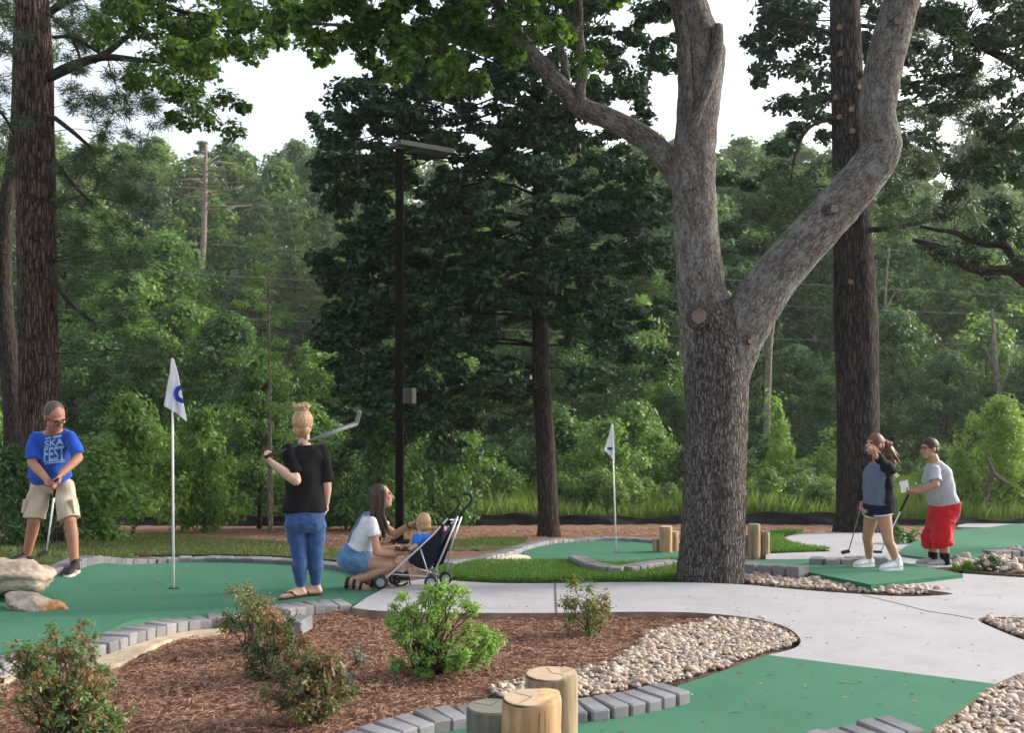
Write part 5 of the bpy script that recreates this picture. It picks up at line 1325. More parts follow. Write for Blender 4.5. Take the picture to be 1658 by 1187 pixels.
me = bpy.data.meshes.new('fabric'); me.from_pydata(V, [], Fc); me.polygons.foreach_set('use_smooth', np.ones(len(Fc), bool))
o = link('fabric', me, M['silt_cloth'], sf); so = o.modifiers.new('s', 'SOLIDIFY'); so.thickness = .006
wood_mat('stake_wood', (.20, .16, .11), (.32, .27, .19), (.42, .36, .27))
for x in np.arange(-15.4, 16, 2.2):
    mb = MB(); y = 24.62 + .25 * math.sin(x * .35); mb.box((x, y, gz(x, y) + .17), Vector((.018, 0, 0)), Vector((0, .018, 0)), Vector((0, 0, .22))); mb.build('stake', M['stake_wood'], sf, False)
p = GP(168, 850); mb = MB(); d = 22.5; a0, a1 = AT(169, 846, d), AT(168, 812, d)
mb.bar(a0 - Vector((0, 0, .4)), a1, .045, .045); tag(mb.build('wooden_stake', M['stake_wood'], None, False), 'pale wooden stake standing alone in the weeds right of the man in blue', 'stake')
for (ya, yb, d0, d1, lab) in ((292, 418, 46, 47, 'topmost thin power line crossing in front of the woods'), (366, 478, 46, 47, 'second power line from the top across the woods'), (424, 506, 45, 46, 'third power line from the top across the woods'), (502, 550, 44, 45, 'lowest power line crossing the woods behind the maple')):
    a0, a1 = AT(-250, ya - 20, d0), AT(1900, yb + 14, d1); mb = MB(); pts = []
    for t in np.linspace(0, 1, 30): q_ = a0.lerp(a1, t); q_.z -= .9 * 4 * t * (1 - t) * .35; pts.append(q_)
    mb.tube(pts, .013, 5); tag(mb.build('power_line', M['cable'], None, True), lab, 'cable')
plain('ball_dark', (.02, .02, .022), .5)

# ------------------------------------------------------------------ stroller
plain('alu', (.56, .57, .60), .32, .75); plain('black_fabric', (.010, .011, .020), .85, 0, .2); plain('rubber', (.018, .018, .020), .6); plain('hub_grey', (.34, .35, .37), .45); plain('black_foam', (.012, .012, .013), .7)
plain('red_label', (.35, .03, .03), .6)
D = 9.15
SR = empty('stroller', on(px_x(672, D), D + .15), 'folding umbrella stroller with black seat and aluminium tubes', 'stroller')
S = lambda px, py, dd=0.0: AT(px, py, D + dd)
N_, Fq = 0.0, .36          # near and far side planes
def tb(name, pts, r_, mat='alu', n=10):
    mb = MB(); mb.tube(pts, r_, n); return mb.build(name, M[mat], SR)
zg = lambda dd: gz(px_x(650, D + dd), D + dd) + H_PATH
def wheel(px, dd, r_=.062):
    x = px_x(px, D + dd); c = Vector((x, D + dd, zg(dd) + r_))
    for o_ in (-.026, .026):
        mb = MB(); secs = []
        for yy, rr_ in ((-.012, r_ * .72), (-.013, r_ * .9), (-.006, r_), (.006, r_), (.013, r_ * .9), (.012, r_ * .72)): secs.append((c + Vector((0, o_ + yy, 0)), Vector((rr_, 0, 0)), Vector((0, 0, rr_))))
        mb.loft(secs, 28); w = mb.build('wheel', M['rubber'], SR)
        mb = MB(); mb.loft([(c + Vector((0, o_ - .0145, 0)), Vector((r_ * .62, 0, 0)), Vector((0, 0, r_ * .62))), (c + Vector((0, o_ + .0145, 0)), Vector((r_ * .62, 0, 0)), Vector((0, 0, r_ * .62)))], 24)
        for k in range(6):
            a_ = k * math.pi / 3; mb.bar(c + Vector((math.cos(a_) * .008, o_ - .017, math.sin(a_) * .008)), c + Vector((math.cos(a_) * r_ * .6, o_ - .017, math.sin(a_) * r_ * .6)), .006, .01)
        mb.build('rim', M['hub_grey'], w, False).matrix_parent_inverse = Matrix()
    tb('axle', [c - Vector((0, .035, 0)), c + Vector((0, .035, 0))], .007)
    return c
wf0, wf1 = wheel(617, N_), wheel(640, Fq)
wr0, wr1 = wheel(698, N_), wheel(722, Fq)
for dd, ox, hp in ((N_, 0, [(736, 828), (741, 822), (744, 815), (742, 808), (737, 804.5), (731, 806)]), (Fq, 17, [(753, 824), (759, 818), (764.5, 810), (763, 803), (757, 800), (749, 800.5)])):
    w = wf0 if dd == N_ else wf1
    tb('long_tube', [w + Vector((.005, 0, .03)), S(624 + ox, 938, dd), S(662 + ox, 903, dd), S(702 + ox * .8, 866, dd), S(716 + ox * .8, 850, dd), S(hp[0][0], hp[0][1], dd)], .0095)
    tb('handle', [S(hp[0][0] - 10, hp[0][1] + 12, dd)] + [S(x, y, dd) for x, y in hp], .0135, 'black_foam')
    wr = wr0 if dd == N_ else wr1
    tb('rear_leg', [S(741 + ox * .35, 837, dd), S(722 + ox * .5, 885, dd), wr + Vector((0, 0, .02))], .009)
    tb('strut', [S(681 + ox, 889, dd), S(689 + ox, 915, dd), S(696 + ox, 942, dd)], .008)
    tb('side_bar', [S(632 + ox, 930, dd), S(665 + ox, 932, dd), S(704 + ox, 936, dd)], .007)
    tb('hinge', [S(716 + ox * .8, 851, dd - .02), S(716 + ox * .8, 851, dd + .02)], .016, 'black_foam')
for p_, q_ in (((672, 919), (701, 933)), ((700, 919), (676, 934))): tb('cross_bar', [S(*p_, N_), S(q_[0] + 14, q_[1], Fq)], .007)
tb('cross_bar', [S(728, 842, N_), S(742, 842, Fq)], .007); tb('axle_bar', [S(634, 930, N_), S(650, 930, Fq)], .007)
# sling seat
prof = [(716, 853), (706, 868), (697, 884), (691, 900), (686, 914), (678, 917), (668, 914), (660, 906)]
mb = MB(); n = len(prof); V, Fc = [], []
for j in range(9):
    t = j / 8; sag = math.sin(t * math.pi)
    for i, (x, y) in enumerate(prof): V.append(tuple(S(x + 15 * t + sag * (6 if i < 5 else 2), y + sag * (2 if i < 4 else 6), .01 + (Fq - .02) * t)))
for j in range(8):
    for i in range(n - 1): a0 = j * n + i; Fc.append((a0, a0 + 1, a0 + n + 1, a0 + n))
me = bpy.data.meshes.new('seat'); me.from_pydata(V, [], Fc); me.polygons.foreach_set('use_smooth', np.ones(len(Fc), bool)); so = link('seat', me, M['black_fabric'], SR); md = so.modifiers.new('s', 'SOLIDIFY'); md.thickness = .012
for dd, ox in ((N_ + .005, 0), (Fq - .005, 15)):     # side wings of the seat
    pts = [(662, 906), (680, 890), (700, 869), (717, 852), (719, 858), (713, 885), (703, 912), (690, 920), (676, 918)]
    mb = MB(); fr = [S(x + ox, y, dd - .006) for x, y in pts]; bk = [S(x + ox, y, dd + .006) for x, y in pts]; i0 = len(mb.v); mb.v += fr + bk; mb.bk += [(0, 0, 0)] * (2 * len(pts)); k = len(pts)
    mb.f.append(tuple(range(k))); mb.f.append(tuple(reversed(range(k, 2 * k)))); mb.f += [(i, (i + 1) % k, k + (i + 1) % k, k + i) for i in range(k)]
    mb.build('seat_side', M['black_fabric'], SR, False)
mb = MB(); mb.box(S(721, 856, -.005), Vector((.013, 0, -.008)), Vector((0, .006, 0)), Vector((.008, 0, .016))); mb.build('tag', M['stick_white'], SR, False)
mb = MB(); mb.box(S(718, 858, -.006), Vector((.006, 0, -.004)), Vector((0, .006, 0)), Vector((.008, 0, .016))); mb.build('tag', M['red_label'], SR, False)
tb('footrest', [S(637, 934, N_), S(640, 947, .08), S(650, 950, .2), S(660, 944, Fq - .06)], .012, 'black_fabric')
tb('footrest_strap', [S(645, 935, .05), S(663, 936, .05), S(664, 948, .06)], .007, 'black_fabric')
# ------------------------------------------------------------------ people
m, nt, b = nmat('skin')
def skin(name, c):
    m, nt, b = nmat(name)
    nt.links.new(ramp(nt, noise_tex(nt, 16, 4), [(.3, tuple(k * .88 for k in c)), (.7, c)]), b.inputs['Base Color'])
    b.inputs['Roughness'].default_value = .55; b.inputs['Specular IOR Level'].default_value = .35
    b.inputs['Subsurface Weight'].default_value = 0.0
    return m
skin('skin_ruddy', (.42, .20, .135)); skin('skin_fair', (.56, .36, .28)); skin('skin_tan', (.46, .25, .17)); skin('skin_warm', (.50, .275, .19)); skin('skin_baby', (.58, .38, .30))
def hair(name, a, c, sc=(60, 60, 5)):
    m, nt, b = nmat(name)
    nt.links.new(ramp(nt, noise_tex(nt, 1.0, 5, .65, stretch=sc), [(.3, a), (.7, c)]), b.inputs['Base Color']); b.inputs['Roughness'].default_value = .5; b.inputs['Specular IOR Level'].default_value = .4
    bump(nt, b, noise_tex(nt, 1.0, 4, .6, stretch=sc), .7, .012); return m
hair('hair_cropped', (.05, .035, .032), (.12, .085, .075), (90, 90, 90)); hair('hair_blond', (.20, .11, .055), (.55, .38, .22)); hair('hair_brown', (.020, .010, .007), (.075, .035, .022)); hair('hair_auburn', (.05, .020, .012), (.20, .085, .045)); hair('hair_dark', (.016, .010, .008), (.05, .033, .026), (80, 80, 80)); hair('hair_baby', (.33, .20, .095), (.55, .37, .19), (70, 70, 30))
cloth('blue_tee', (.018, .075, .42), 7, .8); cloth('khaki', (.50, .41, .32), 8, .9); cloth('black_tee', (.010, .009, .011), 8, .6); cloth('jeans', (.034, .078, .20), 9, .9, var=.18, stretch=(1.2, 1.2, 1.6)); cloth('denim_light', (.10, .19, .34), 14, .8, var=.35)
cloth('white_tee', (.66, .64, .68), 8, .8); cloth('stripe_blue', (.20, .26, .42), 20, .6, var=.4); cloth('toddler_blue', (.025, .16, .60), 10, .7); cloth('jacket_black', (.010, .010, .013), 8, .9); cloth('slate_tee', (.105, .14, .20), 8, .7); cloth('navy_short', (.010, .013, .035), 10, .6)
cloth('grey_tee', (.36, .38, .42), 8, .8, flecks=(.52, .53, .56)); cloth('red_short', (.46, .012, .022), 6, .9); cloth('black_sock', (.010, .010, .011), 20, .4); cloth('white_sock', (.70, .68, .70), 20, .4)
for n_ in ('black_tee', 'jacket_black', 'navy_short', 'black_sock'): MATS[n_].node_tree.nodes['Principled BSDF'].inputs['Sheen Weight'].default_value = 0.0
plain('shoe_black', (.015, .014, .015), .6); plain('shoe_white', (.74, .74, .77), .6); plain('shoe_grey', (.33, .34, .36), .7); plain('sandal', (.018, .014, .013), .6); plain('sole_tan', (.30, .20, .13), .8)
plain('eye_dark', (.02, .015, .012), .2); plain('lip', (.36, .14, .12), .5); plain('glass_frame', (.015, .015, .017), .4); plain('steel', (.45, .46, .48), .3, .8); plain('putter_white', (.72, .72, .73), .4); plain('putter_grey', (.14, .165, .165), .45); plain('grip_black', (.012, .012, .013), .8); plain('paper', (.80, .80, .84), .8); plain('phone_black', (.02, .018, .018), .35); plain('print_pale', (.30, .46, .74), .8)

def V3(*a): return Vector(a)
def frame(f, u):
    f = Vector(f).normalized(); u = Vector(u); u = (u - f * u.dot(f)).normalized(); r_ = f.cross(u)
    return f, u, r_                                     # facing, up, the figure's own right-hand side

def torso(mb, pel, neck, Rh, Rs, face, prof, grow=0.0, t0=None, t1=None, n=26):
    """prof rows: (t along the spine, half width, half depth, offset to the front)"""
    pel, neck = Vector(pel), Vector(neck); ax = neck - pel
    secs = []
    for (t, w, dp, fo) in prof:
        if t0 is not None and t < t0 - 1e-6: continue
        if t1 is not None and t > t1 + 1e-6: continue
        R_ = Vector(Rh).lerp(Vector(Rs), min(max(t, 0), 1)).normalized()
        Fw = R_.cross(ax.normalized()); Fw = Fw if Fw.dot(Vector(face)) > 0 else -Fw
        Fw.normalize(); secs.append((pel + ax * t + Fw * fo, R_ * (w + grow), Fw * (dp + grow)))
    mb.loft(secs, n)

def head(mb, c, f, u, s=1.0, ears=True, jaw=1.0):
    f, u, r_ = frame(f, u); c = Vector(c); Mx = Matrix((r_, f, u)).transposed()
    e = lambda o, rad: mb.ell(c + (r_ * o[0] + f * o[1] + u * o[2]) * s, tuple(k * s for k in rad), Mx, 20)
    e((0, -.012, .028), (.075, .094, .092)); e((0, .022, -.035), (.060, .070, .078)); e((0, .050, -.088), (.034 * jaw, .034, .026)); e((0, .01, -.065), (.055 * jaw, .055, .045))
    e((0, .078, .030), (.050, .016, .012))
    for sd_ in (-1, 1): e((.034 * sd_, .066, -.018), (.024, .022, .02))
    P = lambda x, y, z: c + (r_ * x + f * y + u * z) * s
    mb.cap(P(0, .090, .012), .008 * s, P(0, .108, -.026), .0125 * s, 10); e((0, .099, -.029), (.016, .012, .008))
    e((0, .083, -.056), (.021, .012, .0065)); e((0, .081, -.067), (.018, .012, .0065))
    if ears:
        for sd_ in (-1, 1): e((.076 * sd_, -.008, -.006), (.010, .020, .031))

def face_parts(parent, c, f, u, s=1.0):
    f, u, r_ = frame(f, u); c = Vector(c); Mx = Matrix((r_, f, u)).transposed()
    for sd_ in (-1, 1):
        mb = MB(); mb.ell(c + (r_ * .031 * sd_ + f * .082 + u * .012) * s, (.012 * s, .008 * s, .006 * s), Mx); mb.build('eye', M['eye_dark'], parent)
        mb = MB(); mb.cap(c + (r_ * .018 * sd_ + f * .092 + u * .030) * s, .004 * s, c + (r_ * .046 * sd_ + f * .080 + u * .031) * s, .003 * s, 6); mb.build('eyebrow', M['hair_dark'], parent)
    mb = MB(); mb.ell(c + (f * .0915 - u * .061) * s, (.021 * s, .006 * s, .005 * s), Mx); mb.build('mouth', M['lip'], parent)

def glasses(parent, c, f, u, s=1.0):
    f, u, r_ = frame(f, u); c = Vector(c); mb = MB()
    for sd_ in (-1, 1):
        o = c + (r_ * .033 * sd_ + f * .102 + u * .010) * s; pts = [o + (r_ * math.cos(a) * .023 + u * math.sin(a) * .016) * s for a in np.linspace(0, 2 * math.pi, 15)]
        mb.tube(pts, .0028 * s, 5); mb.tube([o + r_ * .023 * sd_ * s + u * .006 * s, c + (r_ * .078 * sd_ + f * .0 + u * .014) * s], .0028 * s, 5)
    mb.tube([c + (r_ * .012 + f * .105 + u * .014) * s, c + (r_ * -.012 + f * .105 + u * .014) * s], .0028 * s, 5)
    mb.build('glasses', M['glass_frame'], parent)

def hand(mb, w, fd, pn, side, curl=(.5, .5, .5, .5), s=1.0, thumb=.5, elbow=None):
    """palm, four unequal bent fingers and a thumb; fd along the hand, pn out of the palm, side +1 or -1 for the thumb side"""
    fd = Vector(fd).normalized(); pn = Vector(pn); pn = (pn - fd * pn.dot(fd)).normalized(); a = fd.cross(pn) * side; w = Vector(w)
    for o in (-.028, -.009, .010, .028):
        mb.cap(w + a * o * .55 * s, .017 * s, w + fd * .085 * s + a * o * s, .0125 * s, 10)
    for i, (o, L) in enumerate(((.030, .92), (.010, 1.0), (-.010, .95), (-.029, .76))):
        p = w + fd * (.088 - .006 * abs(i - 1)) * s + a * o * s; th = 0.0; c_ = curl[i]
        for j, sl in enumerate((.044, .027, .021)):
            th += c_ * (1.0, 1.15, .8)[j]; dr = fd * math.cos(th) + pn * math.sin(th); q_ = p + dr * sl * L * s
            mb.cap(p, (.0098 - .0008 * j) * s, q_, (.0092 - .0012 * j) * s, 8); p = q_
    p = w + fd * .022 * s + a * .026 * s; dr = (fd * .62 + a * .70 + pn * .35).normalized(); q_ = p + dr * .045 * s
    mb.cap(p, .014 * s, q_, .0105 * s, 8); d2 = (fd * (.8) + a * (.45 - thumb) + pn * (.35 + thumb * .6)).normalized(); r2 = q_ + d2 * .030 * s; mb.cap(q_, .0105 * s, r2, .0095 * s, 8)
    mb.cap(r2, .0095 * s, r2 + (d2 + pn * thumb * .4).normalized() * .024 * s, .0078 * s, 8)

def arm(mb, sh, el, wr, r0=.050, r1=.040, r2=.028):
    mb.cap(sh, r0, el, r1, 14); mid = Vector(el).lerp(Vector(wr), .28); mb.cap(el, r1 * .98, mid, r1 * 1.02, 14); mb.cap(mid, r1 * 1.02, wr, r2, 14)

def leg(mb, hip, kn, an, r0=.090, r1=.058, r2=.038, back=None):
    mb.cap(hip, r0, kn, r1, 16); mid = Vector(kn).lerp(Vector(an), .30)
    if back is not None: mid = mid + Vector(back).normalized() * .014
    mb.cap(kn, r1 * .95, mid, r1 * .98, 14); mb.cap(mid, r1 * .98, an, r2, 14)

def foot(mb, an, dirv, sole_z, L=.24, s=1.0):
    an = Vector(an); dv = Vector(dirv); dv.z = 0; dv.normalize(); sd_ = Vector((-dv.y, dv.x, 0))
    heel = Vector((an.x, an.y, sole_z)) - dv * .045; toe = heel + dv * L
    mb.cap(an, .036 * s, Vector((an.x, an.y, sole_z + .045)) - dv * .015, .034 * s, 12)
    mb.cap(heel + Vector((0, 0, .034)) + dv * .02, .031 * s, heel + dv * (L * .62) + Vector((0, 0, .030)), .036 * s, 12)
    mb.cap(heel + dv * (L * .5) + sd_ * .012 + Vector((0, 0, .026)), .030 * s, toe - dv * .03 + Vector((0, 0, .018)), .020 * s, 12)
    mb.cap(heel + dv * (L * .5) - sd_ * .014 + Vector((0, 0, .026)), .028 * s, toe - dv * .045 - sd_ * .012 + Vector((0, 0, .018)), .018 * s, 12)
    mb.cap(an + Vector((0, 0, -.01)), .034 * s, heel + dv * (L * .55) + Vector((0, 0, .034)), .03 * s, 12)

def shoe(parent, an, dirv, sole_z, mat, solem, L=.29, s=1.0, high=.05, name='shoe'):
    an = Vector(an); dv = Vector(dirv); dv.z = 0; dv.normalize(); sd_ = Vector((-dv.y, dv.x, 0)); up = Vector((0, 0, 1))
    heel = Vector((an.x, an.y, sole_z)) - dv * .065
    secs = []
    for t, w, h in ((0.0, .024, .030), (.05, .036, .050), (.2, .040, .056), (.45, .042, .050), (.7, .049, .040), (.88, .044, .030), (.97, .028, .020), (1.0, .012, .012)):
        c = heel + dv * L * t + up * (.020 + h * .75); secs.append((c, sd_ * w * s, up * h * .78 * s))
    mb = MB(); mb.loft(secs, 18); mb.cap(an + up * high, .044 * s, Vector((an.x, an.y, sole_z + .06)), .046 * s, 14)
    o = mb.voxel(name, mat, parent, .007, 3)
    mb = MB(); bot = []
    for t, w in ((0.0, .020), (.04, .036), (.2, .041), (.45, .042), (.7, .052), (.88, .046), (.97, .030), (1.0, .012)): bot.append((t, w * s))
    n = len(bot); i0 = 0
    ring_ = [heel + dv * L * t + sd_ * w for t, w in bot] + [heel + dv * L * t - sd_ * w for t, w in reversed(bot)]
    k = len(ring_); mb.v = [p + up * .001 for p in ring_] + [p + up * .024 for p in ring_]; mb.bk = [(0, 0, 0)] * (2 * k)
    mb.f = [tuple(range(k)), tuple(range(k, 2 * k))] + [(i, (i + 1) % k, k + (i + 1) % k, k + i) for i in range(k)]
    mb.build('sole', solem, o, False).matrix_parent_inverse = Matrix()
    return o

def sleeve(mb, sh, el, neck, k, r):
    sh = Vector(sh); e2 = sh.lerp(Vector(el), k); ins = sh.lerp(Vector(neck), .42) - Vector((0, 0, r * .55))
    mb.cap(ins, r * .72, sh, r * .93, 16)
    mb.tube([sh.lerp(e2, .02), sh.lerp(e2, .3), sh.lerp(e2, .7), e2], [r * .90, r * .97, r, r * 1.02], 18)

def folds(seed, amp=.004, fx=26, fz=38):
    rn = random.Random(seed); p1, p2, p3 = (rn.uniform(0, 6) for _ in range(3))
    return lambda co: amp * (np.sin(co[:, 2] * fz + 3.0 * np.sin(co[:, 0] * fx * .5 + p1) + p2) * .6 + np.sin((co[:, 0] + co[:, 1]) * fx + 2 * np.sin(co[:, 2] * 11 + p3)) * .6)

def putter(label, grip, head_p, mats, d_head, r0=.010, r1=.0055, grip_len=.26, head_len=.11, hm='shoe_black'):
    grip, head_p = Vector(grip), Vector(head_p); ax = (head_p - grip).normalized(); L = (head_p - grip).length
    rt = empty('putter', grip.lerp(head_p, .5), label, 'putter')
    mb = MB(); mb.tube([grip, grip + ax * grip_len * .1, grip + ax * grip_len], [.012, .0145, .011], 10); mb.build('grip', M[mats[0]], rt)
    mb = MB(); mb.tube([grip + ax * grip_len * .95, head_p], [r0, r1], 8); mb.build('shaft', M[mats[1]], rt)
    dv = Vector(d_head).normalized(); sd_ = dv.cross(ax).normalized(); mb = MB()
    mb.box(head_p + dv * head_len * .38, dv * head_len * .5, sd_ * .019, dv.cross(sd_) * .013); mb.build('club_head', M[hm], rt, False, bevel=.006)
    return rt

def bvh_of(o):
    me = o.data; return BVHTree.FromPolygons([tuple(v.co) for v in me.vertices], [tuple(p.vertices) for p in me.polygons])

# torso profiles (t from the hips to the neck base)
MALE = [(-.16, .13, .10, 0), (-.08, .165, .118, 0), (0, .172, .122, 0), (.18, .163, .118, .01), (.36, .165, .122, .02), (.56, .178, .125, .015), (.74, .192, .118, .005), (.86, .180, .10, 0), (.94, .118, .075, 0), (1.0, .068, .062, 0), (1.05, .058, .058, 0)]
FEM = [(-.16, .12, .10, 0), (-.08, .162, .118, -.01), (0, .168, .122, -.01), (.14, .150, .108, 0), (.30, .132, .098, .005), (.50, .140, .105, .015), (.66, .152, .110, .018), (.80, .160, .095, .005), (.90, .135, .075, 0), (.97, .070, .055, 0), (1.05, .048, .05, 0)]

# ---- 1 man in the blue shirt, putting
D = 9.8
J = lambda px, py, dd=0.0: AT(px, py, D + dd)
P1 = empty('person', on(px_x(82, D), D + .05), 'man in blue T-shirt and khaki cargo shorts bending over his putter', 'person')
pel, neck = J(83, 776, .10), J(86, 694, -.17); face = V3(.12, -1, -.1); Rh, Rs = V3(-1, .05, 0), V3(-1, .0, -.06)
hc = J(89, 674, -.34); hf, hu = V3(.70, -.48, -.62), V3(.05, -.32, 1)
shR, shL = J(56, 710, -.17), J(115, 708, -.16); elR, elL = J(52, 750, -.22), J(127, 742, -.20); wrR, wrL = J(77, 778, -.42), J(99, 768, -.40)
kR, kL = J(55, 842, .03), J(113, 843, .0); aR, aL = J(43, 903, .16), J(121, 915, .02); hR, hL = J(66, 786, .1), J(102, 786, .1)
zR, zL = gz(aR.x, aR.y), gz(aL.x, aL.y) + .02
aR.z = max(aR.z, zR + .07); aL.z = zL + .085
mb = MB(); torso(mb, pel, neck, Rh, Rs, face, MALE, -.012); mb.cap(neck - V3(0, 0, .03), .066, hc + V3(-.02, .03, -.05), .058, 16); head(mb, hc, hf, hu, 1.17, jaw=1.15)
arm(mb, shR, elR, wrR, .044, .044, .031); arm(mb, shL, elL, wrL, .044, .044, .031)
leg(mb, hR, kR, aR, .085, .062, .040, V3(0, 1, 0)); leg(mb, hL, kL, aL, .085, .062, .040, V3(0, 1, 0)); foot(mb, aR, V3(-.25, -1, 0), zR, .25); foot(mb, aL, V3(.25, -1, 0), zL, .25)
hand(mb, wrR, J(85, 798, -.46) - wrR, V3(.75, -.35, .1), 1, (.75, .8, .8, .85), 1.0, .7); hand(mb, wrL, J(93, 790, -.45) - wrL, V3(-.75, -.3, -.1), -1, (.75, .8, .8, .85), 1.0, .7)
mb.voxel('body', M['skin_ruddy'], P1, .0062, 3)
mb = MB(); torso(mb, pel, neck, Rh, Rs, face, [(.04, .190, .142, .012)] + [(t, w, dp + (.014 if .1 < t < .5 else 0), fo + (.022 if .1 < t < .5 else .006)) for t, w, dp, fo in MALE if .05 <= t < 1.0], .012)
for sh, el in ((shR, elR), (shL, elL)):
    sleeve(mb, sh, el, neck, .84, .066)
torso(mb, pel + V3(0, -.03, 0), pel + V3(0, -.09, .5), Rh, Rh, face, [(.05, .214, .165, 0), (.2, .205, .16, 0), (.4, .19, .145, 0), (.55, .15, .11, 0)], 0)
shirt = mb.voxel('t_shirt', M['blue_tee'], P1, .008, 5, folds(1, .0075, 22, 30))
mb = MB(); torso(mb, pel, pel + V3(0, 0, .5), Rh, Rh, face, [(-.26, .10, .09, 0), (-.18, .155, .12, 0), (-.08, .172, .13, 0), (.0, .174, .132, 0), (.10, .168, .125, 0)], .004)
for h_, k_ in ((hR, kR), (hL, kL)): k2 = Vector(h_).lerp(Vector(k_), .96); mb.tube([h_ + V3(0, 0, .05), h_, Vector(h_).lerp(k2, .5), k2], [.09, .105, .100, .105], 18)
so = mb.voxel('shorts', M['khaki'], P1, .008, 3, folds(2, .008, 22, 30))
for k_, sx in ((kR, -1), (kL, 1)):
    c_ = Vector(k_).lerp(hR if sx < 0 else hL, .42) + V3(sx * .088, -.03, 0); mb = MB(); mb.box(c_, V3(.020, 0, 0), V3(0, .06, 0), V3(sx * -.012, 0, .07)); mb.build('cargo_pocket', M['khaki'], so, False, bevel=.008).matrix_parent_inverse = Matrix()
for a_, z_, dv in ((aR, zR, V3(-.5, -1, 0)), (aL, zL, V3(.08, -1, 0))): shoe(P1, a_, dv, z_, M['shoe_black'], M['shoe_white'], .29)
f_, u_, r__ = frame(hf, hu); Mx = Matrix((r__, f_, u_)).transposed(); mb = MB(); mb.ell(hc + (f_ * -.020 + u_ * .034) * 1.17, (.0905, .108, .106), Mx, 24); mb.ell(hc + (f_ * -.05 + u_ * -.015) * 1.17, (.088, .068, .075), Mx); mb.voxel('hair', M['hair_cropped'], P1, .006, 3)
face_parts(P1, hc, hf, hu, 1.17); glasses(P1, hc, hf, hu, 1.17)
# printed lettering on the shirt front
tree_ = bvh_of(shirt)
def on_shirt(pts_px, polys, name, parent, mat, d0, off=.004):
    vs = []
    for x, y in pts_px:
        dr = (AT(x, y, 10.0) - V3(0, 0, CAMZ)).normalized(); hit = tree_.ray_cast(V3(0, 0, CAMZ), dr)
        p = hit[0] if hit[0] is not None else AT(x, y, d0); vs.append(tuple(p - dr * off))
    me = bpy.data.meshes.new(name); me.from_pydata(vs, [], polys); return link(name, me, mat, parent)
def lettering(txt, x0, y0, x1, y1, slope, parent):
    cu = bpy.data.curves.new('t', 'FONT'); cu.body = txt; cu.offset = .02; o = bpy.data.objects.new('t', cu); COL.objects.link(o)
    dg = bpy.context.evaluated_depsgraph_get(); dg.update(); me = bpy.data.meshes.new_from_object(o.evaluated_get(dg)); bpy.data.objects.remove(o)
    bm = bmesh.new(); bm.from_mesh(me); bmesh.ops.triangulate(bm, faces=bm.faces[:]); bmesh.ops.subdivide_edges(bm, edges=bm.edges[:], cuts=1); bm.to_mesh(me); bm.free()
    co = np.array([v.co for v in me.vertices]); mn, mx = co.min(0), co.max(0); t = (co - mn) / (mx - mn + 1e-9)[None]
    px = [(x0 + (x1 - x0) * a_[0] + 1.0 * (1 - a_[1]) * (a_[0] - .5) * 2, y1 + (y0 - y1) * a_[1] + slope * (a_[0] - .5)) for a_ in t]
    return on_shirt(px, [tuple(p.vertices) for p in me.polygons], 'lettering', parent, M['print_pale'], D)
def bar_(x0, y0, x1, y1, h, parent):
    n = 14; pts = []; pl = []
    for i in range(n + 1):
        t = i / n; pts += [(x0 + (x1 - x0) * t, y0 + (y1 - y0) * t), (x0 + (x1 - x0) * t, y0 + h + (y1 - y0) * t)]
    pl = [(2 * i, 2 * i + 1, 2 * i + 3, 2 * i + 2) for i in range(n)]
    on_shirt(pts, pl, 'print_line', parent, M['print_pale'], D).matrix_parent_inverse = Matrix()
lettering('SKA', 72.5, 711.5, 102, 722.5, -5, shirt).matrix_parent_inverse = Matrix()
lettering('FEST', 71.5, 723.5, 104.5, 746, -4, shirt).matrix_parent_inverse = Matrix()
bar_(73, 709.5, 83, 707.6, 2.2, shirt); bar_(86, 706.8, 100, 703.6, 3.2, shirt); bar_(71.5, 747.5, 104, 743.8, 1.3, shirt); bar_(71.5, 750.2, 105, 746.4, 1.6, shirt)
putter('white-shafted putter held by the man in blue', J(92, 772, -.47), J(75, 894, -.22), ('grip_black', 'putter_white'), V3(-.5, -.8, -.3), .010, .0075, .22, .10)

# ---- 2 woman in black top and jeans, seen from behind
D = 8.2
J = lambda px, py, dd=0.0: AT(px, py, D + dd)
P2 = empty('person', GP(497, 978, .075), 'woman in black top and blue jeans, seen from behind with a putter across her shoulders', 'person')
zf = gz(px_x(495, D), D) + .078
pel, neck = J(494, 838, .02), J(493, 716, .02); face = V3(-.35, 1, 0); Rh, Rs = V3(1, .22, 0), V3(1, .30, .0)
hc = J(491, 686, .03); hf, hu = V3(.18, 1, .05), V3(0, 0, 1)
shL, shR = J(468, 729, -.03), J(522, 730, .06); elL, wrL = J(479, 778, -.11), J(441, 750, -.13); elR, wrR = J(529, 785, .05), J(528, 815, .12)
hL, hR = J(478, 850, 0), J(511, 850, .04); kL, kR = J(485, 905, -.01), J(511, 905, .05); aL, aR = J(487, 962, .02), J(512, 956, .10)
aL.z = zf + .085; aR.z = zf + .09
mb = MB(); torso(mb, pel, neck, Rh, Rs, face, FEM, -.022); mb.cap(neck - V3(0, 0, .03), .052, hc - V3(0, 0, .05), .048, 16); head(mb, hc, hf, hu, .97)
arm(mb, shL, elL, wrL, .042, .045, .028); arm(mb, shR, elR, wrR, .042, .040, .027)
leg(mb, hL, kL, aL, .070, .050, .032, V3(0, -1, 0)); leg(mb, hR, kR, aR, .070, .052, .032, V3(0, -1, 0)); foot(mb, aL, V3(-.75, -.5, 0), zf + .012, .235, .9); foot(mb, aR, V3(-.85, -.25, 0), zf + .012, .235, .9)
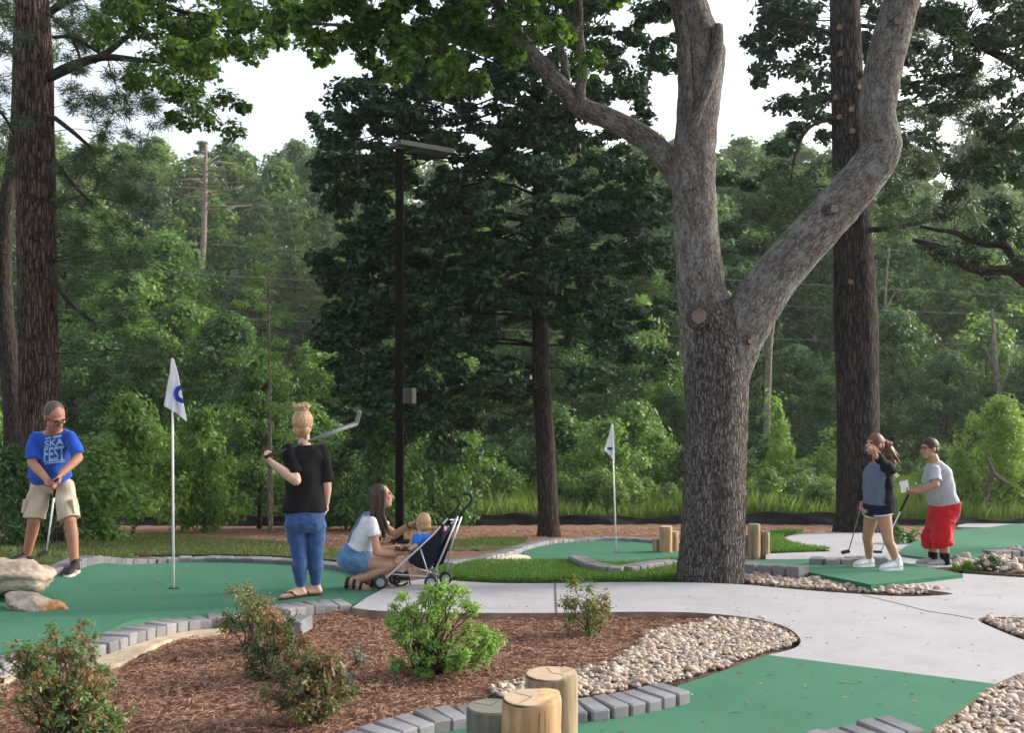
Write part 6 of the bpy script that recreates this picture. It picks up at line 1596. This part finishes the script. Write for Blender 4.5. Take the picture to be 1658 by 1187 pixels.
hand(mb, wrL, J(430, 740, -.13) - wrL, V3(.5, .5, .55), 1, (.9, .9, .95, 1.0), .95, .6); hand(mb, wrR, J(528, 836, .16) - wrR, V3(-1, .3, 0), -1, (.35, .4, .4, .45), .92)
mb.voxel('body', M['skin_fair'], P2, .006, 3)
mb = MB(); torso(mb, pel, neck, Rh, Rs, face, [(.08, .178, .132, 0), (.16, .166, .124, 0), (.30, .150, .115, .005), (.50, .152, .118, .015), (.66, .162, .120, .018), (.80, .168, .104, .005), (.90, .145, .082, 0), (.965, .075, .058, 0)], .010)
for sh, el, k_ in ((shL, elL, .80), (shR, elR, .92)):
    sleeve(mb, sh, el, neck, k_, .064)
mb.voxel('top', M['black_tee'], P2, .0075, 5, folds(3, .0065, 20, 26))
mb = MB(); torso(mb, pel, neck, Rh, Rs, face, [(.02, .16, .11, .045), (.16, .155, .112, .042), (.30, .142, .108, .042), (.50, .142, .108, .045), (.66, .145, .10, .045), (.74, .12, .07, .045)], .0)
mb.voxel('top_front', M['stripe_blue'], P2, .008, 4)
mb = MB(); torso(mb, pel, neck, Rh, Rs, face, [(-.19, .10, .09, -.01), (-.12, .142, .118, -.012), (-.04, .158, .126, -.012), (.06, .156, .122, -.01), (.13, .150, .115, 0)], .006)
for h_, k_, a_ in ((hL, kL, aL), (hR, kR, aR)):
    mid = Vector(k_).lerp(a_, .3) + V3(0, -.014, 0); mb.cap(h_, .090, k_, .060, 18); mb.cap(k_, .062, mid, .064, 16); mb.tube([mid, Vector(k_).lerp(a_, .7), a_ + V3(0, 0, .015)], [.062, .050, .045], 16)
for sd_ in (-1, 1): mb.ell(pel + V3(.070 * sd_, -.055 + .02 * sd_, -.04), (.080, .080, .092))
je = mb.voxel('jeans', M['jeans'], P2, .0075, 3, folds(4, .0032, 20, 55))
for a_, dv in ((aL, V3(-.75, -.5, 0)), (aR, V3(-.85, -.25, 0))):
    dn = dv.normalized(); hp = Vector((a_.x, a_.y, zf + .008)) - dn * .055; sdv = V3(-dn.y, dn.x, 0); mb = MB()
    mb.loft([(hp + dn * .25 * t, sdv * w, V3(0, 0, .008)) for t, w in ((0, .02), (.1, .034), (.4, .036), (.7, .046), (.92, .036), (1, .015))], 14); sl = mb.build('flip_flop', M['sandal'], P2)
    mb = MB(); tp = hp + dn * .19 + V3(0, 0, .035)
    mb.tube([hp + dn * .10 + sdv * .042 + V3(0, 0, .012), hp + dn * .15 + sdv * .03 + V3(0, 0, .055), tp + V3(0, 0, .01), hp + dn * .15 - sdv * .03 + V3(0, 0, .055), hp + dn * .10 - sdv * .042 + V3(0, 0, .012)], .008, 6); mb.build('strap', M['sandal'], sl).matrix_parent_inverse = Matrix()
f_, u_, r__ = frame(hf, hu); Mx = Matrix((r__, f_, u_)).transposed(); mb = MB()
mb.ell(hc + f_ * -.014 + u_ * .026, (.087, .098, .098), Mx, 24); mb.ell(hc - f_ * .045 - u_ * .05, (.074, .052, .062), Mx); mb.ell(hc - f_ * .02 + u_ * .130, (.060, .058, .044), Mx); mb.ell(hc - f_ * .01 + u_ * .152 + r__ * .015, (.044, .042, .030), Mx)
rn = random.Random(6)
for k in range(16): a_ = rn.uniform(0, 6.28); p_ = hc - f_ * .02 + u_ * .14 + r__ * math.cos(a_) * .055 + f_ * math.sin(a_) * .05; mb.cap(p_, .014, p_ + (r__ * rn.uniform(-1, 1) + f_ * rn.uniform(-1, 1) + u_ * rn.uniform(.0, 1)) * .035, .005, 6)
for k in range(14): mb.cap(hc - f_ * .05 - u_ * .08 + r__ * rn.uniform(-.05, .05), .012, hc - f_ * .05 - u_ * .13 + r__ * rn.uniform(-.06, .06), .004, 6)
hr_noise = lambda co: .0005 * np.sin(co[:, 0] * 260 + 3 * np.sin(co[:, 2] * 30))
mb.voxel('hair', M['hair_blond'], P2, .005, 2, hr_noise)
putter('dark putter resting across the shoulders of the woman in black', J(428, 741, -.17), J(577, 686, .20), ('grip_black', 'putter_grey'), V3(.3, -.2, .9), .011, .022, .30, .13, 'putter_grey')

# ---- 3 crouching woman with long brown hair
D = 9.3
J = lambda px, py, dd=0.0: AT(px, py, D + dd)
P3 = empty('person', GP(590, 958, .03), 'young woman with long brown hair crouching in white tee and denim shorts', 'person')
pel, neck = J(576, 900, .12), J(607, 832, .10); face = V3(.9, .10, -.3); Rh, Rs = V3(-.05, -1, 0), V3(.0, -1, -.05)
hc = J(618, 804, .10); hf, hu = V3(.93, .15, .12), V3(-.12, 0, 1)
shN, shF = J(602, 846, -.06), J(612, 846, .26); elN, wrN = J(611, 895, -.10), J(640, 897, -.06); elF, wrF = J(640, 866, .24), J(666, 849, .10)
hN, hF = J(573, 908, .02), J(577, 905, .22); kN, kF = J(632, 916, -.03), J(643, 892, .27); aN, aF = J(571, 941, .0), J(600, 938, .25)
zN, zF = gz(aN.x, aN.y) + .028, gz(aF.x, aF.y) + .028
mb = MB(); torso(mb, pel, neck, Rh, Rs, face, FEM, -.012); mb.cap(neck - V3(.01, 0, .03), .05, hc - V3(.01, 0, .06), .046, 16); head(mb, hc, hf, hu, .98)
arm(mb, shN, elN, wrN, .040, .038, .026); arm(mb, shF, elF, wrF, .040, .038, .026)
leg(mb, hN, kN, aN, .090, .058, .036, V3(0, 0, -1)); leg(mb, hF, kF, aF, .090, .058, .036, V3(0, 0, -1)); foot(mb, aN, V3(.9, -.35, 0), zN + .01, .235, .92); foot(mb, aF, V3(.95, -.2, 0), zF + .01, .235, .92)
hand(mb, wrN, J(656, 895, -.05) - wrN, V3(.1, .5, .9), 1, (.6, .7, .7, .75), .95, .6); hand(mb, wrF, J(676, 843, .06) - wrF, V3(.4, -.1, -.9), 1, (.25, .25, .3, .3), .95, .3)
mb.voxel('body', M['skin_warm'], P3, .006, 3)
mb = MB(); torso(mb, pel, neck, Rh, Rs, face, [(.12, .155, .122, 0), (.36, .146, .114, .005), (.50, .150, .118, .015), (.66, .160, .120, .018), (.80, .166, .104, .005), (.90, .142, .082, 0), (.97, .076, .060, 0)], .006)
for sh, el in ((shN, elN), (shF, elF)): sleeve(mb, sh, el, neck, .45, .062)
mb.voxel('t_shirt', M['white_tee'], P3, .0075, 4, folds(5, .006, 24, 34))
mb = MB(); torso(mb, pel, neck, Rh, Rs, face, [(-.34, .13, .10, -.01), (-.2, .172, .135, -.02), (-.05, .184, .146, -.015), (.10, .170, .134, -.005), (.19, .160, .126, 0)], .010)
for h_, k_ in ((hN, kN), (hF, kF)): mb.cap(h_, .108, Vector(h_).lerp(k_, .25), .106, 18); mb.tube([h_, Vector(h_).lerp(k_, .40)], [.108, .106], 18)
mb.voxel('shorts', M['denim_light'], P3, .0075, 3, folds(6, .003, 24, 40))
mb = MB(); c0 = pel.lerp(neck, .27)
for sgn in (-1, 1):    # bib straps of the overalls
    y_ = .11 * sgn; mb.tube([pel.lerp(neck, .30) + V3(-.11, y_, .02), pel.lerp(neck, .62) + V3(-.122, y_ * .9, .02), pel.lerp(neck, .88) + V3(-.09, y_ * .8, .045), neck + V3(.02, y_ * .8, .02), pel.lerp(neck, .80) + V3(.125, y_ * .75, -.03)], .010, 6)
mb.build('overall_strap', M['denim_light'], P3)
for a_, z_, dv in ((aN, zN, V3(.9, -.35, 0)), (aF, zF, V3(.95, -.2, 0))):
    dn = dv.normalized(); hp = Vector((a_.x, a_.y, z_ + .010)) - dn * .06; sdv = V3(-dn.y, dn.x, 0); mb = MB()
    mb.loft([(hp + dn * .26 * t, sdv * w, V3(0, 0, .012)) for t, w in ((0, .02), (.1, .036), (.4, .038), (.7, .048), (.92, .038), (1, .015))], 14); sl = mb.build('sandal', M['sole_tan'], P3)
    mb = MB()
    for t, hh in ((.02, .075), (.34, .085), (.62, .062)): mb.tube([hp + dn * .26 * t + sdv * .044, hp + dn * .26 * (t + .03) + sdv * .032 + V3(0, 0, hh), hp + dn * .26 * (t + .03) - sdv * .032 + V3(0, 0, hh), hp + dn * .26 * t - sdv * .044], .014, 6)
    mb.cap(hp + dn * .01 + V3(0, 0, .02), .034, hp + dn * .015 + V3(0, 0, .07), .032, 10)
    mb.build('strap', M['sandal'], sl).matrix_parent_inverse = Matrix()
f_, u_, r__ = frame(hf, hu); Mx = Matrix((r__, f_, u_)).transposed(); mb = MB(); mb.ell(hc + f_ * -.022 + u_ * .026, (.085, .093, .098), Mx, 24); mb.ell(hc - f_ * .04 - u_ * .06, (.082, .062, .09), Mx, 20)
rn = random.Random(9)
for k in range(46):
    a_ = rn.uniform(-1, 1); bk_ = rn.uniform(-.085, .035); sd_ = math.sin(a_ * 1.57) * .082
    top = hc + u_ * rn.uniform(-.01, .05) + r__ * sd_ + f_ * min(bk_, .03 - abs(.082 - abs(sd_)) * .9); L = rn.uniform(.30, .42)
    mb.chain([top, top - V3(.01, 0, L * .5) + r__ * rn.uniform(-.01, .02), top - V3(-.03 + rn.uniform(-.03, .05), 0, L)], [.022, .019, .007], 8)
mb.voxel('hair', M['hair_brown'], P3, .006, 1, lambda co: .002 * np.sin(co[:, 0] * 240 + co[:, 1] * 200))
face_parts(P3, hc, hf, hu, .98)
mb = MB(); c_ = wrF.lerp(elF, .10); ax = (elF - wrF).normalized(); mb.tube([c_ - ax * .008, c_ + ax * .008], [.034, .034], 14); mb.build('bracelet', M['sandal'], P3)
mb = MB(); ph = J(652, 889, -.08); mb.box(ph, V3(.072, 0, -.004), V3(0, .036, .01), V3(.0, -.002, .006)); tag(mb.build('phone', M['phone_black'], None, False, bevel=.003), 'dark phone in the near hand of the crouching woman', 'phone')

# ---- 4 toddler in the stroller
D = 9.25
J = lambda px, py, dd=0.0: AT(px, py, D + dd)
P4 = empty('person', J(684, 905, .08), 'blond toddler in bright blue shirt sitting in the stroller', 'person')
pel, neck = J(686, 905, .08), J(683, 862, .08); face = V3(-.75, .5, 0); Rh = Rs = V3(.35, .6, 0).normalized() * -1
hc = J(684.5, 847, .08); hf, hu = V3(-.55, .75, .02), V3(0, 0, 1)
TOD = [(-.2, .07, .07, 0), (0, .095, .085, 0), (.3, .092, .085, .005), (.6, .095, .082, .005), (.82, .090, .065, 0), (.95, .05, .045, 0), (1.04, .036, .036, 0)]
shN, shF = J(675, 870, -.02), J(690, 869, .17); elN, wrN = J(673, 885, -.05), J(660, 893, -.02); elF, wrF = J(684, 885, .22), J(668, 890, .22)
mb = MB(); torso(mb, pel, neck, Rh, Rs, face, TOD, -.006); mb.cap(neck - V3(0, 0, .02), .036, hc - V3(0, 0, .04), .038); head(mb, hc, hf, hu, .80)
arm(mb, shN, elN, wrN, .032, .028, .020); arm(mb, shF, elF, wrF, .032, .028, .020); hand(mb, wrN, V3(-1, .1, -.1), V3(0, .4, -1), 1, (.5, .5, .5, .5), .55); hand(mb, wrF, V3(-1, 0, -.2), V3(0, .2, -1), -1, (.5, .5, .5, .5), .55)
for y_ in (-.03, .13):
    kk = J(660, 902, .08 + y_ - .05); aa = J(651, 930, .08 + y_ - .05); mb.cap(pel + V3(0, y_ - .05, .0), .052, kk, .038); mb.cap(kk, .037, aa, .025); foot(mb, aa, V3(-1, .1, 0), aa.z - .05, .12, .62)
mb.voxel('body', M['skin_baby'], P4, .0052, 3)
mb = MB(); torso(mb, pel, neck, Rh, Rs, face, [(-.1, .105, .095, 0), (.3, .104, .096, .005), (.6, .105, .092, .005), (.82, .098, .074, 0), (.95, .056, .05, 0)], .004)
for sh, el in ((shN, elN), (shF, elF)): sleeve(mb, sh, el, neck, .75, .043)
mb.voxel('t_shirt', M['toddler_blue'], P4, .006, 3, folds(7, .002))
mb = MB()
for y_ in (-.03, .13): kk = J(660, 902, .08 + y_ - .05); mb.tube([pel + V3(0.02, y_ - .05, .0), (pel + V3(0, y_ - .05, 0)).lerp(kk, .8)], [.066, .058], 14)
mb.voxel('shorts', M['navy_short'], P4, .006, 3)
f_, u_, r__ = frame(hf, hu); Mx = Matrix((r__, f_, u_)).transposed(); mb = MB(); mb.ell(hc + (f_ * -.024 + u_ * .030) * .8, (.067, .079, .079), Mx, 22); mb.ell(hc + (f_ * -.055 - u_ * .03) * .8, (.060, .044, .050), Mx); mb.voxel('hair', M['hair_baby'], P4, .005, 3); face_parts(P4, hc, hf, hu, .8)
for y_ in (-.03, .13): aa = J(651, 930, .08 + y_ - .05); shoe(P4, aa, V3(-1, .1, 0), aa.z - .055, M['shoe_black'], M['rubber'], .14, .66, .0)

# ---- 5 girl with the ponytail
D = 10.6
J = lambda px, py, dd=0.0: AT(px, py, D + dd)
P5 = empty('person', on(px_x(1425, D), D, .09), 'teenage girl with auburn ponytail in open black jacket pointing a raised finger', 'person')
pel, neck = J(1421, 819, .05), J(1421, 747, .04); face = V3(-.75, -.66, 0); Rh = V3(-.60, .72, 0); Rs = V3(-.55, .8, 0)
hc = J(1416, 720, .02); hf, hu = V3(-.90, -.42, .08), V3(.05, 0, 1)
shN, shF = J(1435, 756, -.12), J(1409, 756, .18); elN, wrN = J(1443, 760, -.38), J(1416, 737, -.52); elF, wrF = J(1399, 789, .20), J(1396, 816, .12)
hF_, hN_ = J(1413, 825, .12), J(1429, 825, -.02); kF, kN = J(1404, 872, .26), J(1439, 878, -.03); aF, aN = J(1407, 908, .42), J(1452, 918, -.02)
zF, zN = gz(aF.x, aF.y) + .092, gz(aN.x, aN.y) + .092
aF.z = zF + .085; aN.z = zN + .085
mb = MB(); torso(mb, pel, neck, Rh, Rs, face, FEM, -.012); mb.cap(neck - V3(0, 0, .03), .048, hc + V3(.015, 0, -.06), .046, 16); head(mb, hc, hf, hu, .98)
arm(mb, shN, elN, wrN, .045, .036, .026); arm(mb, shF, elF, wrF, .045, .036, .026)
leg(mb, hF_, kF, aF, .086, .053, .034, V3(.6, .4, 0)); leg(mb, hN_, kN, aN, .086, .053, .034, V3(.6, .4, 0))
hand(mb, wrN, V3(-.35, -.25, .9), V3(-.8, -.4, -.2), -1, (.04, 1.2, 1.25, 1.25), 1.0, .9); hand(mb, wrF, J(1393, 830, .06) - wrF, V3(.4, -.7, 0), -1, (.7, .8, .8, .8), .95, .6)
mb.voxel('body', M['skin_tan'], P5, .0062, 3)
mb = MB(); torso(mb, pel, neck, Rh, Rs, face, [(.03, .168, .124, .005), (.14, .162, .122, .012), (.30, .150, .116, .018), (.50, .150, .118, .025), (.66, .156, .118, .025), (.80, .160, .100, .012), (.90, .135, .08, 0), (.96, .076, .06, 0)], .002); mb.voxel('t_shirt', M['slate_tee'], P5, .008, 4, folds(8, .006, 20, 24))
# jacket: shell round the back and sides, open at the front
Fw = V3(face.x, face.y, 0).normalized(); Rr = V3(Rh.x, Rh.y, 0).normalized(); mb = MB(); ax = neck - pel
JP = [(-.14, .185, .16), (.0, .182, .15), (.15, .178, .142), (.35, .168, .136), (.55, .166, .134), (.75, .172, .126), (.88, .150, .098), (.96, .092, .074)]
for (t, w, dp), (t2, w2, dp2) in zip(JP, JP[1:]):
    for i in range(26):
        a0 = math.radians(-90 - 127 + i * 254 / 26); a1 = math.radians(-90 - 127 + (i + 1) * 254 / 26)
        q = []
        for tt, ww, dd_, aa in ((t, w, dp, a0), (t, w, dp, a1), (t2, w2, dp2, a1), (t2, w2, dp2, a0)):
            q.append(pel + ax * tt + Rr * math.cos(aa) * ww + Fw * (math.sin(aa) * dd_ + .01 - .06 * max(0, .15 - tt)))
        i0 = len(mb.v); mid = sum(q, Vector()) / 4; nrm = (mid - (pel + ax * (t + t2) / 2)); nrm.z = 0; nrm.normalize()
        mb.v += [p + nrm * .006 for p in q] + [p - nrm * .006 for p in q]; mb.bk += [(0, 0, 0)] * 8
        for fq in ((0, 1, 2, 3), (7, 6, 5, 4), (0, 4, 5, 1), (1, 5, 6, 2), (2, 6, 7, 3), (3, 7, 4, 0)): mb.f.append(tuple(i0 + k for k in fq))
for sh, el, wr in ((shN, elN, wrN), (shF, elF, wrF)): mb.tube([Vector(sh).lerp(neck, .3), sh, Vector(sh).lerp(Vector(el), .5), el], [.056, .066, .064, .058], 16); mb.tube([el, Vector(el).lerp(Vector(wr), .5), Vector(el).lerp(Vector(wr), .88)], [.057, .052, .046], 16); mb.ell(el, (.058, .058, .058))
mb.voxel('jacket', M['jacket_black'], P5, .0085, 3, folds(9, .008))
mb = MB(); torso(mb, pel, neck, Rh, Rs, face, [(-.24, .10, .09, -.01), (-.14, .155, .12, -.012), (-.04, .172, .128, -.01), (.10, .160, .118, 0)], .006)
for h_, k_ in ((hF_, kF), (hN_, kN)): mb.tube([h_ + V3(0, 0, .03), Vector(h_).lerp(k_, .16)], [.094, .102], 18)
sh_ = mb.voxel('shorts', M['navy_short'], P5, .0075, 3)
for h_, k_ in ((hF_, kF), (hN_, kN)):
    c_ = Vector(h_).lerp(k_, .15); ax_ = (Vector(k_) - Vector(h_)).normalized(); mb = MB(); mb.tube([c_ - ax_ * .006, c_ + ax_ * .008], [.1045, .1045], 28); mb.build('trim', M['white_sock'], sh_).matrix_parent_inverse = Matrix()
for a_, z_, dv in ((aF, zF, V3(-1, -.35, 0)), (aN, zN, V3(-.95, -.25, 0))):
    shoe(P5, a_, dv, z_, M['shoe_white'], M['shoe_white'], .27, .95, .02); mb = MB(); mb.cap(a_ + V3(0, 0, .045), .043, a_ - V3(0, 0, .02), .044, 14); mb.build('sock', M['white_sock'], P5)
f_, u_, r__ = frame(hf, hu); Mx = Matrix((r__, f_, u_)).transposed(); mb = MB(); mb.ell(hc + f_ * -.012 + u_ * .036, (.0825, .094, .094), Mx, 24); mb.ell(hc - f_ * .045 - u_ * .01, (.081, .062, .07), Mx)
rn = random.Random(12); base_ = hc - f_ * .10 + u_ * .055; mb.ell(base_, (.03, .03, .03))
for k in range(22): e_ = V3(rn.uniform(.10, .19), rn.uniform(-.07, .07), -rn.uniform(.16, .28)); mb.chain([base_, base_ + V3(.055 + rn.uniform(-.02, .03), rn.uniform(-.03, .03), -.04), base_ + e_ * .7, base_ + e_], [.022, .026, .020, .005], 7)
mb.voxel('hair', M['hair_auburn'], P5, .006, 1); face_parts(P5, hc, hf, hu, .98)
hp = on(px_x(1374, 11.7), 11.7, .165); putter('putter hanging from the lower hand of the ponytailed girl', J(1396, 815, .09), J(1374, 893, .38), ('sole_tan', 'putter_grey'), V3(-.95, -.2, -.15), .0075, .0055, .16, .10)

# ---- 6 man in red shorts
D = 11.4
J = lambda px, py, dd=0.0: AT(px, py, D + dd)
P6 = empty('person', on(px_x(1522, D), D, .06), 'man in glasses, grey T-shirt and long red shorts leaning forward with a card', 'person')
pel, neck = J(1531, 816, .05), J(1513, 748, .03); face = V3(-.92, -.15, -.25); Rh, Rs = V3(-.2, .95, 0), V3(-.15, .95, 0)
hc = J(1505, 727, .02); hf, hu = V3(-.96, -.22, -.02), V3(-.06, 0, 1)
shN, shF = J(1514, 762, -.17), J(1506, 762, .20); elN, wrN = J(1515, 785, -.25), J(1484, 797, -.16); elF, wrF = J(1500, 790, .24), J(1480, 795, .08)
hN, hF = J(1536, 828, -.05), J(1528, 828, .15); kN, kF = J(1524, 872, -.06), J(1507, 872, .14); aN, aF = J(1531, 913, -.04), J(1512, 908, .16)
zN, zF = gz(aN.x, aN.y) + .06, gz(aF.x, aF.y) + .06
aN.z = zN + .085; aF.z = zF + .085
mb = MB(); torso(mb, pel, neck, Rh, Rs, face, [q_ for q_ in MALE if q_[0] >= 0], -.014); mb.cap(neck - V3(-.01, 0, .03), .062, hc + V3(.02, 0, -.05), .056, 16); head(mb, hc, hf, hu, 1.02, jaw=1.2)
arm(mb, shN, elN, wrN, .042, .042, .030); arm(mb, shF, elF, wrF, .042, .042, .030); leg(mb, hN, kN, aN, .07, .06, .042, V3(1, 0, 0)); leg(mb, hF, kF, aF, .07, .06, .042, V3(1, 0, 0))
hand(mb, wrN, J(1470, 797, -.13) - wrN, V3(.0, .5, .75), 1, (.55, .65, .7, .75), 1.0, .7); hand(mb, wrF, J(1470, 801, .03) - wrF, V3(-.1, -.8, .2), -1, (.8, .85, .85, .85), 1.0, .6)
mb.voxel('body', M['skin_tan'], P6, .0062, 3)
mb = MB(); torso(mb, pel, neck, Rh, Rs, face, [(.03, .182, .150, .015), (.18, .180, .150, .02), (.36, .178, .146, .02), (.56, .184, .140, .01), (.74, .196, .130, 0), (.86, .184, .110, 0), (.94, .122, .083, 0), (.99, .076, .070, 0)], .008)
for sh, el in ((shN, elN), (shF, elF)): sleeve(mb, sh, el, neck, .75, .072)
mb.voxel('t_shirt', M['grey_tee'], P6, .008, 4, folds(10, .0075, 20, 30))
mb = MB(); torso(mb, pel, pel + V3(.09, 0, .5), Rh, Rh, face, [(-.66, .155, .10, .035), (-.58, .165, .125, .03), (-.35, .178, .148, .02), (-.22, .182, .16, .012), (-.10, .178, .15, 0), (.0, .174, .146, .0), (.10, .172, .142, .005)], .004)
for h_, k_, a_ in ((hN, kN, aN), (hF, kF, aF)): e2 = Vector(k_).lerp(a_, .34); mb.tube([Vector(h_).lerp(k_, .3), k_, e2 + V3(.01, 0, 0)], [.10, .118, .122], 20)
mb.voxel('shorts', M['red_short'], P6, .008, 3, folds(11, .010, 34, 8))
for a_, z_, k_ in ((aN, zN, kN), (aF, zF, kF)):
    mb = MB(); mb.cap(a_ - V3(0, 0, .03), .050, Vector(a_).lerp(k_, .24), .056, 16); mb.build('sock', M['black_sock'], P6); shoe(P6, a_, V3(-1, -.12, 0), z_, M['shoe_grey'], M['shoe_white'], .29, 1.0, .0)
f_, u_, r__ = frame(hf, hu); Mx = Matrix((r__, f_, u_)).transposed(); mb = MB(); mb.ell(hc + (f_ * -.016 + u_ * .040), (.083, .096, .093), Mx, 24); mb.ell(hc - f_ * .048 + u_ * -.01, (.078, .058, .062), Mx); mb.voxel('hair', M['hair_dark'], P6, .006, 3); face_parts(P6, hc, hf, hu, 1.02); glasses(P6, hc, hf, hu, 1.02)
mb = MB(); mb.box(J(1464.5, 788, -.13), V3(.048, .0, .012), V3(.0, .002, 0), V3(-.012, 0.0, .064)); tag(mb.build('score_card', M['paper'], None, False), 'white score card in the hand of the man in red shorts', 'card')
putter('black-gripped putter held by the man in red shorts', J(1474, 795, .02), J(1426, 894, .0), ('grip_black', 'putter_white'), V3(-.95, -.2, .05), .0085, .006, .27, .10)
# ------------------------------------------------------------------ evening haze over the whole valley
hm = bpy.data.materials.new('haze'); hm.use_nodes = True; hn = hm.node_tree; hn.nodes.clear()
ho = hn.nodes.new('ShaderNodeOutputMaterial'); hv = hn.nodes.new('ShaderNodeVolumePrincipled')
hv.inputs['Color'].default_value = (.86, .93, 1.0, 1); hv.inputs['Density'].default_value = 0.00045; hv.inputs['Anisotropy'].default_value = 0.35
hn.links.new(hv.outputs[0], ho.inputs['Volume'])
mb = MB(); mb.box((0, 84, 21), Vector((165, 0, 0)), Vector((0, 125, 0)), Vector((0, 0, 26)))
hz = mb.build('haze', hm, None, False); hz['kind'] = 'stuff'; hz.display_type = 'WIRE'
SC.cycles.volume_bounces = 0
